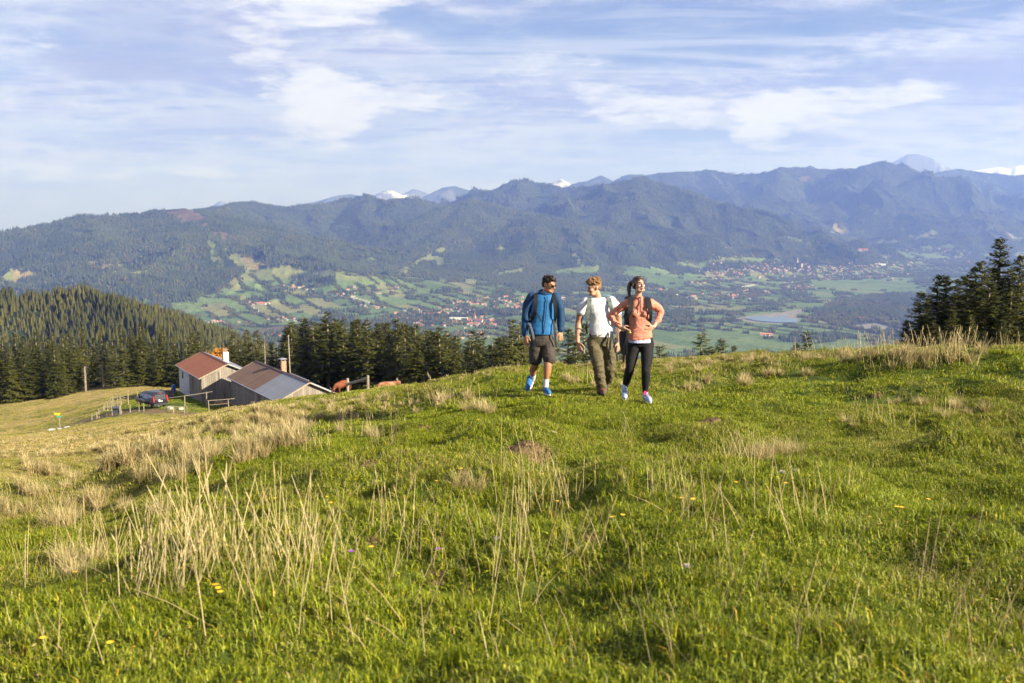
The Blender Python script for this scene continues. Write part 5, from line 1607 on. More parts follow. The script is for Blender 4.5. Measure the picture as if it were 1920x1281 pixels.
_a1 = at(427, 683, 134)
H1, e1, r1, w1 = hut('mountain_hut', _a1, (-.5, .866), 15.0, 3.85, 1.7, 2.4, 'grey board hut with rusty red roof and white chimney, left of the two', [(15, M_RUST, .25)], [(15, M_SILVER, .3333)], 12, True)
ch = MB(); ch.box((7.0, -1.45, e1 + r1 - .15), (.75, .75, 1.9)); c1 = ch.build('chimney', M_PLASTER, H1)
cp = MB(); cp.tube([(7.0 + .42 * math.cos(a), -1.45, e1 + r1 + .85 + .34 * math.sin(a)) for a in np.linspace(0, math.pi, 9)], .035, 5); cp.box((7.0, -1.45, e1 + r1 + 1.17), (.5, .6, .03)); cp.build('chimney_cap', M_METAL, c1)
_a2 = at(581, 717.5, 113)
H2, e2, r2, w2 = hut('barn', _a2, (-.515, .857), 21.0, 3.85, 1.9, 2.5, 'long grey barn with half brown, half bare metal corrugated roof', [(9, M_SILVER, .3333), (12, M_BROWN, .3333)], [(6, M_SILVER, .3333), (15, M_BROWN, .3333)], 0, False)
ch = MB(); ch.box((12.3, -.9, e2 + r2 - .1), (.62, .62, 2.1)); c2 = ch.build('chimney', M_BRICK, H2)
cp = MB()
for sx_ in (-.24, .24):
    for sy_ in (-.24, .24):
        cp.box((12.3 + sx_, -.9 + sy_, e2 + r2 + 1.08), (.05, .05, .28))
cp.prism([(11.85, -1.35, e2 + r2 + 1.22), (11.85, -.9, e2 + r2 + 1.34), (11.85, -.45, e2 + r2 + 1.22)], (0, 0, 0), (.9, 0, 0)); cp.build('chimney_cap', M_METAL, c2)
pp = MB(); pp.tube([(11.2, -1.4, e2 + r2 - .48), (9.5, -1.6, e2 + r2 - .58), (7.2, -2.4, e2 + r2 - .98)], .07, 6); pp.build('roof_pipe', M_METAL, H2)

# pole behind the barn
def stand(px, py, d):
    p = at(px, py, d); return Vector((p.x, p.y, gz(p.x, p.y)))
p = stand(545, 694, 128); t = at(540.5, 628, 128)
fp = MB(); fp.tube([(0, 0, -.4), ((t.x - p.x) * .5, 0, (t.z - p.z) * .5), (t.x - p.x, 0, t.z - p.z)], [.11, .09, .05], 8)
tag(fp.build('flagpole', M_GREYWOOD, None, p, True), 'tall bare grey pole standing behind the barn chimney', 'pole')
p = stand(497, 690, 150); t = at(497, 628, 150)
fp = MB(); fp.tube([(0, 0, -.4), (.05, 0, (t.z - p.z) * .5), (0, 0, t.z - p.z)], [.16, .11, .03], 7)
rr = random.Random(3)
for k in range(22):
    z = rr.uniform(.25, .96) * (t.z - p.z); a = rr.uniform(0, 6.28); l = rr.uniform(.4, 1.1)
    fp.tube([(0, 0, z), (math.cos(a) * l, math.sin(a) * l, z - .15)], [.03, .008], 4)
tag(fp.build('dead_spruce', M_BARK, None, p, True), 'thin leafless dead spruce trunk rising behind the barn ridge', 'tree')

# ------------------------------------------------------------------ van
def build_van(loc, yaw):
    o = empty('van', loc, yaw)
    M_PAINT = mat('van_paint', (.028, .032, .042), .22, .3, .6)
    M_TYRE = mat('tyre_rubber', (.02, .02, .02), .8); M_RIM = mat('wheel_rim', (.35, .36, .38), .35, .8)
    M_RED = mat('tail_lamp_red', (.55, .02, .02), .2, 0, .6); M_PLATE = mat('number_plate', (.40, .40, .38), .5); M_TRIM = mat('black_trim', (.02, .02, .022), .6)
    M_GL = mat('tinted_glass', (.16, .17, .19), .12, .7, .9)
    # side profile, x forward (0 = rear), z up; body lofted across the width with tumblehome
    low = [(0.02, .38), (0.0, .95), (.05, 1.05), (.17, 1.82), (.34, 1.93), (1.6, 1.97), (2.9, 1.94), (3.30, 1.84), (4.02, 1.20), (4.80, 1.03), (4.95, .80), (4.95, .38)]
    ys = [(-.98, .0), (-.99, .5), (-.90, 1.0)]
    def yw(z): return .985 if z < 1.05 else .985 - (z - 1.05) * .17
    V, Fc = [], []
    for x, z in low:
        V += [(x, -yw(z), z), (x, yw(z), z)]
    n = len(low)
    for i in range(n - 1):
        Fc.append((2 * i, 2 * i + 1, 2 * i + 3, 2 * i + 2))
    Fc.append((0, 2 * (n - 1), 2 * n - 1, 1))
    Fc.append(tuple(2 * i for i in range(n))); Fc.append(tuple(2 * i + 1 for i in range(n))[::-1])
    me = bpy.data.meshes.new('body'); me.from_pydata(V, [], Fc); me.materials.append(M_PAINT)
    bm = bmesh.new(); bm.from_mesh(me); bmesh.ops.recalc_face_normals(bm, faces=bm.faces)
    bmesh.ops.bevel(bm, geom=[e for e in bm.edges], offset=.05, segments=2, affect='EDGES', clamp_overlap=True)
    bm.to_mesh(me); bm.free(); me.polygons.foreach_set('use_smooth', [True] * len(me.polygons))
    link('body', me, o)
    # rear window and side windows as panes slightly proud
    def quad(nm, pts, m, parent=o, th=.012):
        c = Vector((0, 0, 0))
        nrm = (Vector(pts[1]) - Vector(pts[0])).cross(Vector(pts[2]) - Vector(pts[0])).normalized() * th
        b = MB(); b.prism([Vector(q) - nrm * .5 for q in pts], (0, 0, 0), nrm); return b.build(nm, m, parent)
    def rx(z): return .05 + (z - 1.05) * .156 - .012
    quad('rear_window', [(rx(1.10), -.74, 1.10), (rx(1.10), .74, 1.10), (rx(1.74), .66, 1.74), (rx(1.74), -.66, 1.74)], M_GL)
    for s in (-1, 1):
        for x0, x1 in ((.42, 1.45), (1.55, 2.55)):
            quad('side_window', [(x0, s * (yw(1.10) + .008), 1.10), (x1, s * (yw(1.10) + .008), 1.10), (x1, s * (yw(1.68) + .008), 1.68), (x0, s * (yw(1.68) + .008), 1.68)], M_GL)
        quad('side_window', [(2.65, s * (yw(1.10) + .008), 1.10), (3.62, s * (yw(1.12) + .008), 1.12), (3.22, s * (yw(1.66) + .008), 1.66), (2.65, s * (yw(1.66) + .008), 1.66)], M_GL)
        b = MB(); b.box((.045, s * .90, 1.22), (.09, .12, .72), Matrix.Rotation(.14, 3, 'Y')); b.build('tail_lamp', M_RED, o)
        b = MB(); b.box((3.42, s * 1.12, 1.16), (.12, .2, .26)); b.build('wing_mirror', M_TRIM, o)
        for x in (.92, 4.05):
            w = MB(); w.tube([(x, s * .80, .34), (x, s * .99, .34)], .34, 20); wh = w.build('wheel', M_TYRE, o)
            w = MB(); w.tube([(x, s * .985, .34), (x, s * 1.0, .34)], .20, 14); w.build('rim', M_RIM, wh)
    quad('windscreen', [(3.37, .80, 1.78), (3.98, .88, 1.23), (3.98, -.88, 1.23), (3.37, -.80, 1.78)], M_GL, th=.03)
    b = MB(); b.box((-.06, 0, .52), (.16, 1.9, .26)); b.build('bumper', M_TRIM, o)
    b = MB(); b.box((-.012, 0, .90), (.03, .54, .13)); b.build('number_plate', M_PLATE, o)
    b = MB(); b.box((.16, 0, 1.88), (.06, .5, .04)); b.build('brake_lamp', M_RED, o)
    tag(o, 'dark grey passenger van parked on the track below the huts', 'van')
    return o
p = at(302, 774, 124); _vz = gz(p.x, p.y)
build_van((p.x, p.y, _vz - .02), R(136))

# ------------------------------------------------------------------ fences, sign, stones, garden
def fence(name, label, posts, rails, d, m=None, r=.058, group='timber fences round the huts'):
    """posts: ((px, base py, top px, top py), ...); rails: ((px, py), (px, py)) each, all at about distance d (or per-post distance)"""
    o = None
    for k, q in enumerate(posts):
        dd = q[4] if len(q) > 4 else d
        a = at(q[0], q[1], dd); b = at(q[2], q[3], dd)
        a.z = min(a.z, gz(a.x, a.y)) if abs(a.z - gz(a.x, a.y)) < 2.5 else a.z
        if o is None:
            o = empty(name, a)
        mb = MB(); mb.tube([a - o.location - Vector((0, 0, .5)), a.lerp(b, .5) - o.location, b - o.location], [r, r * .95, r * .85], 6)
        mb.build('post', m or M_RAIL, o, smooth=False)
    for (x0, y0), (x1, y1), *dd in rails:
        d0, d1 = (dd[0], dd[1]) if dd else (d, d)
        a, b = at(x0, y0, d0), at(x1, y1, d1)
        if o is None: o = empty(name, a)
        mb = MB(); mb.tube([a - o.location, a.lerp(b, .5) - o.location + Vector((0, 0, -.03)), b - o.location], r * .8, 6)
        mb.build('rail', m or M_RAIL, o)
    tag(o, label, 'fence', group)
    return o
fence('rail_fence', 'low two-rail gate fence in front of the barn corner', [(391.5, 761, 390.5, 751), (429, 758, 427.5, 748)], [((389, 751.5), (440, 747.5)), ((391, 759.5), (429, 756.5))], 112)
fence('rail_fence', 'long single pale rail crossing the yard beside the van', [(305, 752, 305, 744), (346, 752, 346, 743), (387, 745, 387, 735), (297, 752, 297, 746)], [((283, 750.5), (346, 742.5), 128, 127), ((346, 742.5), (398, 734.5), 127, 127)], 127)
fence('post_fence', 'row of leaning pale posts climbing towards the garden', [(202, 762, 200, 752), (205.5, 760, 202.5, 748), (208.5, 755, 206.5, 743), (212, 753, 209.5, 742.5), (215, 752, 212, 743), (220.5, 751, 218.5, 740.5), (226.5, 748, 225.5, 738.5), (224.5, 748, 224, 739), (240, 747, 239.5, 733.5), (258.5, 745, 256.5, 733.5)], [((226, 742), (236, 747))], 136)
fence('rail_fence', 'broken stile fence with brown posts at the muddy track', [(172, 789.5, 172, 776), (182, 787, 181, 772), (186, 783.5, 184.5, 766.5), (194.5, 778, 193.5, 761), (197, 778, 195.5, 756.5), (204, 781, 201, 768), (210.5, 777.5, 208, 759.5)], [((172, 781), (194, 767)), ((186, 779), (194, 776)), ((196, 765), (208, 763))], 124)
fence('post_fence', 'thin upright posts of the paddock left of the van', [(244.5, 775, 243, 758), (260.5, 771, 260.3, 754), (269.5, 768, 269.3, 756), (228, 776, 225.5, 761), (225, 776, 224, 762)], [], 122, r=.055)
fence('rail_fence', 'short dark beam fence right of the van', [(325, 770, 325, 761), (350, 768, 349.5, 760.5), (345.5, 768, 345, 762)], [((317, 761.5), (341, 763.5))], 117)
b = MB(); p = stand(218.5, 775, 123); b.box((0, 0, .62), (.95, .12, .75)); b.box((0, -.01, 1.02), (1.05, .5, .06), Matrix.Rotation(.35, 3, 'X')); b.box((-.45, 0, .15), (.09, .09, .9)); b.box((.45, 0, .15), (.09, .09, .9))
tag(b.build('notice_board', mat('notice_panel', (.06, .065, .08), .5, var=.3, scale=5), None, p), 'dark boxy notice board between posts beside the track', 'notice board')
# garden paling fence
o = empty('paling_fence', stand(318, 742, 137))
rr = random.Random(8)
pal = MB(); pal.box((0, 0, .45), (.13, .03, 1.3)); palm = pal.mesh('pale', M_DARKWOOD)
for k in range(24):
    px = 283 + k * 1.85; q = stand(px, 741 + (4 if px < 296 else 0), 138 + (2 if px < 300 else 0)); q.z += rr.uniform(-.1, .12)
    c = link('pale', palm, o, q - o.location); c.rotation_euler = (0, rr.uniform(-.09, .09), .2)
for zz in (.25, .8):
    a, bb = stand(283, 745, 140), stand(327, 741, 138)
    mb = MB(); mb.tube([a - o.location + Vector((0, .03, zz)), bb - o.location + Vector((0, .03, zz))], .04, 5); mb.build('rail', M_DARKWOOD, o)
tag(o, 'crooked dark paling fence enclosing the garden by the hut', 'fence', 'timber fences round the huts')
M_BLUE = mat('blue_plastic', (.02, .07, .26), .4)
p = stand(325.5, 733, 139); b = MB()
b.tube([(0, 0, .0), (0, 0, .06), (0, 0, .45), (0, 0, .50), (0, 0, .55), (0, 0, 1.0), (0, 0, 1.05)], [.28, .30, .30, .315, .30, .30, .27], 16)
for q in [(0, 0, 1.55)]:
    pass
p.z += .75
tag(b.build('barrel', M_BLUE, None, p, True), 'blue plastic rain barrel on a stand beside the hut garden', 'barrel')
p2 = p.copy(); p2.z -= .75
b = MB(); b.box((0, 0, .70), (.75, .75, .08))
for sx_ in (-.3, .3):
    for sy_ in (-.3, .3): b.box((sx_, sy_, .33), (.08, .08, .66))
tag(b.build('barrel_stand', M_DARKWOOD, None, p2), 'dark wooden stand carrying the blue rain barrel', 'stand')
p = stand(312, 734, 141); b = MB(); b.box((0, 0, .78), (1.6, .8, .07)); b.box((-.6, 0, .38), (.1, .7, .75)); b.box((.6, 0, .38), (.1, .7, .75))
tag(b.build('garden_table', M_RAIL, None, p), 'pale plank table among the garden pales by the hut', 'table')
# firewood along the gable
o = empty('firewood_stack', stand(420, 738, 131)); lg = MB(); lg.tube([(0, -.25, 0), (0, .25, 0)], .085, 7); lgm = lg.mesh('log', mat('cut_wood', (.42, .27, .14), .8, var=.3, scale=3))
for r_ in range(3):
    for k in range(17 - r_):
        c = link('log', lgm, o, (-1.4 + k * .175 + r_ * .09, rr.uniform(-.04, .04), .09 + r_ * .155)); c.rotation_euler = (0, rr.uniform(0, 3), .3)
tag(o, 'low stack of cut firewood against the red-roofed hut gable', 'firewood')
def stone(px, py, d, s, label, col=(.50, .48, .45)):
    p = stand(px, py, d)
    rs_ = np.random.RandomState(int(px * 7 + py))
    bm = bmesh.new(); bmesh.ops.create_icosphere(bm, subdivisions=2, radius=1.0)
    for v in bm.verts:
        n = v.co.normalized(); k = 1 + .22 * math.sin(n.x * 3.1 + px) * math.cos(n.y * 2.7 + py) + rs_.normal(0, .06)
        v.co = Vector((n.x * s[0] * k, n.y * s[1] * k, n.z * s[2] * k))
    me = bpy.data.meshes.new('boulder'); bm.to_mesh(me); bm.free(); me.materials.append(M_STONE)
    o = link('boulder', me, None, p + Vector((0, 0, s[2] * .25)))
    tag(o, label, 'stone')
M_STONE = mat('pale_limestone', (.32, .31, .28), .9, var=.3, scale=3, bump=.5)
stone(97, 806, 122, (.55, .4, .25), 'long pale stone left of the hiking signpost foot'); stone(111, 804, 122, (.32, .3, .22), 'small pale stone right under the hiking signpost')
stone(318, 754, 122, (.42, .35, .3), 'white stone on the grass just right of the van roof'); stone(338, 753, 122, (.40, .35, .32), 'white stone beneath the long pale rail')
stone(126, 803, 120, (.4, .3, .18), 'flat brownish stone beside the muddy track end')
# hiking signpost
p = stand(113, 803, 124); t = at(109.5, 776, 124)
o = empty('hiking_signpost', p)
dz = t.z - p.z; dx_ = t.x - p.x
b = MB(); b.tube([(0, 0, -.4), (dx_ * .5, 0, dz * .5), (dx_, 0, dz)], .045, 8); b.build('post', M_METAL, o)
def arrow(z, w, h, dirx, m, tilt, y):
    b = MB(); s = dirx
    b.prism([(-.1 * s, y, -h / 2), (w * s, y, -h / 2), ((w + .16) * s, y, 0), (w * s, y, h / 2), (-.1 * s, y, h / 2)], (0, 0, 0), (0, .02, 0))
    q = b.build('arrow_board', m, o, (dx_ * z / dz, 0, z)); q.rotation_euler = (0, tilt, .25)
M_YEL = mat('yellow_sign', (.85, .52, .01), .5); M_GRN = mat('green_sign', (.03, .30, .20), .5)
arrow(dz - .08, .40, .22, -1, M_YEL, .28, -.07); arrow(dz - .05, .14, .20, 1, M_YEL, -.5, -.10); arrow(dz - .36, .22, .17, 1, M_GRN, .05, -.07); arrow(dz - .33, .15, .16, -1, M_GRN, .1, -.10)
tag(o, 'hiking signpost with yellow arrow boards at the left slope', 'signpost')

# ------------------------------------------------------------------ cattle
def skin_mesh(name, joints, edges, m, sub=2, root=0):
    """joints: (x, y, z, rx[, ry]); a skinned, smoothed single surface"""
    me = bpy.data.meshes.new(name)
    me.from_pydata([j[:3] for j in joints], edges, [])
    ob = bpy.data.objects.new(name, me); COL.objects.link(ob)
    md = ob.modifiers.new('s', 'SKIN'); md.use_smooth_shade = True
    for i, j in enumerate(joints):
        sv = me.skin_vertices[0].data[i]; sv.radius = (j[3], j[4] if len(j) > 4 else j[3]); sv.use_root = (i == root)
    ob.modifiers.new('u', 'SUBSURF').levels = sub
    dg = bpy.context.evaluated_depsgraph_get(); dg.update()
    out = bpy.data.meshes.new_from_object(ob.evaluated_get(dg))
    bpy.data.objects.remove(ob); bpy.data.meshes.remove(me)
    out.name = name; out.materials.clear(); out.materials.append(m)
    out.polygons.foreach_set('use_smooth', [True] * len(out.polygons))
    return out
M_COAT = mat('ginger_coat', (.19, .052, .013), .8, hue2=(.10, .026, .008), scale=4.0, bump=.6, bscale=30)
M_COATW = mat('ginger_white_coat', (.22, .065, .02), .8, hue2=(.34, .20, .12), scale=1.6)
M_HORN = mat('horn', (.55, .48, .36), .5)
def shag(me_, n, seed, L=.16):
    """hanging locks of hair on the flanks and back"""
    rs_ = np.random.RandomState(seed)
    pc = np.array([p.center[:] for p in me_.polygons]); nm = np.array([p.normal[:] for p in me_.polygons])
    k = rs_.randint(0, len(pc), n); c = pc[k]; d = nm[k] * .35 + np.array([0, 0, -1.0]) * (1 - np.clip(nm[k][:, 2:], 0, 1) * .6) + rs_.normal(0, .2, (n, 3))
    d = d / np.linalg.norm(d, axis=1)[:, None] * (L * rs_.uniform(.5, 1.1, (n, 1))); s = np.cross(d, nm[k] + .01); s = s / np.maximum(1e-6, np.linalg.norm(s, axis=1))[:, None] * .014
    v = np.stack([c - s, c + s, c + d], 1).reshape(-1, 3)
    return v, np.arange(3 * n).reshape(-1, 3)
def build_cow(loc, yaw, label, m, lying=False):
    if not lying:
        J = [(0, 0, 1.00, .26, .34), (-.45, 0, 1.02, .27, .34), (-.80, 0, 1.02, .22, .28), (.45, 0, .98, .25, .33), (.78, 0, .95, .19, .26), (1.02, 0, .72, .13, .18), (1.22, 0, .42, .11, .13), (1.36, 0, .20, .08, .08),
             (.55, .18, .70, .11), (.55, .19, .38, .065), (.55, .19, .02, .06), (.55, -.18, .70, .11), (.58, -.19, .38, .065), (.60, -.19, .02, .06),
             (-.68, .18, .74, .15), (-.74, .20, .44, .07), (-.70, .20, .02, .06), (-.68, -.18, .74, .15), (-.78, -.20, .44, .07), (-.76, -.20, .02, .06),
             (-.98, 0, 1.05, .04), (-1.06, 0, .75, .03), (-1.05, 0, .45, .045)]
        E = [(0, 1), (1, 2), (0, 3), (3, 4), (4, 5), (5, 6), (6, 7), (3, 8), (8, 9), (9, 10), (3, 11), (11, 12), (12, 13), (2, 14), (14, 15), (15, 16), (2, 17), (17, 18), (18, 19), (2, 20), (20, 21), (21, 22)]
        hx, hz = 1.20, .52
    else:
        J = [(0, 0, .42, .30, .34), (-.45, 0, .42, .30, .34), (-.85, 0, .40, .22, .26), (.45, 0, .44, .27, .33), (.80, 0, .52, .19, .24), (1.05, 0, .72, .14, .16), (1.30, 0, .66, .10, .11), (1.45, 0, .58, .08, .08),
             (.60, .30, .15, .10), (.95, .34, .08, .06), (.62, -.30, .15, .10), (.30, -.36, .07, .06), (-.65, .36, .18, .14), (-.25, .45, .08, .06), (-.65, -.34, .18, .14), (-.95, -.40, .08, .06), (-1.05, 0, .35, .04), (-1.2, .15, .1, .035)]
        E = [(0, 1), (1, 2), (0, 3), (3, 4), (4, 5), (5, 6), (6, 7), (3, 8), (8, 9), (3, 10), (10, 11), (2, 12), (12, 13), (2, 14), (14, 15), (2, 16), (16, 17)]
        hx, hz = 1.10, .80
    me_ = skin_mesh('cow', J, E, m, 2)
    o = link('cow', me_, None, loc); o.rotation_euler = (0, 0, yaw)
    v, f = shag(me_, 2600, 5)
    link('shaggy_hair', mesh_np('shaggy_hair', v, f, [m]), o)
    for s in (-1, 1):
        b = MB(); b.tube([(hx, s * .08, hz + .06), (hx + .02, s * .24, hz + .10), (hx + .06, s * .34, hz + .22)], [.035, .026, .008], 6); b.build('horn', M_HORN, o, smooth=True)
        b = MB(); b.tube([(hx - .04, s * .09, hz + .02), (hx - .06, s * .24, hz - .02)], [.03, .055], 6, flat=.4); b.build('ear', m, o, smooth=True)
    o.scale = (.74, .74, .74)
    tag(o, label, 'cow', 'cattle grazing near the barn')
    return o
def crest(px, dmax=118.0):
    """the farthest visible ground on the near crest along a pixel column"""
    for py in np.arange(690, 800, .5):
        q = on_ground(px, py, 8, 140)
        if q.y < dmax: return q
    return q
p = crest(642); print('COWD', p)
build_cow(p + Vector((0, 0, -.05)), R(180 + 50), 'shaggy ginger cow grazing head down right of the barn', M_COAT)
p = crest(711)
build_cow(p + Vector((-.2, 5.0, -.95)), R(15), 'ginger and white cow lying behind the grassy crest', M_COATW, True)
_q0, _q1 = crest(652), crest(690)
_fr = empty('rail_fence', _q0)
b = MB(); b.tube([Vector((0, 0, .55)), (_q1 - _q0) + Vector((0, 0, .75))], .10, 6); b.build('rail', M_RAIL, _fr)
for q in (_q0, _q1):
    b = MB(); b.tube([q - _q0 + Vector((0, 0, -.3)), q - _q0 + Vector((0, 0, .95))], .09, 6); b.build('post', M_RAIL, _fr)
tag(_fr, 'long pale rail beside the grazing cow on the crest', 'fence', 'timber fences round the huts')
print('COW', p, crest(642), _q0, _q1)
# ================================================================== villages, churches and water in the valley
M_WALL = mat('house_render', (.34, .31, .28), .9, var=.2, scale=.2)
M_TILE = [mat('roof_tile_red', (.36, .11, .065), .9, var=.25, scale=.3), mat('roof_tile_brown', (.22, .10, .07), .9, var=.25, scale=.3), mat('roof_tile_orange', (.45, .17, .085), .9, var=.25, scale=.3), mat('roof_grey', (.28, .28, .29), .7, var=.2, scale=.3)]
def house_vf(w, l, h, rise, ov=.9):
    V = [(-w, -l, -3), (w, -l, -3), (w, l, -3), (-w, l, -3), (-w, -l, h), (w, -l, h), (w, l, h), (-w, l, h), (0, -l, h + rise), (0, l, h + rise)]
    Fw = [(0, 1, 5, 8, 4), (2, 3, 7, 9, 6), (1, 2, 6, 5), (3, 0, 4, 7)]
    e = rise * ov / w
    b = len(V)
    V += [(-w - ov, -l - ov, h - e + .25), (0, -l - ov, h + rise + .25), (w + ov, -l - ov, h - e + .25), (-w - ov, l + ov, h - e + .25), (0, l + ov, h + rise + .25), (w + ov, l + ov, h - e + .25)]
    Fr = [(b, b + 1, b + 4, b + 3), (b + 1, b + 2, b + 5, b + 4)]
    # thickness of the roof
    V += [(x, y, z - .35) for x, y, z in V[b:b + 6]]
    c = b + 6
    Fr += [(c + 3, c + 4, c + 1, c), (c + 4, c + 5, c + 2, c + 1), (b, b + 3, c + 3, c), (b + 2, c + 2, c + 5, b + 5), (b, c, c + 1, b + 1), (b + 1, c + 1, c + 2, b + 2), (b + 3, b + 4, c + 4, c + 3), (b + 4, b + 5, c + 5, c + 4)]
    return V, Fw, Fr
_kinds = [house_vf(5.5, 8.0, 5.5, 2.8), house_vf(5.0, 6.5, 5.0, 2.6), house_vf(6.5, 11.0, 6.0, 3.2), house_vf(4.5, 5.5, 5.5, 2.4)]
_hm = []
for k, (V, Fw, Fr) in enumerate(_kinds):
    for t in range(4):
        me = bpy.data.meshes.new('house'); me.from_pydata(V, [], Fw + Fr); me.materials.append(M_WALL); me.materials.append(M_TILE[t])
        me.polygons.foreach_set('material_index', [0] * len(Fw) + [1] * len(Fr)); me.update(); _hm.append(me)
rs = np.random.RandomState(77)
_hs = []
_names = {}
for ti, (x, y, w, h, c) in enumerate(_town):
    for k in range(c):
        px, py = x + rs.normal(0, w * .55), y + rs.normal(0, h * .55)
        p = on_valley(px, py)
        if p is None: continue
        if any(abs(p.x - q[0]) < 15 and abs(p.y - q[1]) < 15 for q in _hs): continue
        _hs.append((p.x, p.y, rs.uniform(.72, 1.12), rs.choice([0, .35, 1.57, 1.9]) + rs.normal(0, .15), rs.randint(0, 4) * 4 + rs.choice([0, 0, 0, 1, 1, 2, 2, 3]), px, py, ti))
_hxy = np.array([(q[0], q[1]) for q in _hs]); _hzv = vz(_hxy[:, 0], _hxy[:, 1])
_ordr = np.argsort([math.hypot(q[0], q[1]) for q in _hs])
def _place_label(px, py):
    if px < 330: return 'tiny white farmhouse on the fields under the left mountain'
    if px < 620: return 'tiny red-roofed house in the hamlets behind the wooded hill and huts'
    if py > 615 and px < 990: return 'tiny red-roofed house in the nearest village just above the spruce tops'
    if px < 870 and py > 595: return 'tiny red-roofed house left of the white village church'
    if px < 980 and py > 590: return 'tiny red-roofed house clustered around the white village church'
    if px < 1000: return 'tiny red-roofed house in the long village left of the blue-jacketed man'
    if px < 1270: return 'tiny red-roofed house seen beyond and between the three walkers'
    if py > 600: return 'tiny red-roofed farmhouse on the green field right of the woman'
    if py > 530: return 'tiny red-roofed house in the hamlets above the gravel lake'
    return 'tiny red-roofed house in the wide town at right across the valley'
V2, F2, M2, b2 = [], [], [], 0
for r_, i in enumerate(_ordr):
    x, y, s, yaw, k, px, py, ti = _hs[i]
    z = float(_hzv[i])
    if r_ < 290:
        o = link('house', _hm[k], None, (x, y, z)); o.scale = (s, s, s); o.rotation_euler = (0, 0, yaw)
        roof = ('red', 'brown', 'orange', 'grey')[k % 4]; size = ('tiny', 'tiny square', 'tiny long', 'very small')[k // 4]
        base = _place_label(px, py)
        lab = base.replace('tiny red-roofed', '%s %s-roofed' % (size, roof)).replace('tiny white farmhouse', '%s white farmhouse with %s roof' % (size, roof))
        tag(o, lab, 'house', base.replace('tiny red-roofed ', '').replace('tiny ', '').replace('house ', 'houses ', 1))
    else:
        V, Fw, Fr = _kinds[k // 4]
        v = np.array(V) * s; c, sn = math.cos(yaw), math.sin(yaw)
        V2.append(np.stack([v[:, 0] * c - v[:, 1] * sn + x, v[:, 0] * sn + v[:, 1] * c + y, v[:, 2] + z], 1))
        for f in Fw + Fr: F2.append(tuple(a + b2 for a in f))
        M2 += [0] * len(Fw) + [1 + k % 4] * len(Fr); b2 += len(V)
me = bpy.data.meshes.new('distant_town'); me.from_pydata(np.concatenate(V2).tolist(), [], F2)
for m_ in [M_WALL] + M_TILE: me.materials.append(m_)
me.polygons.foreach_set('material_index', M2); me.update()
tag(link('distant_town', me), 'mass of tiny white houses with red roofs in the far town', 'town', kind='stuff')

def church(px, py, label, s=1.0, yaw=.6):
    p = on_valley(px, py); p.z = float(vz(np.array([p.x]), np.array([p.y]))[0])
    o = empty('church', p, yaw); o.scale = (s, s, s)
    V, Fw, Fr = house_vf(6.5, 15, 11, 8, .6)
    me = bpy.data.meshes.new('nave'); me.from_pydata(V, [], Fw); me.materials.append(M_WALL); me.update(); link('nave', me, o)
    me = bpy.data.meshes.new('roof'); me.from_pydata(V, [], Fr); me.materials.append(M_TILE[1]); me.update(); link('roof', me, o)
    b = MB(); b.box((0, 18, 13), (6.5, 6.5, 32)); tw = b.build('tower', M_WALL, o)
    b = MB(); b.tube([(0, 18, 29), (0, 18, 33), (0, 18, 48)], [4.2, 3.2, .2], 8); b.build('spire', M_WALL if s > 1.2 else M_TILE[1], tw)
    tag(o, label, 'church')
church(898, 606, 'white church with pointed tower in the village above the spruces', 1.15, 1.2)
church(1500, 500, 'pale church with tall spire rising from the distant town', 1.6, .5)
def block(px, py, size, m_wall, m_roof, label, name, flat=False, yaw=.3):
    p = on_valley(px, py); p.z = float(vz(np.array([p.x]), np.array([p.y]))[0])
    o = empty(name, p, yaw)
    w, l, h, r_ = size
    V, Fw, Fr = house_vf(w, l, h, r_, 1.0)
    me = bpy.data.meshes.new('wall'); me.from_pydata(V, [], Fw); me.materials.append(m_wall); me.update(); link('wall', me, o)
    me = bpy.data.meshes.new('roof'); me.from_pydata(V, [], Fr); me.materials.append(m_roof); me.update(); link('roof', me, o)
    tag(o, label, 'building')
M_PW = mat('white_hall', (.62, .62, .62), .7)
block(860, 599, (11, 42, 9, 1.2), M_PW, M_PW, 'long white flat hall beside the church village', 'hall', yaw=1.5)
block(1618, 471, (14, 42, 14, 9), M_WALL, M_TILE[0], 'pale castle-like building with red roof on the far wooded slope', 'manor', yaw=1.45)
block(1650, 497, (14, 45, 10, 1.5), M_PW, M_PW, 'bright white hall at the right end of the town', 'hall', yaw=1.5)
block(488, 571, (9, 30, 7, 4), M_WALL, M_TILE[2], 'long red-roofed farm on the strip fields above the huts', 'farmhouse', yaw=1.4)
block(1436, 629, (9, 24, 6, 4), M_WALL, M_TILE[2], 'long red-roofed farm barn on the green field right of the woman', 'farmhouse', yaw=1.4)
block(1615, 597, (7, 20, 5, 3), M_TILE[0], M_TILE[0], 'small red barn under the wooded knoll', 'barn', yaw=1.4)
# quarry lake
_lp = [on_valley(x, y) for x, y in _lake]
_lz = max(float(vz(np.array([q.x]), np.array([q.y]))[0]) for q in _lp) + 3.0
me = bpy.data.meshes.new('lake'); me.from_pydata([(q.x, q.y, _lz) for q in _lp], [], [tuple(range(len(_lp)))])
_mw = mat('lake_water', (.18, .26, .32), .12, 0, .5); me.materials.append(_mw); me.update()
if me.polygons[0].normal.z < 0: me.flip_normals()
tag(link('lake', me), 'pale blue quarry lake between gravel banks', 'lake', kind='structure')
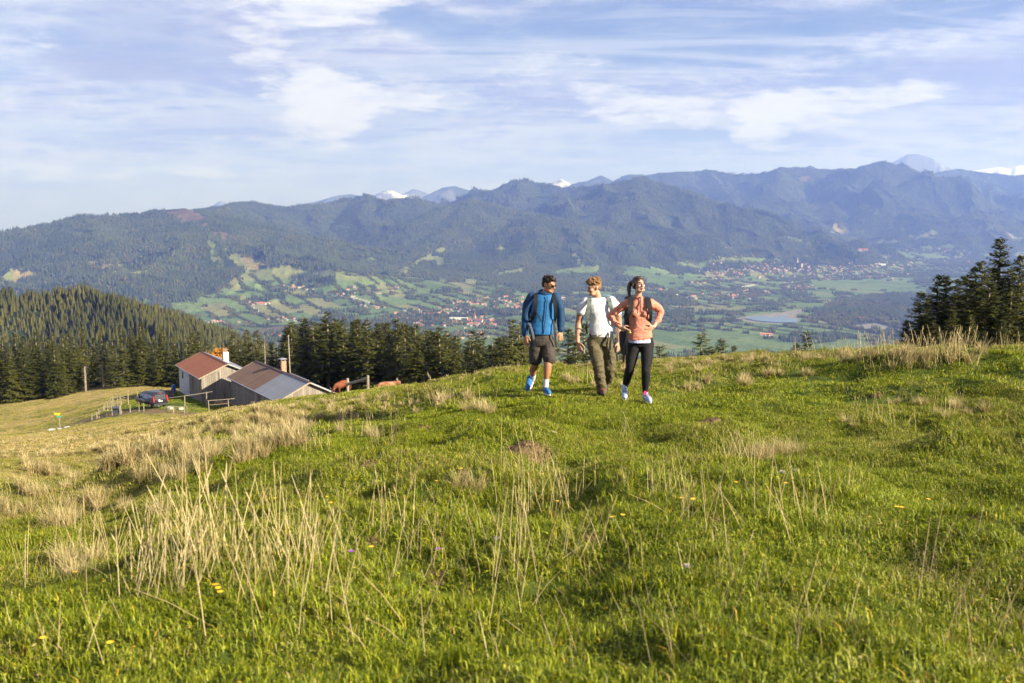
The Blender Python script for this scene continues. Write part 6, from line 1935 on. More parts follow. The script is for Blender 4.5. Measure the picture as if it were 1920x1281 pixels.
# ================================================================== the three walkers
def fabric(name, c, c2=None, rough=.8, wrinkle=.5, wscale=14.0, stretch=(1, 1, 2.2), melange=0.0, spec=.2, sheen=0.0):
    m = bpy.data.materials.new(name); m.use_nodes = True
    t = NT(m.node_tree); bs = m.node_tree.nodes['Principled BSDF']
    co = t.new('ShaderNodeTexCoord').outputs['Object']
    mp = t.new('ShaderNodeMapping'); t.put(mp.inputs['Vector'], co); mp.inputs['Scale'].default_value = stretch
    n = t.noise(mp.outputs[0], wscale, 4, .55, .8)
    col = c
    if melange > 0:
        mm = t.new('ShaderNodeMapping'); t.put(mm.inputs['Vector'], co); mm.inputs['Scale'].default_value = (18, 18, 190)
        col = t.mix(t.math('MULTIPLY', t.smooth(t.noise(mm.outputs[0], 1.0, 3, .6), .35, .7), melange), c, c2)
    elif c2 is not None:
        col = t.mix(t.smooth(t.noise(co, 9.0, 4, .6), .3, .7), c, c2)
    t.put(bs.inputs['Base Color'], col)
    bs.inputs['Roughness'].default_value = rough; bs.inputs['Specular IOR Level'].default_value = spec
    b = t.new('ShaderNodeBump'); b.inputs['Strength'].default_value = wrinkle; b.inputs['Distance'].default_value = .02
    t.put(b.inputs['Height'], n); t.put(bs.inputs['Normal'], b.outputs[0])
    return m
def skin_mat(name, c, c2):
    m = bpy.data.materials.new(name); m.use_nodes = True
    t = NT(m.node_tree); bs = m.node_tree.nodes['Principled BSDF']
    co = t.new('ShaderNodeTexCoord').outputs['Object']
    t.put(bs.inputs['Base Color'], t.mix(t.smooth(t.noise(co, 16.0, 4, .6), .3, .7), c, c2))
    bs.inputs['Roughness'].default_value = .5; bs.inputs['Specular IOR Level'].default_value = .35
    bs.inputs['Subsurface Weight'].default_value = .08; bs.inputs['Subsurface Radius'].default_value = (.012, .005, .003)
    return m

class Blob:
    """closed tubes, lofts and ellipsoids, fused into one continuous surface"""
    def __init__(self):
        self.mb = MB()
    def tube(self, pts, n=14, flat=None, m=0):
        """pts: (Vector, radius); rounded ends"""
        P = [Vector(p[0]) for p in pts]; Rr = [p[1] for p in pts]
        # resample with Catmull-Rom so that joints bend smoothly
        Q, S = [], []
        for i in range(len(P) - 1):
            p0, p1, p2, p3 = P[max(i - 1, 0)], P[i], P[i + 1], P[min(i + 2, len(P) - 1)]
            for k in range(5):
                t = k / 5
                Q.append(0.5 * ((2 * p1) + (p2 - p0) * t + (2 * p0 - 5 * p1 + 4 * p2 - p3) * t * t + (3 * p1 - p0 - 3 * p2 + p3) * t ** 3))
                u = t * t * (3 - 2 * t); S.append(Rr[i] * (1 - u) + Rr[i + 1] * u)
        Q.append(P[-1]); S.append(Rr[-1])
        d0 = (Q[0] - Q[1]).normalized(); d1 = (Q[-1] - Q[-2]).normalized()
        pre = [(Q[0] + d0 * S[0] * s, S[0] * math.sqrt(max(0.02, 1 - s * s))) for s in (.95, .7, .35)]
        post = [(Q[-1] + d1 * S[-1] * s, S[-1] * math.sqrt(max(0.02, 1 - s * s))) for s in (.35, .7, .95)]
        A = pre + list(zip(Q, S)) + post
        self.mb.tube([a[0] for a in A], [a[1] for a in A], n, m, True, 1.0 if flat is None else flat)
        return self
    def loft(self, rings, n=22):
        """rings: (centre Vector, rx, ry, yaw[, power]) horizontal super-ellipses from bottom to top"""
        V = []
        for c, rx, ry, yaw in rings:
            for k in range(n):
                a = 2 * math.pi * k / n
                x = rx * math.copysign(abs(math.cos(a)) ** .85, math.cos(a)); y = ry * math.copysign(abs(math.sin(a)) ** .85, math.sin(a))
                V.append((c.x + x * math.cos(yaw) - y * math.sin(yaw), c.y + x * math.sin(yaw) + y * math.cos(yaw), c.z))
        Fc = []
        L = len(rings)
        for i in range(L - 1):
            for k in range(n):
                Fc.append((i * n + k, i * n + (k + 1) % n, (i + 1) * n + (k + 1) % n, (i + 1) * n + k))
        Fc.append(tuple(range(n))[::-1]); Fc.append(tuple((L - 1) * n + k for k in range(n)))
        self.mb.add(V, Fc)
        return self
    def ell(self, c, r, rot=None, n=14):
        V, Fc = [], []
        for i in range(1, n):
            th = math.pi * i / n
            for k in range(n):
                a = 2 * math.pi * k / n
                p = Vector((r[0] * math.sin(th) * math.cos(a), r[1] * math.sin(th) * math.sin(a), r[2] * math.cos(th)))
                V.append((rot @ p if rot is not None else p) + Vector(c))
        for i in range(n - 2):
            for k in range(n):
                Fc.append((i * n + k, (i + 1) * n + k, (i + 1) * n + (k + 1) % n, i * n + (k + 1) % n))
        Fc.append(tuple(range(n))); Fc.append(tuple((n - 2) * n + k for k in range(n))[::-1])
        self.mb.add(V, Fc)
        return self
    def fuse(self, name, m, voxel=.008, smooth=6, fold=0.0, fscale=(9, 9, 22), seed=0, parent=None, loc=None):
        me = self.mb.mesh(name, m)
        ob = bpy.data.objects.new(name, me); COL.objects.link(ob)
        r_ = ob.modifiers.new('r', 'REMESH'); r_.mode = 'VOXEL'; r_.voxel_size = voxel
        s_ = ob.modifiers.new('s', 'SMOOTH'); s_.factor = .5; s_.iterations = smooth
        dg = bpy.context.evaluated_depsgraph_get(); dg.update()
        out = bpy.data.meshes.new_from_object(ob.evaluated_get(dg))
        bpy.data.objects.remove(ob); bpy.data.meshes.remove(me)
        n = len(out.vertices)
        if fold > 0:
            co = np.empty(n * 3, np.float32); out.vertices.foreach_get('co', co); co = co.reshape(-1, 3)
            nm = np.empty(n * 3, np.float32); out.vertex_normals.foreach_get('vector', nm); nm = nm.reshape(-1, 3)
            a = np.arctan2(co[:, 1], co[:, 0]) * .35
            f = ridged(co[:, 0] * fscale[0] + co[:, 2] * fscale[0] * .55 + seed, co[:, 2] * fscale[2] + co[:, 1] * fscale[1] - co[:, 0] * 4, 3, 300 + seed) - .5
            co = co + nm * (f * fold)[:, None]
            out.vertices.foreach_set('co', co.ravel())
        out.name = name; out.materials.clear(); out.materials.append(m)
        out.polygons.foreach_set('use_smooth', np.ones(len(out.polygons), bool))
        out.update()
        return link(name, out, parent, loc)

class Figure:
    def __init__(self, px0, py0, d):
        self.d = d
        self.o = at(px0, py0, d)
        self.o.z = gz(self.o.x, self.o.y) + .02
        self.dz = self.o.z - at(px0, py0, d).z
    def j(self, px, py, dy=0.0):
        p = at(px, py, self.d + dy)
        return Vector((p.x - self.o.x, p.y - self.o.y, p.z - (self.o.z - self.dz)))
    def limb(self, lst):
        return [(self.j(a, b, c), r) for a, b, c, r in lst]
    def rings(self, lst):
        return [(self.j(a, b, c), rx, ry, R(yaw)) for a, b, c, rx, ry, yaw in lst]

def head_parts(bl, c, rot, k=1.0, male=True):
    def P(x, y, z): return c + rot @ (Vector((x, y, z)) * k)
    def E(x, y, z, a, b, d): bl.ell(P(x, y, z), (a * k, b * k, d * k), rot)
    E(0, .012, .035, .076, .096, .088); E(0, -.020, -.045, .059, .070, .062); E(0, -.045, -.02, .060, .048, .07)
    E(0, -.076, -.092, .024 if male else .018, .018, .018); E(.032, -.045, -.078, .030, .04, .028); E(-.032, -.045, -.078, .030, .04, .028)
    E(.036, -.064, -.020, .027, .028, .026); E(-.036, -.064, -.020, .027, .028, .026)
    E(0, -.078, .030, .052, .016, .011 if male else .008)
    bl.tube([(P(0, -.090, .018), .009 * k), (P(0, -.106, -.008), .011 * k), (P(0, -.112, -.026), .014 * k)], 8)
    E(.011, -.100, -.030, .009, .010, .008); E(-.011, -.100, -.030, .009, .010, .008)
    E(0, -.091, -.054, .025, .011, .006); E(0, -.089, -.066, .022, .011, .007)
    for s in (-1, 1):
        E(s * .079, .016, .000, .009, .020, .031)
    return P

def hand(bl, w, f, thumb_side, palm_dir, k=1.0, curl=.5, spread=1.0):
    """w wrist, f unit direction of the fingers, thumb_side unit vector across the palm, palm_dir where the palm looks"""
    f = f.normalized(); t = (thumb_side - f * thumb_side.dot(f)).normalized(); p = f.cross(t)
    if p.dot(palm_dir) < 0: p = -p
    for u in (-.026, -.009, .009, .026):
        bl.tube([(w + t * u * .6 * k, .017 * k), (w + f * .05 * k + t * u * k, .0165 * k), (w + f * .088 * k + t * u * 1.1 * k, .0125 * k)], 8)
    for i, (u, L) in enumerate(((.030, .066), (.010, .075), (-.010, .070), (-.030, .054))):
        b = w + f * .088 * k + t * u * 1.1 * spread * k
        c1 = b + (f * math.cos(curl * .5) + p * math.sin(curl * .5)) * L * .45 * k
        c2 = c1 + (f * math.cos(curl * 1.3) + p * math.sin(curl * 1.3)) * L * .33 * k
        c3 = c2 + (f * math.cos(curl * 2.0) + p * math.sin(curl * 2.0)) * L * .25 * k
        bl.tube([(b, .0105 * k), (c1, .0098 * k), (c2, .0088 * k), (c3, .0075 * k)], 8)
    b = w + f * .025 * k + t * .028 * k
    c1 = b + (f * .55 + t * .75 + p * .25).normalized() * .038 * k
    c2 = c1 + (f * .85 + t * .35 + p * .3).normalized() * .034 * k
    c3 = c2 + (f * .95 + p * .35).normalized() * .022 * k
    bl.tube([(b, .015 * k), (c1, .013 * k), (c2, .0105 * k), (c3, .0085 * k)], 8)

def hair_tufts(b, P, rot, k, n, seed, L, up, r=.010, zmin=.045, back=True):
    rr_ = random.Random(seed)
    for _ in range(n):
        th = rr_.uniform(0, 6.28); z = rr_.uniform(zmin, .125)
        q = Vector((.080 * math.cos(th) * math.sqrt(max(.05, 1 - ((z - .04) / .095) ** 2)), .014 + .098 * math.sin(th) * math.sqrt(max(.05, 1 - ((z - .04) / .095) ** 2)), z))
        if q.y < -.075 and z < .075: continue
        nrm = Vector((q.x / .08, (q.y - .014) / .1, (z - .03) / .07)).normalized()
        d = (nrm * .6 + Vector((rr_.uniform(-.6, .6), rr_.uniform(-.8, .3), up))).normalized()
        l = L * rr_.uniform(.6, 1.2)
        b.tube([P(*q), P(*(q + d * l * .55)), P(*(q + d * l + Vector((rr_.uniform(-.01, .01), -.004, -.004))))], [r * k, r * .85 * k, r * .25 * k], 5)

def shoe(name, fig, heel, toe, up, m_up, m_sole, parent, m_acc=None, k=1.0):
    """low walking shoe between heel and toe points (ground contact), up = vector of the sole's normal"""
    f = (toe - heel); L = f.length; f.normalize(); s = f.cross(up).normalized(); u = s.cross(f).normalized()
    bl = Blob()
    def q(a, b, c): return heel + f * a * L + s * b + u * c
    bl.tube([(q(.12, 0, .058), .038), (q(.40, 0, .055), .040), (q(.70, 0, .045), .043), (q(.90, 0, .036), .034)], 12)
    bl.tube([(q(.10, 0, .05), .036), (q(.16, 0, .10), .040)], 12)
    bl.tube([(q(.30, 0, .085), .030), (q(.55, 0, .065), .034)], 10)
    o = bl.fuse(name, m_up, .007, 4, parent=parent)
    b = MB()
    n = 14; low, top = [], []
    for i in range(n):
        a = 2 * math.pi * i / n
        fx = .50 + .52 * math.cos(a); wy = (.043 if math.cos(a) > 0 else .037) * math.sin(a)
        low.append(q(fx, wy, .0)); top.append(q(fx, wy * 1.02, .024))
    b.add(low + top, [tuple(range(n))[::-1], tuple(range(n, 2 * n))] + [(i, (i + 1) % n, n + (i + 1) % n, n + i) for i in range(n)])
    b.build('sole', m_sole, o)
    if m_acc:
        b = MB()
        for t_ in (.38, .46, .54, .62):
            b.tube([q(t_, -.030, .098 - .06 * (t_ - .3)), q(t_ + .01, 0, .112 - .07 * (t_ - .3)), q(t_, .030, .098 - .06 * (t_ - .3))], .005, 5)
        b.build('lace', m_acc, o)
    return o

def strap(name, pts, w, th, m, parent, normal_out):
    """a flat band through pts, w wide"""
    P = [Vector(p) for p in pts]
    Q = []
    for i in range(len(P) - 1):
        p0, p1, p2, p3 = P[max(i - 1, 0)], P[i], P[i + 1], P[min(i + 2, len(P) - 1)]
        for k in range(5):
            t = k / 5
            Q.append(0.5 * ((2 * p1) + (p2 - p0) * t + (2 * p0 - 5 * p1 + 4 * p2 - p3) * t * t + (3 * p1 - p0 - 3 * p2 + p3) * t ** 3))
    Q.append(P[-1])
    V, Fc = [], []
    for i, q in enumerate(Q):
        d = (Q[min(i + 1, len(Q) - 1)] - Q[max(i - 1, 0)]).normalized()
        n = (normal_out(q) if callable(normal_out) else Vector(normal_out)); n = (n - d * n.dot(d)).normalized()
        s = d.cross(n)
        ww = w[min(i * len(w) // len(Q), len(w) - 1)] if isinstance(w, (list, tuple)) else w
        V += [q - s * ww / 2, q + s * ww / 2, q + s * ww / 2 + n * th, q - s * ww / 2 + n * th]
    for i in range(len(Q) - 1):
        for k in range(4):
            Fc.append((i * 4 + k, i * 4 + (k + 1) % 4, i * 4 + 4 + (k + 1) % 4, i * 4 + 4 + k))
    Fc += [(0, 1, 2, 3), tuple((len(Q) - 1) * 4 + k for k in (3, 2, 1, 0))]
    b = MB(); b.add(V, Fc)
    return b.build(name, m, parent)

M_BLACKF = fabric('black_webbing', (.014, .014, .016), None, .6, .3, 30)
M_BLACKP = fabric('black_pack', (.022, .022, .026), (.035, .035, .04), .6, .4, 12)
M_WHITE_SOLE = mat('white_rubber', (.55, .55, .56), .6)
M_SOCK = fabric('white_sock', (.50, .50, .52), None, .9, .3, 40)
M_EYE = mat('dark_eye', (.03, .02, .018), .25, 0, .6)
M_ZIP = mat('zip', (.03, .035, .05), .4, .3)

# ------------------------------------------------------------------ man in the blue jacket
SK1 = skin_mat('tanned_skin', (.36, .165, .085), (.31, .14, .072))
f1 = Figure(1021, 745, 15.0)
J = f1.j
bl = Blob()
bl.loft(f1.rings([(1015, 650, .03, .15, .10, 0), (1015, 638, .02, .16, .11, 0), (1016, 612, 0, .145, .10, 0), (1018, 588, 0, .165, .11, 0), (1019, 568, 0, .17, .10, 0), (1020, 560, 0, .11, .07, 0)]))
bl.tube(f1.limb([(1021, 562, .01, .062), (1025, 552, -.01, .058), (1028, 544, -.02, .058)]))
bl.tube(f1.limb([(996, 566, 0, .058), (987, 597, .0, .050), (985, 616, -.03, .042), (984.5, 634, -.06, .030)]))
bl.tube(f1.limb([(1043, 566, 0, .058), (1050.5, 595, .02, .050), (1051.5, 611, 0, .042), (1051, 627, -.03, .030)]))
bl.tube(f1.limb([(1006, 646, .02, .095), (1004, 668, .02, .078), (1003, 690, .02, .058), (1000, 699, .10, .058), (999, 713, .22, .040), (998, 722, .28, .036)]))
bl.tube(f1.limb([(1027, 646, 0, .095), (1028, 668, -.05, .080), (1027.5, 688, -.10, .058), (1026, 702, -.10, .060), (1023.5, 722, -.08, .038), (1022.5, 734, -.08, .036)]))
hand(bl, J(984.5, 636, -.06), Vector((.10, -.25, -1)), Vector((.75, -.65, 0)), Vector((.6, .6, 0)), 1.0, .45)
hand(bl, J(1051, 629, -.03), Vector((.06, -.2, -1)), Vector((-.75, -.65, 0)), Vector((-.6, .6, 0)), 1.0, .5)
hc1 = J(1029, 541.5, -.03)
rot1 = Matrix.Rotation(R(54), 3, 'Z') @ Matrix.Rotation(R(12), 3, 'X')
P1 = head_parts(bl, hc1, rot1, 1.0)
body1 = bl.fuse('person', SK1, .0075, 4, loc=f1.o)
tag(body1, 'man in blue jacket, dark shorts and sunglasses, leftmost of three walkers', 'person', 'walkers on the hilltop pasture')
M_HAIR1 = mat('dark_brown_hair', (.018, .012, .009), .5, var=.4, scale=60, spec=.3)
hb = Blob(); hb.ell(P1(0, .022, .060), (.083, .098, .080), rot1); hb.ell(P1(0, .055, .015), (.074, .062, .075), rot1); hb.ell(P1(0, -.045, .100), (.060, .045, .034), rot1)
hair = hb.fuse('hair', M_HAIR1, .007, 2, .010, (60, 60, 60), 3, parent=body1)
b = MB(); hair_tufts(b, P1, rot1, 1.0, 150, 5, .034, .55, .011); link('lock', b.mesh('lock', M_HAIR1, True), hair)
sg = MB()
for s in (-1, 1):
    sg.add([P1(s * .008, -.101, .018), P1(s * .060, -.084, .022), P1(s * .058, -.082, -.014), P1(s * .030, -.096, -.020), P1(s * .010, -.102, -.010),
            P1(s * .008, -.107, .018), P1(s * .062, -.090, .022), P1(s * .060, -.088, -.014), P1(s * .030, -.102, -.020), P1(s * .010, -.108, -.010)],
           [(0, 1, 2, 3, 4), (9, 8, 7, 6, 5), (0, 5, 6, 1), (1, 6, 7, 2), (2, 7, 8, 3), (3, 8, 9, 4), (4, 9, 5, 0)])
    sg.tube([P1(s * .060, -.086, .018), P1(s * .080, -.02, .016), P1(s * .082, .02, .010)], .004, 5)
sg.tube([P1(-.012, -.104, .012), P1(.012, -.104, .012)], .004, 5)
sg.build('sunglasses', mat('black_lens', (.008, .008, .009), .08, 0, .8), body1)
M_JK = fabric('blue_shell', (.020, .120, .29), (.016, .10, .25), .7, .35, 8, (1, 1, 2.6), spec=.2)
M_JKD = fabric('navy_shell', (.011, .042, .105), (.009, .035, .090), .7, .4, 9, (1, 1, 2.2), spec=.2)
jb = Blob()
jb.loft(f1.rings([(1014, 634, 0, .182, .135, 0), (1014.5, 628, 0, .185, .138, 0), (1016, 612, 0, .178, .132, 0), (1018, 588, 0, .192, .140, 0), (1019.5, 570, 0, .195, .130, 0), (1020, 561, 0, .150, .100, 0), (1021, 557, 0, .09, .08, 0)]))
jk = jb.fuse('jacket', M_JK, .009, 3, .014, (2.6, 2.6, 6.5), 2, parent=body1)
cb = Blob()
for k in range(20):
    a = 2 * math.pi * k / 20
    c = J(1022, 557, .0) + Vector((.088 * math.cos(a), .078 * math.sin(a), .018 * math.sin(a)))
    cb.ell(c + Vector((0, 0, .010)), (.022, .022, .036))
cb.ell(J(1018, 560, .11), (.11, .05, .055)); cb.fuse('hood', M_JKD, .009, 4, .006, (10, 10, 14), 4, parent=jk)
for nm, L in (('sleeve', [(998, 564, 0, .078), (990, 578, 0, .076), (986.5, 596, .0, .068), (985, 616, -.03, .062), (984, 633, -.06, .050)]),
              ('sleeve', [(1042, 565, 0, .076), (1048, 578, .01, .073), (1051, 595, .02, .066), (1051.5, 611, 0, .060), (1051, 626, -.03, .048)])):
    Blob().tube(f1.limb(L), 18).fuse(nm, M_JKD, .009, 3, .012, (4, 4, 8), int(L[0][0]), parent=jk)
z_ = MB(); z_.tube([J(1026, 562, -.13) , J(1025.5, 572, -.150), J(1024, 590, -.158), J(1021.5, 612, -.148), J(1019, 633, -.145)], .006, 5); z_.build('zip', M_ZIP, jk)
M_SH = fabric('brown_shorts', (.052, .042, .036), (.044, .036, .031), .75, .6, 9, spec=.25)
sb = Blob()
sb.loft(f1.rings([(1016, 655, .02, .165, .125, 0), (1015.5, 645, .02, .180, .135, 0), (1015, 632, .01, .172, .125, 0)]))
sb.tube(f1.limb([(1006, 648, .02, .112), (1004.5, 668, .02, .106), (1004, 681, .02, .104)])); sb.tube(f1.limb([(1027, 648, 0, .112), (1029, 668, -.05, .106), (1029.5, 679, -.07, .102)]))
sb.fuse('shorts', M_SH, .009, 3, .015, (5, 5, 8), 7, parent=body1)
for L in ([(999.5, 709, .19, .047), (998.5, 718, .26, .043)], [(1024, 719, -.08, .047), (1023, 732, -.08, .044)]):
    Blob().tube(f1.limb(L)).fuse('sock', M_SOCK, .007, 2, parent=body1)
M_SHOE1 = fabric('blue_mesh_shoe', (.025, .105, .28), (.035, .15, .34), .6, .4, 40)
M_SH1D = mat('navy_lace', (.02, .05, .14), .6)
hz = J(998, 724, .30)
toe1 = J(989.5, 739.5, .07); toe1.z = gz(toe1.x + f1.o.x, toe1.y + f1.o.y) - f1.o.z + .03
hl1 = toe1 + Vector((.085, .225, .13))
shoe('shoe', f1, hl1, toe1, Vector((0, .5, .85)), M_SHOE1, M_WHITE_SOLE, body1, M_SH1D)
hl2 = J(1021, 739, -.02); hl2.z = gz(hl2.x + f1.o.x, hl2.y + f1.o.y) - f1.o.z + .025
t2 = hl2 + Vector((.07, -.27, 0)); t2.z = gz(t2.x + f1.o.x, t2.y + f1.o.y) - f1.o.z + .025
shoe('shoe', f1, hl2, t2, Vector((0, 0, 1)), M_SHOE1, M_WHITE_SOLE, body1, M_SH1D)
# his rucksack
def rucksack(fig, c, size, m, label, name='backpack'):
    o = empty(name, fig.o)
    bb = Blob(); w, dp, h = size
    bb.loft([(c + Vector((0, 0, z * h)), w * k, dp * q, 0) for z, k, q in ((-.5, .40, .38), (-.46, .48, .48), (-.1, .5, .5), (.3, .48, .46), (.46, .40, .36), (.5, .25, .25))])
    bb.ell(c + Vector((0, dp * .45, -.12 * h)), (w * .36, dp * .28, h * .26))
    pk = bb.fuse('pack_body', m, .012, 3, .02, (6, 6, 9), 5, parent=o)
    bb = Blob(); bb.loft([(c + Vector((0, 0, h * (.42 + z))), w * k, dp * k, 0) for z, k in ((0, .49), (.06, .50), (.10, .44), (.13, .28))]); bb.fuse('lid', m, .012, 3, .012, (6, 6, 9), 6, parent=o)
    tag(o, label, 'backpack', 'rucksacks worn by the walkers')
    return o
out1 = lambda q: Vector((q.x * .2, -1, .25)) if q.y < .0 else Vector((0, .3, 1))
bp1 = rucksack(f1, J(1017, 588, .27), (.30, .20, .46), M_BLACKP, 'black rucksack of the man in the blue jacket, mostly hidden behind him')
strap('strap', [J(1004, 566, .17), J(1003, 559, .06), J(1004, 560, -.06), J(1004.5, 572, -.152), J(1003, 588, -.163), J(998, 604, -.12), J(993, 612, -.02)], [.055, .055, .055, .05, .03], .014, M_BLACKF, bp1, out1)
strap('strap', [J(1036, 566, .17), J(1037, 559, .06), J(1038, 562, -.05), J(1040, 574, -.142), J(1041.5, 590, -.142), J(1041, 604, -.10), J(1040, 612, -.0)], [.055, .055, .055, .05, .03], .014, M_BLACKF, bp1, out1)
strap('strap_end', [J(1004, 590, -.175), J(1010, 600, -.18), J(1014, 610, -.175)], .018, .004, M_BLACKF, bp1, (0, -1, 0))
strap('strap_end', [J(993, 612, -.10), J(999, 632, -.17), J(1003, 658, -.165)], .032, .004, fabric('grey_webbing', (.10, .11, .14), None, .6, .2, 30), bp1, (0, -1, 0))
strap('strap_end', [J(1038, 606, -.08), J(1040, 628, -.12), J(1042, 656, -.12)], .03, .004, M_BLACKF, bp1, (.3, -1, 0))
strap('hip_belt', [J(996, 622, .10), J(994.5, 621, -.02), J(998, 620, -.12)], .06, .016, M_BLACKF, bp1, (-.7, -.7, 0))

# ------------------------------------------------------------------ man in the white T-shirt
SK2 = skin_mat('fair_skin', (.42, .235, .150), (.38, .20, .125))
f2 = Figure(1128, 739, 15.1)
J = f2.j
bl = Blob()
bl.loft(f2.rings([(1124, 640, .03, .155, .105, 0), (1125, 625, .02, .16, .11, 0), (1127, 604, 0, .15, .105, 0), (1125, 584, 0, .175, .115, 0), (1123, 568, 0, .18, .10, 0), (1121, 560, 0, .11, .075, 0)]))
bl.tube(f2.limb([(1121, 563, .01, .066), (1119, 553, 0, .061), (1116, 545, -.01, .060)]))
bl.tube(f2.limb([(1095, 566, 0, .062), (1090, 580, 0, .062), (1085.5, 602, .03, .050), (1084, 616, 0, .050), (1083, 640, -.06, .032)]))
bl.tube(f2.limb([(1151, 566, 0, .062), (1157, 582, .02, .060), (1160, 602, .06, .048), (1161, 618, .05, .046), (1160, 640, .0, .032)]))
bl.tube(f2.limb([(1114, 638, .02, .10), (1118, 660, -.06, .085), (1121.5, 682, -.12, .062), (1125, 705, -.08, .060), (1128, 729, -.02, .042), (1128, 735, -.02, .038)]))
bl.tube(f2.limb([(1137, 638, .04, .10), (1140, 660, .03, .085), (1142, 684, .05, .062), (1141, 700, .22, .058), (1139, 712, .38, .042), (1138.5, 717, .44, .038)]))
hand(bl, J(1083, 641, -.06), Vector((.32, -.3, -1)), Vector((.6, -.8, 0)), Vector((.5, .8, 0)), 1.02, .35)
hand(bl, J(1160, 641, .0), Vector((-.05, -.2, -1)), Vector((-.6, -.8, 0)), Vector((-.5, .8, 0)), 1.02, .4)
hc2 = J(1114, 539.5, -.02)
rot2 = Matrix.Rotation(R(-72), 3, 'Z') @ Matrix.Rotation(R(8), 3, 'X')
P2 = head_parts(bl, hc2, rot2, 1.02)
body2 = bl.fuse('person', SK2, .0075, 4, loc=f2.o)
tag(body2, 'smiling fair-haired man in white T-shirt and olive trousers, middle of three walkers', 'person', 'walkers on the hilltop pasture')
M_HAIR2 = mat('ginger_blond_hair', (.25, .14, .058), .5, hue2=(.155, .082, .035), scale=60, spec=.3)
hb = Blob(); hb.ell(P2(0, .020, .066), (.084, .100, .080), rot2); hb.ell(P2(0, .055, .020), (.076, .060, .070), rot2); hb.ell(P2(0, -.050, .112), (.066, .050, .036), rot2)
hair = hb.fuse('hair', M_HAIR2, .007, 2, .014, (55, 55, 55), 9, parent=body2)
b = MB(); hair_tufts(b, P2, rot2, 1.0, 230, 15, .050, .8, .012, .06); link('lock', b.mesh('lock', M_HAIR2, True), hair)
b = MB(); b.tube([P2(-.022, -.100, -.057), P2(0, -.106, -.060), P2(.022, -.100, -.057)], .0055, 6); b.build('teeth', mat('teeth', (.75, .72, .68), .3), body2)
for s in (-1, 1):
    e_ = Blob(); e_.ell(P2(s * .031, -.086, .010), (.012, .008, .006), rot2); e_.fuse('eye', M_EYE, .003, 1, parent=body2)
    b = MB(); b.tube([P2(s * .014, -.094, .028), P2(s * .034, -.091, .034), P2(s * .052, -.078, .028)], .0045, 5); b.build('eyebrow', M_HAIR2, body2)
M_TEE = fabric('white_cotton', (.64, .635, .66), (.61, .605, .635), .9, .3, 6, (1, 1, 1.8), spec=.1)
tb = Blob()
tb.loft(f2.rings([(1127, 631, 0, .170, .125, 0), (1127, 622, 0, .176, .130, 0), (1127, 604, 0, .172, .128, 0), (1125, 584, 0, .196, .138, 0), (1123.5, 569, 0, .205, .125, 0), (1121.5, 560, 0, .150, .095, 0), (1121, 557.5, 0, .095, .075, 0)]))
tb.tube(f2.limb([(1099, 565, 0, .082), (1093, 574, 0, .084), (1090.5, 583, 0, .082)])); tb.tube(f2.limb([(1147, 565, 0, .082), (1154, 575, .02, .082), (1157, 583, .02, .080)]))
tb.fuse('t_shirt', M_TEE, .009, 3, .014, (3, 3, 8), 12, parent=body2)
M_TR = fabric('olive_trousers', (.105, .088, .050), (.088, .074, .042), .8, .8, 8, (1, 1, 1.6), spec=.2)
tb = Blob()
tb.loft(f2.rings([(1125, 648, .02, .160, .13, 0), (1125, 638, .02, .185, .140, 0), (1126, 622, .01, .172, .128, 0)]))
tb.tube(f2.limb([(1113.5, 640, .01, .115), (1117, 660, -.06, .108), (1121, 682, -.12, .092), (1125, 706, -.08, .086), (1128, 727, -.02, .082), (1128, 731, -.02, .084)]), 18)
tb.tube(f2.limb([(1137.5, 640, .04, .115), (1141, 660, .03, .105), (1143, 684, .05, .090), (1141.5, 700, .22, .084), (1139, 712, .38, .078)]), 18)
tb.fuse('trousers', M_TR, .009, 3, .026, (5, 5, 11), 14, parent=body2)
M_BOOT = fabric('brown_boot', (.10, .065, .045), (.075, .05, .035), .7, .4, 30); M_BSOLE = mat('dark_sole', (.03, .026, .022), .8); M_RLACE = mat('red_lace', (.45, .03, .02), .6)
h_ = J(1127, 735, .05); h_.z = gz(h_.x + f2.o.x, h_.y + f2.o.y) - f2.o.z + .02
t_ = h_ + Vector((.02, -.29, 0)); t_.z = gz(t_.x + f2.o.x, t_.y + f2.o.y) - f2.o.z + .02
shoe('boot', f2, h_, t_, Vector((0, 0, 1)), M_BOOT, M_BSOLE, body2, M_RLACE)
t_ = J(1137, 727, .34); t_.z = gz(t_.x + f2.o.x, t_.y + f2.o.y) - f2.o.z + .03
shoe('boot', f2, t_ + Vector((.01, .19, .20)), t_, Vector((0, .75, .66)), M_BOOT, M_BSOLE, body2, M_RLACE)
M_PK2 = fabric('blue_grey_pack', (.07, .12, .17), (.10, .15, .17), .7, .5, 12); M_ST2 = fabric('sage_strap', (.16, .19, .165), (.05, .06, .055), .7, .4, 18)
bp2 = rucksack(f2, J(1129, 584, .29), (.31, .21, .52), M_PK2, 'blue-grey rucksack with sage straps worn by the man in white')
out2 = out1
strap('strap', [J(1106, 566, .17), J(1105, 559, .06), J(1105, 561, -.06), J(1104, 574, -.150), J(1102.5, 590, -.158), J(1100, 606, -.12), J(1099, 616, -.01)], [.06, .06, .06, .055, .03, .025], .016, M_ST2, bp2, out2)
strap('strap', [J(1140, 566, .17), J(1141, 559, .06), J(1142, 561, -.06), J(1145, 574, -.142), J(1147, 590, -.135), J(1147, 606, -.10), J(1146, 616, -.0)], [.06, .06, .06, .055, .03, .025], .016, M_ST2, bp2, out2)
strap('strap_end', [J(1148, 622, -.13), J(1150, 640, -.14), J(1155, 660, -.12), J(1158, 677, -.10)], .02, .004, M_BLACKF, bp2, (.2, -1, 0))
strap('strap_end', [J(1146, 620, -.13), J(1145, 636, -.17), J(1143, 656, -.16)], .035, .004, M_BLACKF, bp2, (.2, -1, 0))
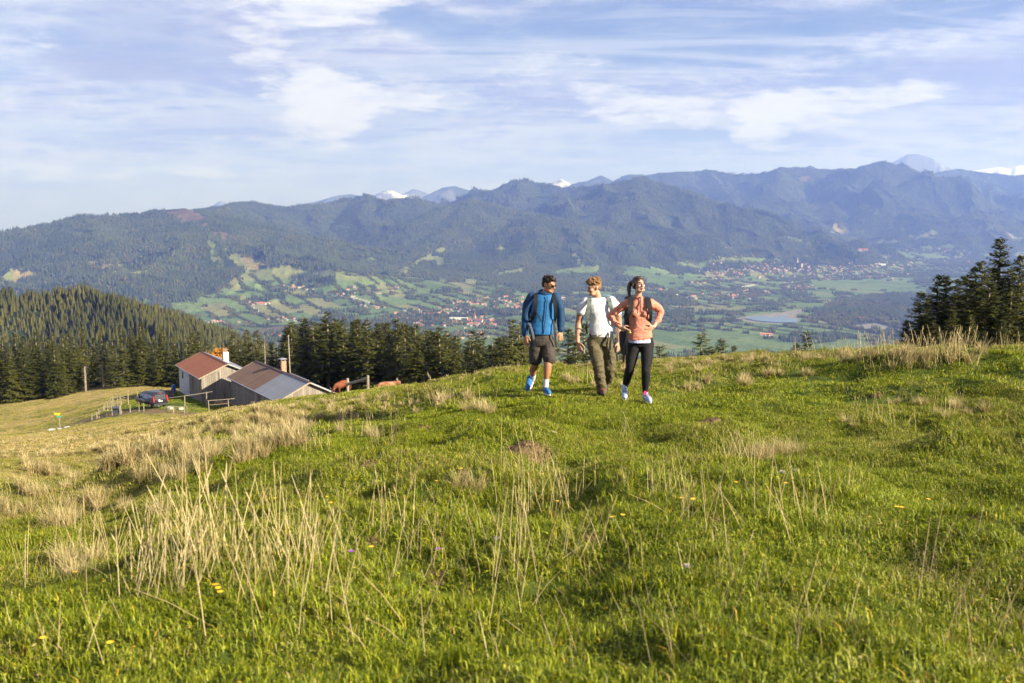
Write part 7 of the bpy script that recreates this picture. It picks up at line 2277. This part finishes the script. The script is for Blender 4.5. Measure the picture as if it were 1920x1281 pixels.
strap('hip_belt', [J(1102, 622, .10), J(1100, 621, -.02), J(1103, 620, -.12)], .05, .016, M_BLACKF, bp2, (-.7, -.7, 0))

# ------------------------------------------------------------------ woman in the coral top
SK3 = skin_mat('light_skin', (.44, .265, .19), (.40, .225, .155))
f3 = Figure(1192, 757, 13.8)
J = f3.j
bl = Blob()
bl.loft(f3.rings([(1201, 652, .03, .15, .105, 0), (1201, 640, .02, .165, .115, 0), (1200, 618, 0, .125, .095, 0), (1199.5, 598, 0, .135, .10, 0), (1199, 580, 0, .15, .095, 0), (1198.5, 570, 0, .10, .07, 0)]))
bl.tube(f3.limb([(1198, 573, .01, .050), (1197, 562, .01, .045), (1197, 552, .0, .047)]))
bl.tube(f3.limb([(1175, 577, 0, .050), (1158, 588, .05, .044), (1144, 598, .09, .038), (1153, 610, .0, .036), (1163, 620, -.07, .026)]))
bl.tube(f3.limb([(1223, 577, 0, .050), (1232, 583, .05, .044), (1238.5, 591, .09, .038), (1233, 605, .01, .036), (1226, 619, -.07, .026)]))
bl.tube(f3.limb([(1189.5, 650, .02, .095), (1185, 672, .0, .080), (1181, 697, -.03, .055), (1177, 712, .05, .054), (1172, 733, .16, .034), (1171.5, 742, .18, .032)]))
bl.tube(f3.limb([(1212, 650, .02, .095), (1212.5, 672, -.06, .080), (1210.5, 698, -.12, .055), (1210.5, 714, -.11, .055), (1209, 738, -.06, .034), (1208.5, 748, -.05, .032)]))
hand(bl, J(1163.5, 620.5, -.075), Vector((1, -.30, -.55)), Vector((.2, .35, -1)) * -1, Vector((.1, 1, 0)), .92, .25)
hand(bl, J(1225.5, 619.5, -.075), Vector((-1, -.35, -.45)), Vector((-.2, .35, -1)) * -1, Vector((-.1, 1, 0)), .92, .25)
hc3 = J(1197.5, 541, -.02)
rot3 = Matrix.Rotation(R(24), 3, 'Z') @ Matrix.Rotation(R(-9), 3, 'X')
P3 = head_parts(bl, hc3, rot3, .95, False)
body3 = bl.fuse('person', SK3, .007, 4, loc=f3.o)
tag(body3, 'woman in coral top and black leggings, hands on hips, rightmost walker', 'person', 'walkers on the hilltop pasture')
M_HAIR3 = mat('chestnut_hair', (.045, .022, .012), .42, var=.4, scale=50, spec=.4)
hb = Blob(); hb.ell(P3(0, .022, .052), (.082, .098, .080), rot3); hb.ell(P3(0, .050, .010), (.076, .064, .072), rot3); hb.ell(P3(0, -.030, .096), (.062, .050, .028), rot3)
hb.tube([(P3(.0, .105, .06), .026), (P3(-.045, .150, .045), .032), (P3(-.075, .155, -.03), .032), (P3(-.085, .14, -.12), .024), (P3(-.080, .13, -.19), .010)], 10)
hb.tube([(P3(.070, -.035, .05), .010), (P3(.078, -.005, -.005), .014), (P3(.07, .03, -.04), .012)], 8); hb.tube([(P3(-.070, -.035, .05), .010), (P3(-.078, -.005, -.005), .014), (P3(-.07, .03, -.04), .012)], 8)
hb.fuse('hair', M_HAIR3, .0065, 2, .007, (60, 60, 40), 21, parent=body3)
M_LIP = mat('lips', (.42, .13, .11), .4)
b = MB(); b.tube([P3(-.022, -.101, -.057), P3(0, -.108, -.056), P3(.022, -.101, -.057)], [.003, .006, .003], 6); b.tube([P3(-.020, -.098, -.066), P3(0, -.104, -.068), P3(.020, -.098, -.066)], [.003, .006, .003], 6); b.build('lips', M_LIP, body3, smooth=True)
for s in (-1, 1):
    e_ = MB(); e_.tube([P3(s * .016, -.093, .006), P3(s * .031, -.093, .003), P3(s * .046, -.084, .006)], .0035, 5); e_.build('eye', M_EYE, body3)
    b = MB(); b.tube([P3(s * .013, -.095, .026), P3(s * .032, -.093, .033), P3(s * .051, -.079, .027)], .0035, 5); b.build('eyebrow', M_HAIR3, body3)
M_COR = fabric('coral_melange', (.46, .155, .10), (.52, .26, .19), .8, .6, 9, (1, 1, 1.8), melange=.8, spec=.15)
tb = Blob()
tb.loft(f3.rings([(1199, 643, 0, .172, .135, 8), (1200, 634, 0, .172, .135, 6), (1200, 618, 0, .150, .118, 0), (1200, 604, 0, .150, .118, 0), (1199.5, 590, 0, .158, .118, 0), (1199, 579, 0, .160, .110, 0), (1198.5, 571, 0, .115, .080, 0), (1198, 567, 0, .060, .055, 0)]))
for s in (-1, 1):
    tb.ell(J(1199.5 + s * 9.0, 594, -.085), (.062, .060, .062))
top3 = tb.fuse('top', M_COR, .008, 4, .014, (6, 6, 14), 31, parent=body3)
cb = Blob(); cb.loft(f3.rings([(1198, 569, .0, .064, .060, 0), (1197.5, 561.5, .0, .058, .056, 0)])); cb.fuse('collar', M_COR, .006, 2, parent=top3)
for L in ([(1178, 575, 0, .064), (1166, 582, .03, .062), (1150, 594, .08, .055), (1144.5, 599, .09, .050), (1150, 607, .03, .048), (1159.5, 616.5, -.05, .038)],
          [(1220, 575, 0, .064), (1230, 581, .04, .060), (1237, 588.5, .085, .053), (1238.5, 593, .08, .050), (1235.5, 602, .03, .048), (1232, 609, -.01, .042)]):
    Blob().tube(f3.limb(L), 16).fuse('sleeve', M_COR, .007, 3, .018, (12, 12, 16), int(L[0][0]), parent=top3)
z_ = MB(); z_.tube([J(1200.5, 563, -.062), J(1200.5, 570, -.088), J(1200.5, 580, -.128), J(1200.2, 592, -.150)], .007, 5); z_.build('zip', M_ZIP, top3)
ub = Blob(); ub.loft(f3.rings([(1200, 648.5, 0, .166, .130, 8), (1200, 641, 0, .168, .130, 6)])); ub.fuse('undershirt', fabric('lilac_hem', (.42, .44, .62), None, .9, .3, 20), .008, 2, parent=body3)
M_LEG = fabric('black_leggings', (.013, .012, .013), (.016, .015, .016), .8, .3, 10, spec=.15)
tb = Blob()
tb.loft(f3.rings([(1201, 656, .02, .130, .105, 0), (1201, 648, .02, .176, .128, 0), (1201, 638, .01, .168, .122, 0)]))
tb.tube(f3.limb([(1189, 652, .02, .104), (1185, 673, .0, .088), (1181, 697, -.03, .064), (1177, 712, .05, .061), (1172, 732, .16, .041)]), 18)
tb.tube(f3.limb([(1212.5, 652, .02, .104), (1213, 673, -.06, .088), (1211, 698, -.12, .064), (1211, 714, -.11, .062), (1209.2, 739, -.06, .041)]), 18)
tb.fuse('leggings', M_LEG, .008, 4, .006, (10, 10, 20), 33, parent=body3)
for L in ([(1171.5, 738, .17, .036), (1171.5, 743, .18, .037)], [(1208.6, 744, -.05, .036), (1208.5, 750, -.05, .037)]):
    Blob().tube(f3.limb(L)).fuse('sock', M_SOCK, .007, 2, parent=body3)
M_SHOE3 = mat('white_pink_shoe', (.55, .55, .62), .6, hue2=(.12, .22, .50), scale=22); M_PINK = mat('pink_lace', (.75, .03, .20), .6); M_BLKL = mat('black_lace', (.02, .02, .03), .6)
t_ = J(1172, 753.5, .0); t_.z = gz(t_.x + f3.o.x, t_.y + f3.o.y) - f3.o.z + .03
s1_ = shoe('shoe', f3, t_ + Vector((.0, .20, .11)), t_, Vector((0, .45, .89)), M_SHOE3, M_WHITE_SOLE, body3, M_BLKL)
b = MB(); b.box(J(1172, 737, .10), (.035, .02, .045)); b.build('tongue', M_PINK, s1_)
h_ = J(1208, 752, .0); h_.z = gz(h_.x + f3.o.x, h_.y + f3.o.y) - f3.o.z + .03
t_ = h_ + Vector((.055, -.25, 0)); t_.z = gz(t_.x + f3.o.x, t_.y + f3.o.y) - f3.o.z + .03
s2_ = shoe('shoe', f3, h_, t_, Vector((0, 0, 1)), M_SHOE3, M_WHITE_SOLE, body3, M_BLKL)
b = MB(); b.box(J(1209.5, 743, -.10), (.035, .02, .05)); b.build('tongue', M_PINK, s2_)
b = MB(); b.tube([J(1180.5, 630, -.19), J(1183.0, 630.5, -.19)], .011, 8); b.build('ring', mat('yellow_ring', (.80, .55, .02), .4), body3)
b = MB(); b.tube([J(1231.5, 610, -.045), J(1228.0, 608.5, -.045)], .014, 8); b.build('wristband', mat('grey_band', (.18, .2, .25), .5), body3)
bp3 = rucksack(f3, J(1190, 596, .24), (.31, .19, .50), M_BLACKP, 'black rucksack worn by the woman in the coral top')
out3 = out1
strap('strap', [J(1184, 577, .16), J(1183, 568, .06), J(1183, 568, -.05), J(1183, 580, -.125), J(1179.5, 594, -.150), J(1175.5, 610, -.10), J(1174, 624, -.0)], [.07, .07, .07, .06, .04, .03], .018, M_BLACKF, bp3, out3)
strap('strap', [J(1214, 577, .16), J(1214, 568, .06), J(1214.5, 568, -.05), J(1217, 580, -.120), J(1219.5, 594, -.13), J(1219, 606, -.09), J(1217, 616, -.0)], [.07, .07, .07, .06, .04, .03], .018, M_BLACKF, bp3, out3)
strap('strap_end', [J(1173, 620, -.08), J(1172, 645, -.14), J(1170, 665, -.12), J(1169, 686, -.10)], .03, .005, M_BLACKF, bp3, (-.2, -1, 0))
strap('strap_end', [J(1176, 622, -.10), J(1175.5, 645, -.165), J(1175, 672, -.15)], .025, .005, M_BLACKF, bp3, (-.2, -1, 0))
pb = Blob(); pb.tube(f3.limb([(1167, 632, .06, .05), (1169, 650, .05, .06), (1170, 668, .06, .04)])); pb.fuse('hip_pouch', M_BLACKP, .01, 2, parent=bp3)
# ================================================================== haze: one closed box of pale air round everything
_b = MB(); _b.box((0, 18000, 740), (56000, 38400, 2440))
_hm = bpy.data.materials.new('haze'); _hm.use_nodes = True
_nt = _hm.node_tree; _nt.nodes.clear()
_pv = _nt.nodes.new('ShaderNodeVolumePrincipled')
_pv.inputs['Color'].default_value = (0.21, 0.34, 1.0, 1)
_pv.inputs['Absorption Color'].default_value = (.6, .6, .6, 1)
_pv.inputs['Density'].default_value = 6.8e-5
_pv.inputs['Anisotropy'].default_value = 0.1
_ou = _nt.nodes.new('ShaderNodeOutputMaterial'); _nt.links.new(_pv.outputs[0], _ou.inputs['Volume'])
haze = _b.build('haze', _hm)
tag(haze, 'thin bluish haze filling the air over the valley', 'haze', kind='stuff')
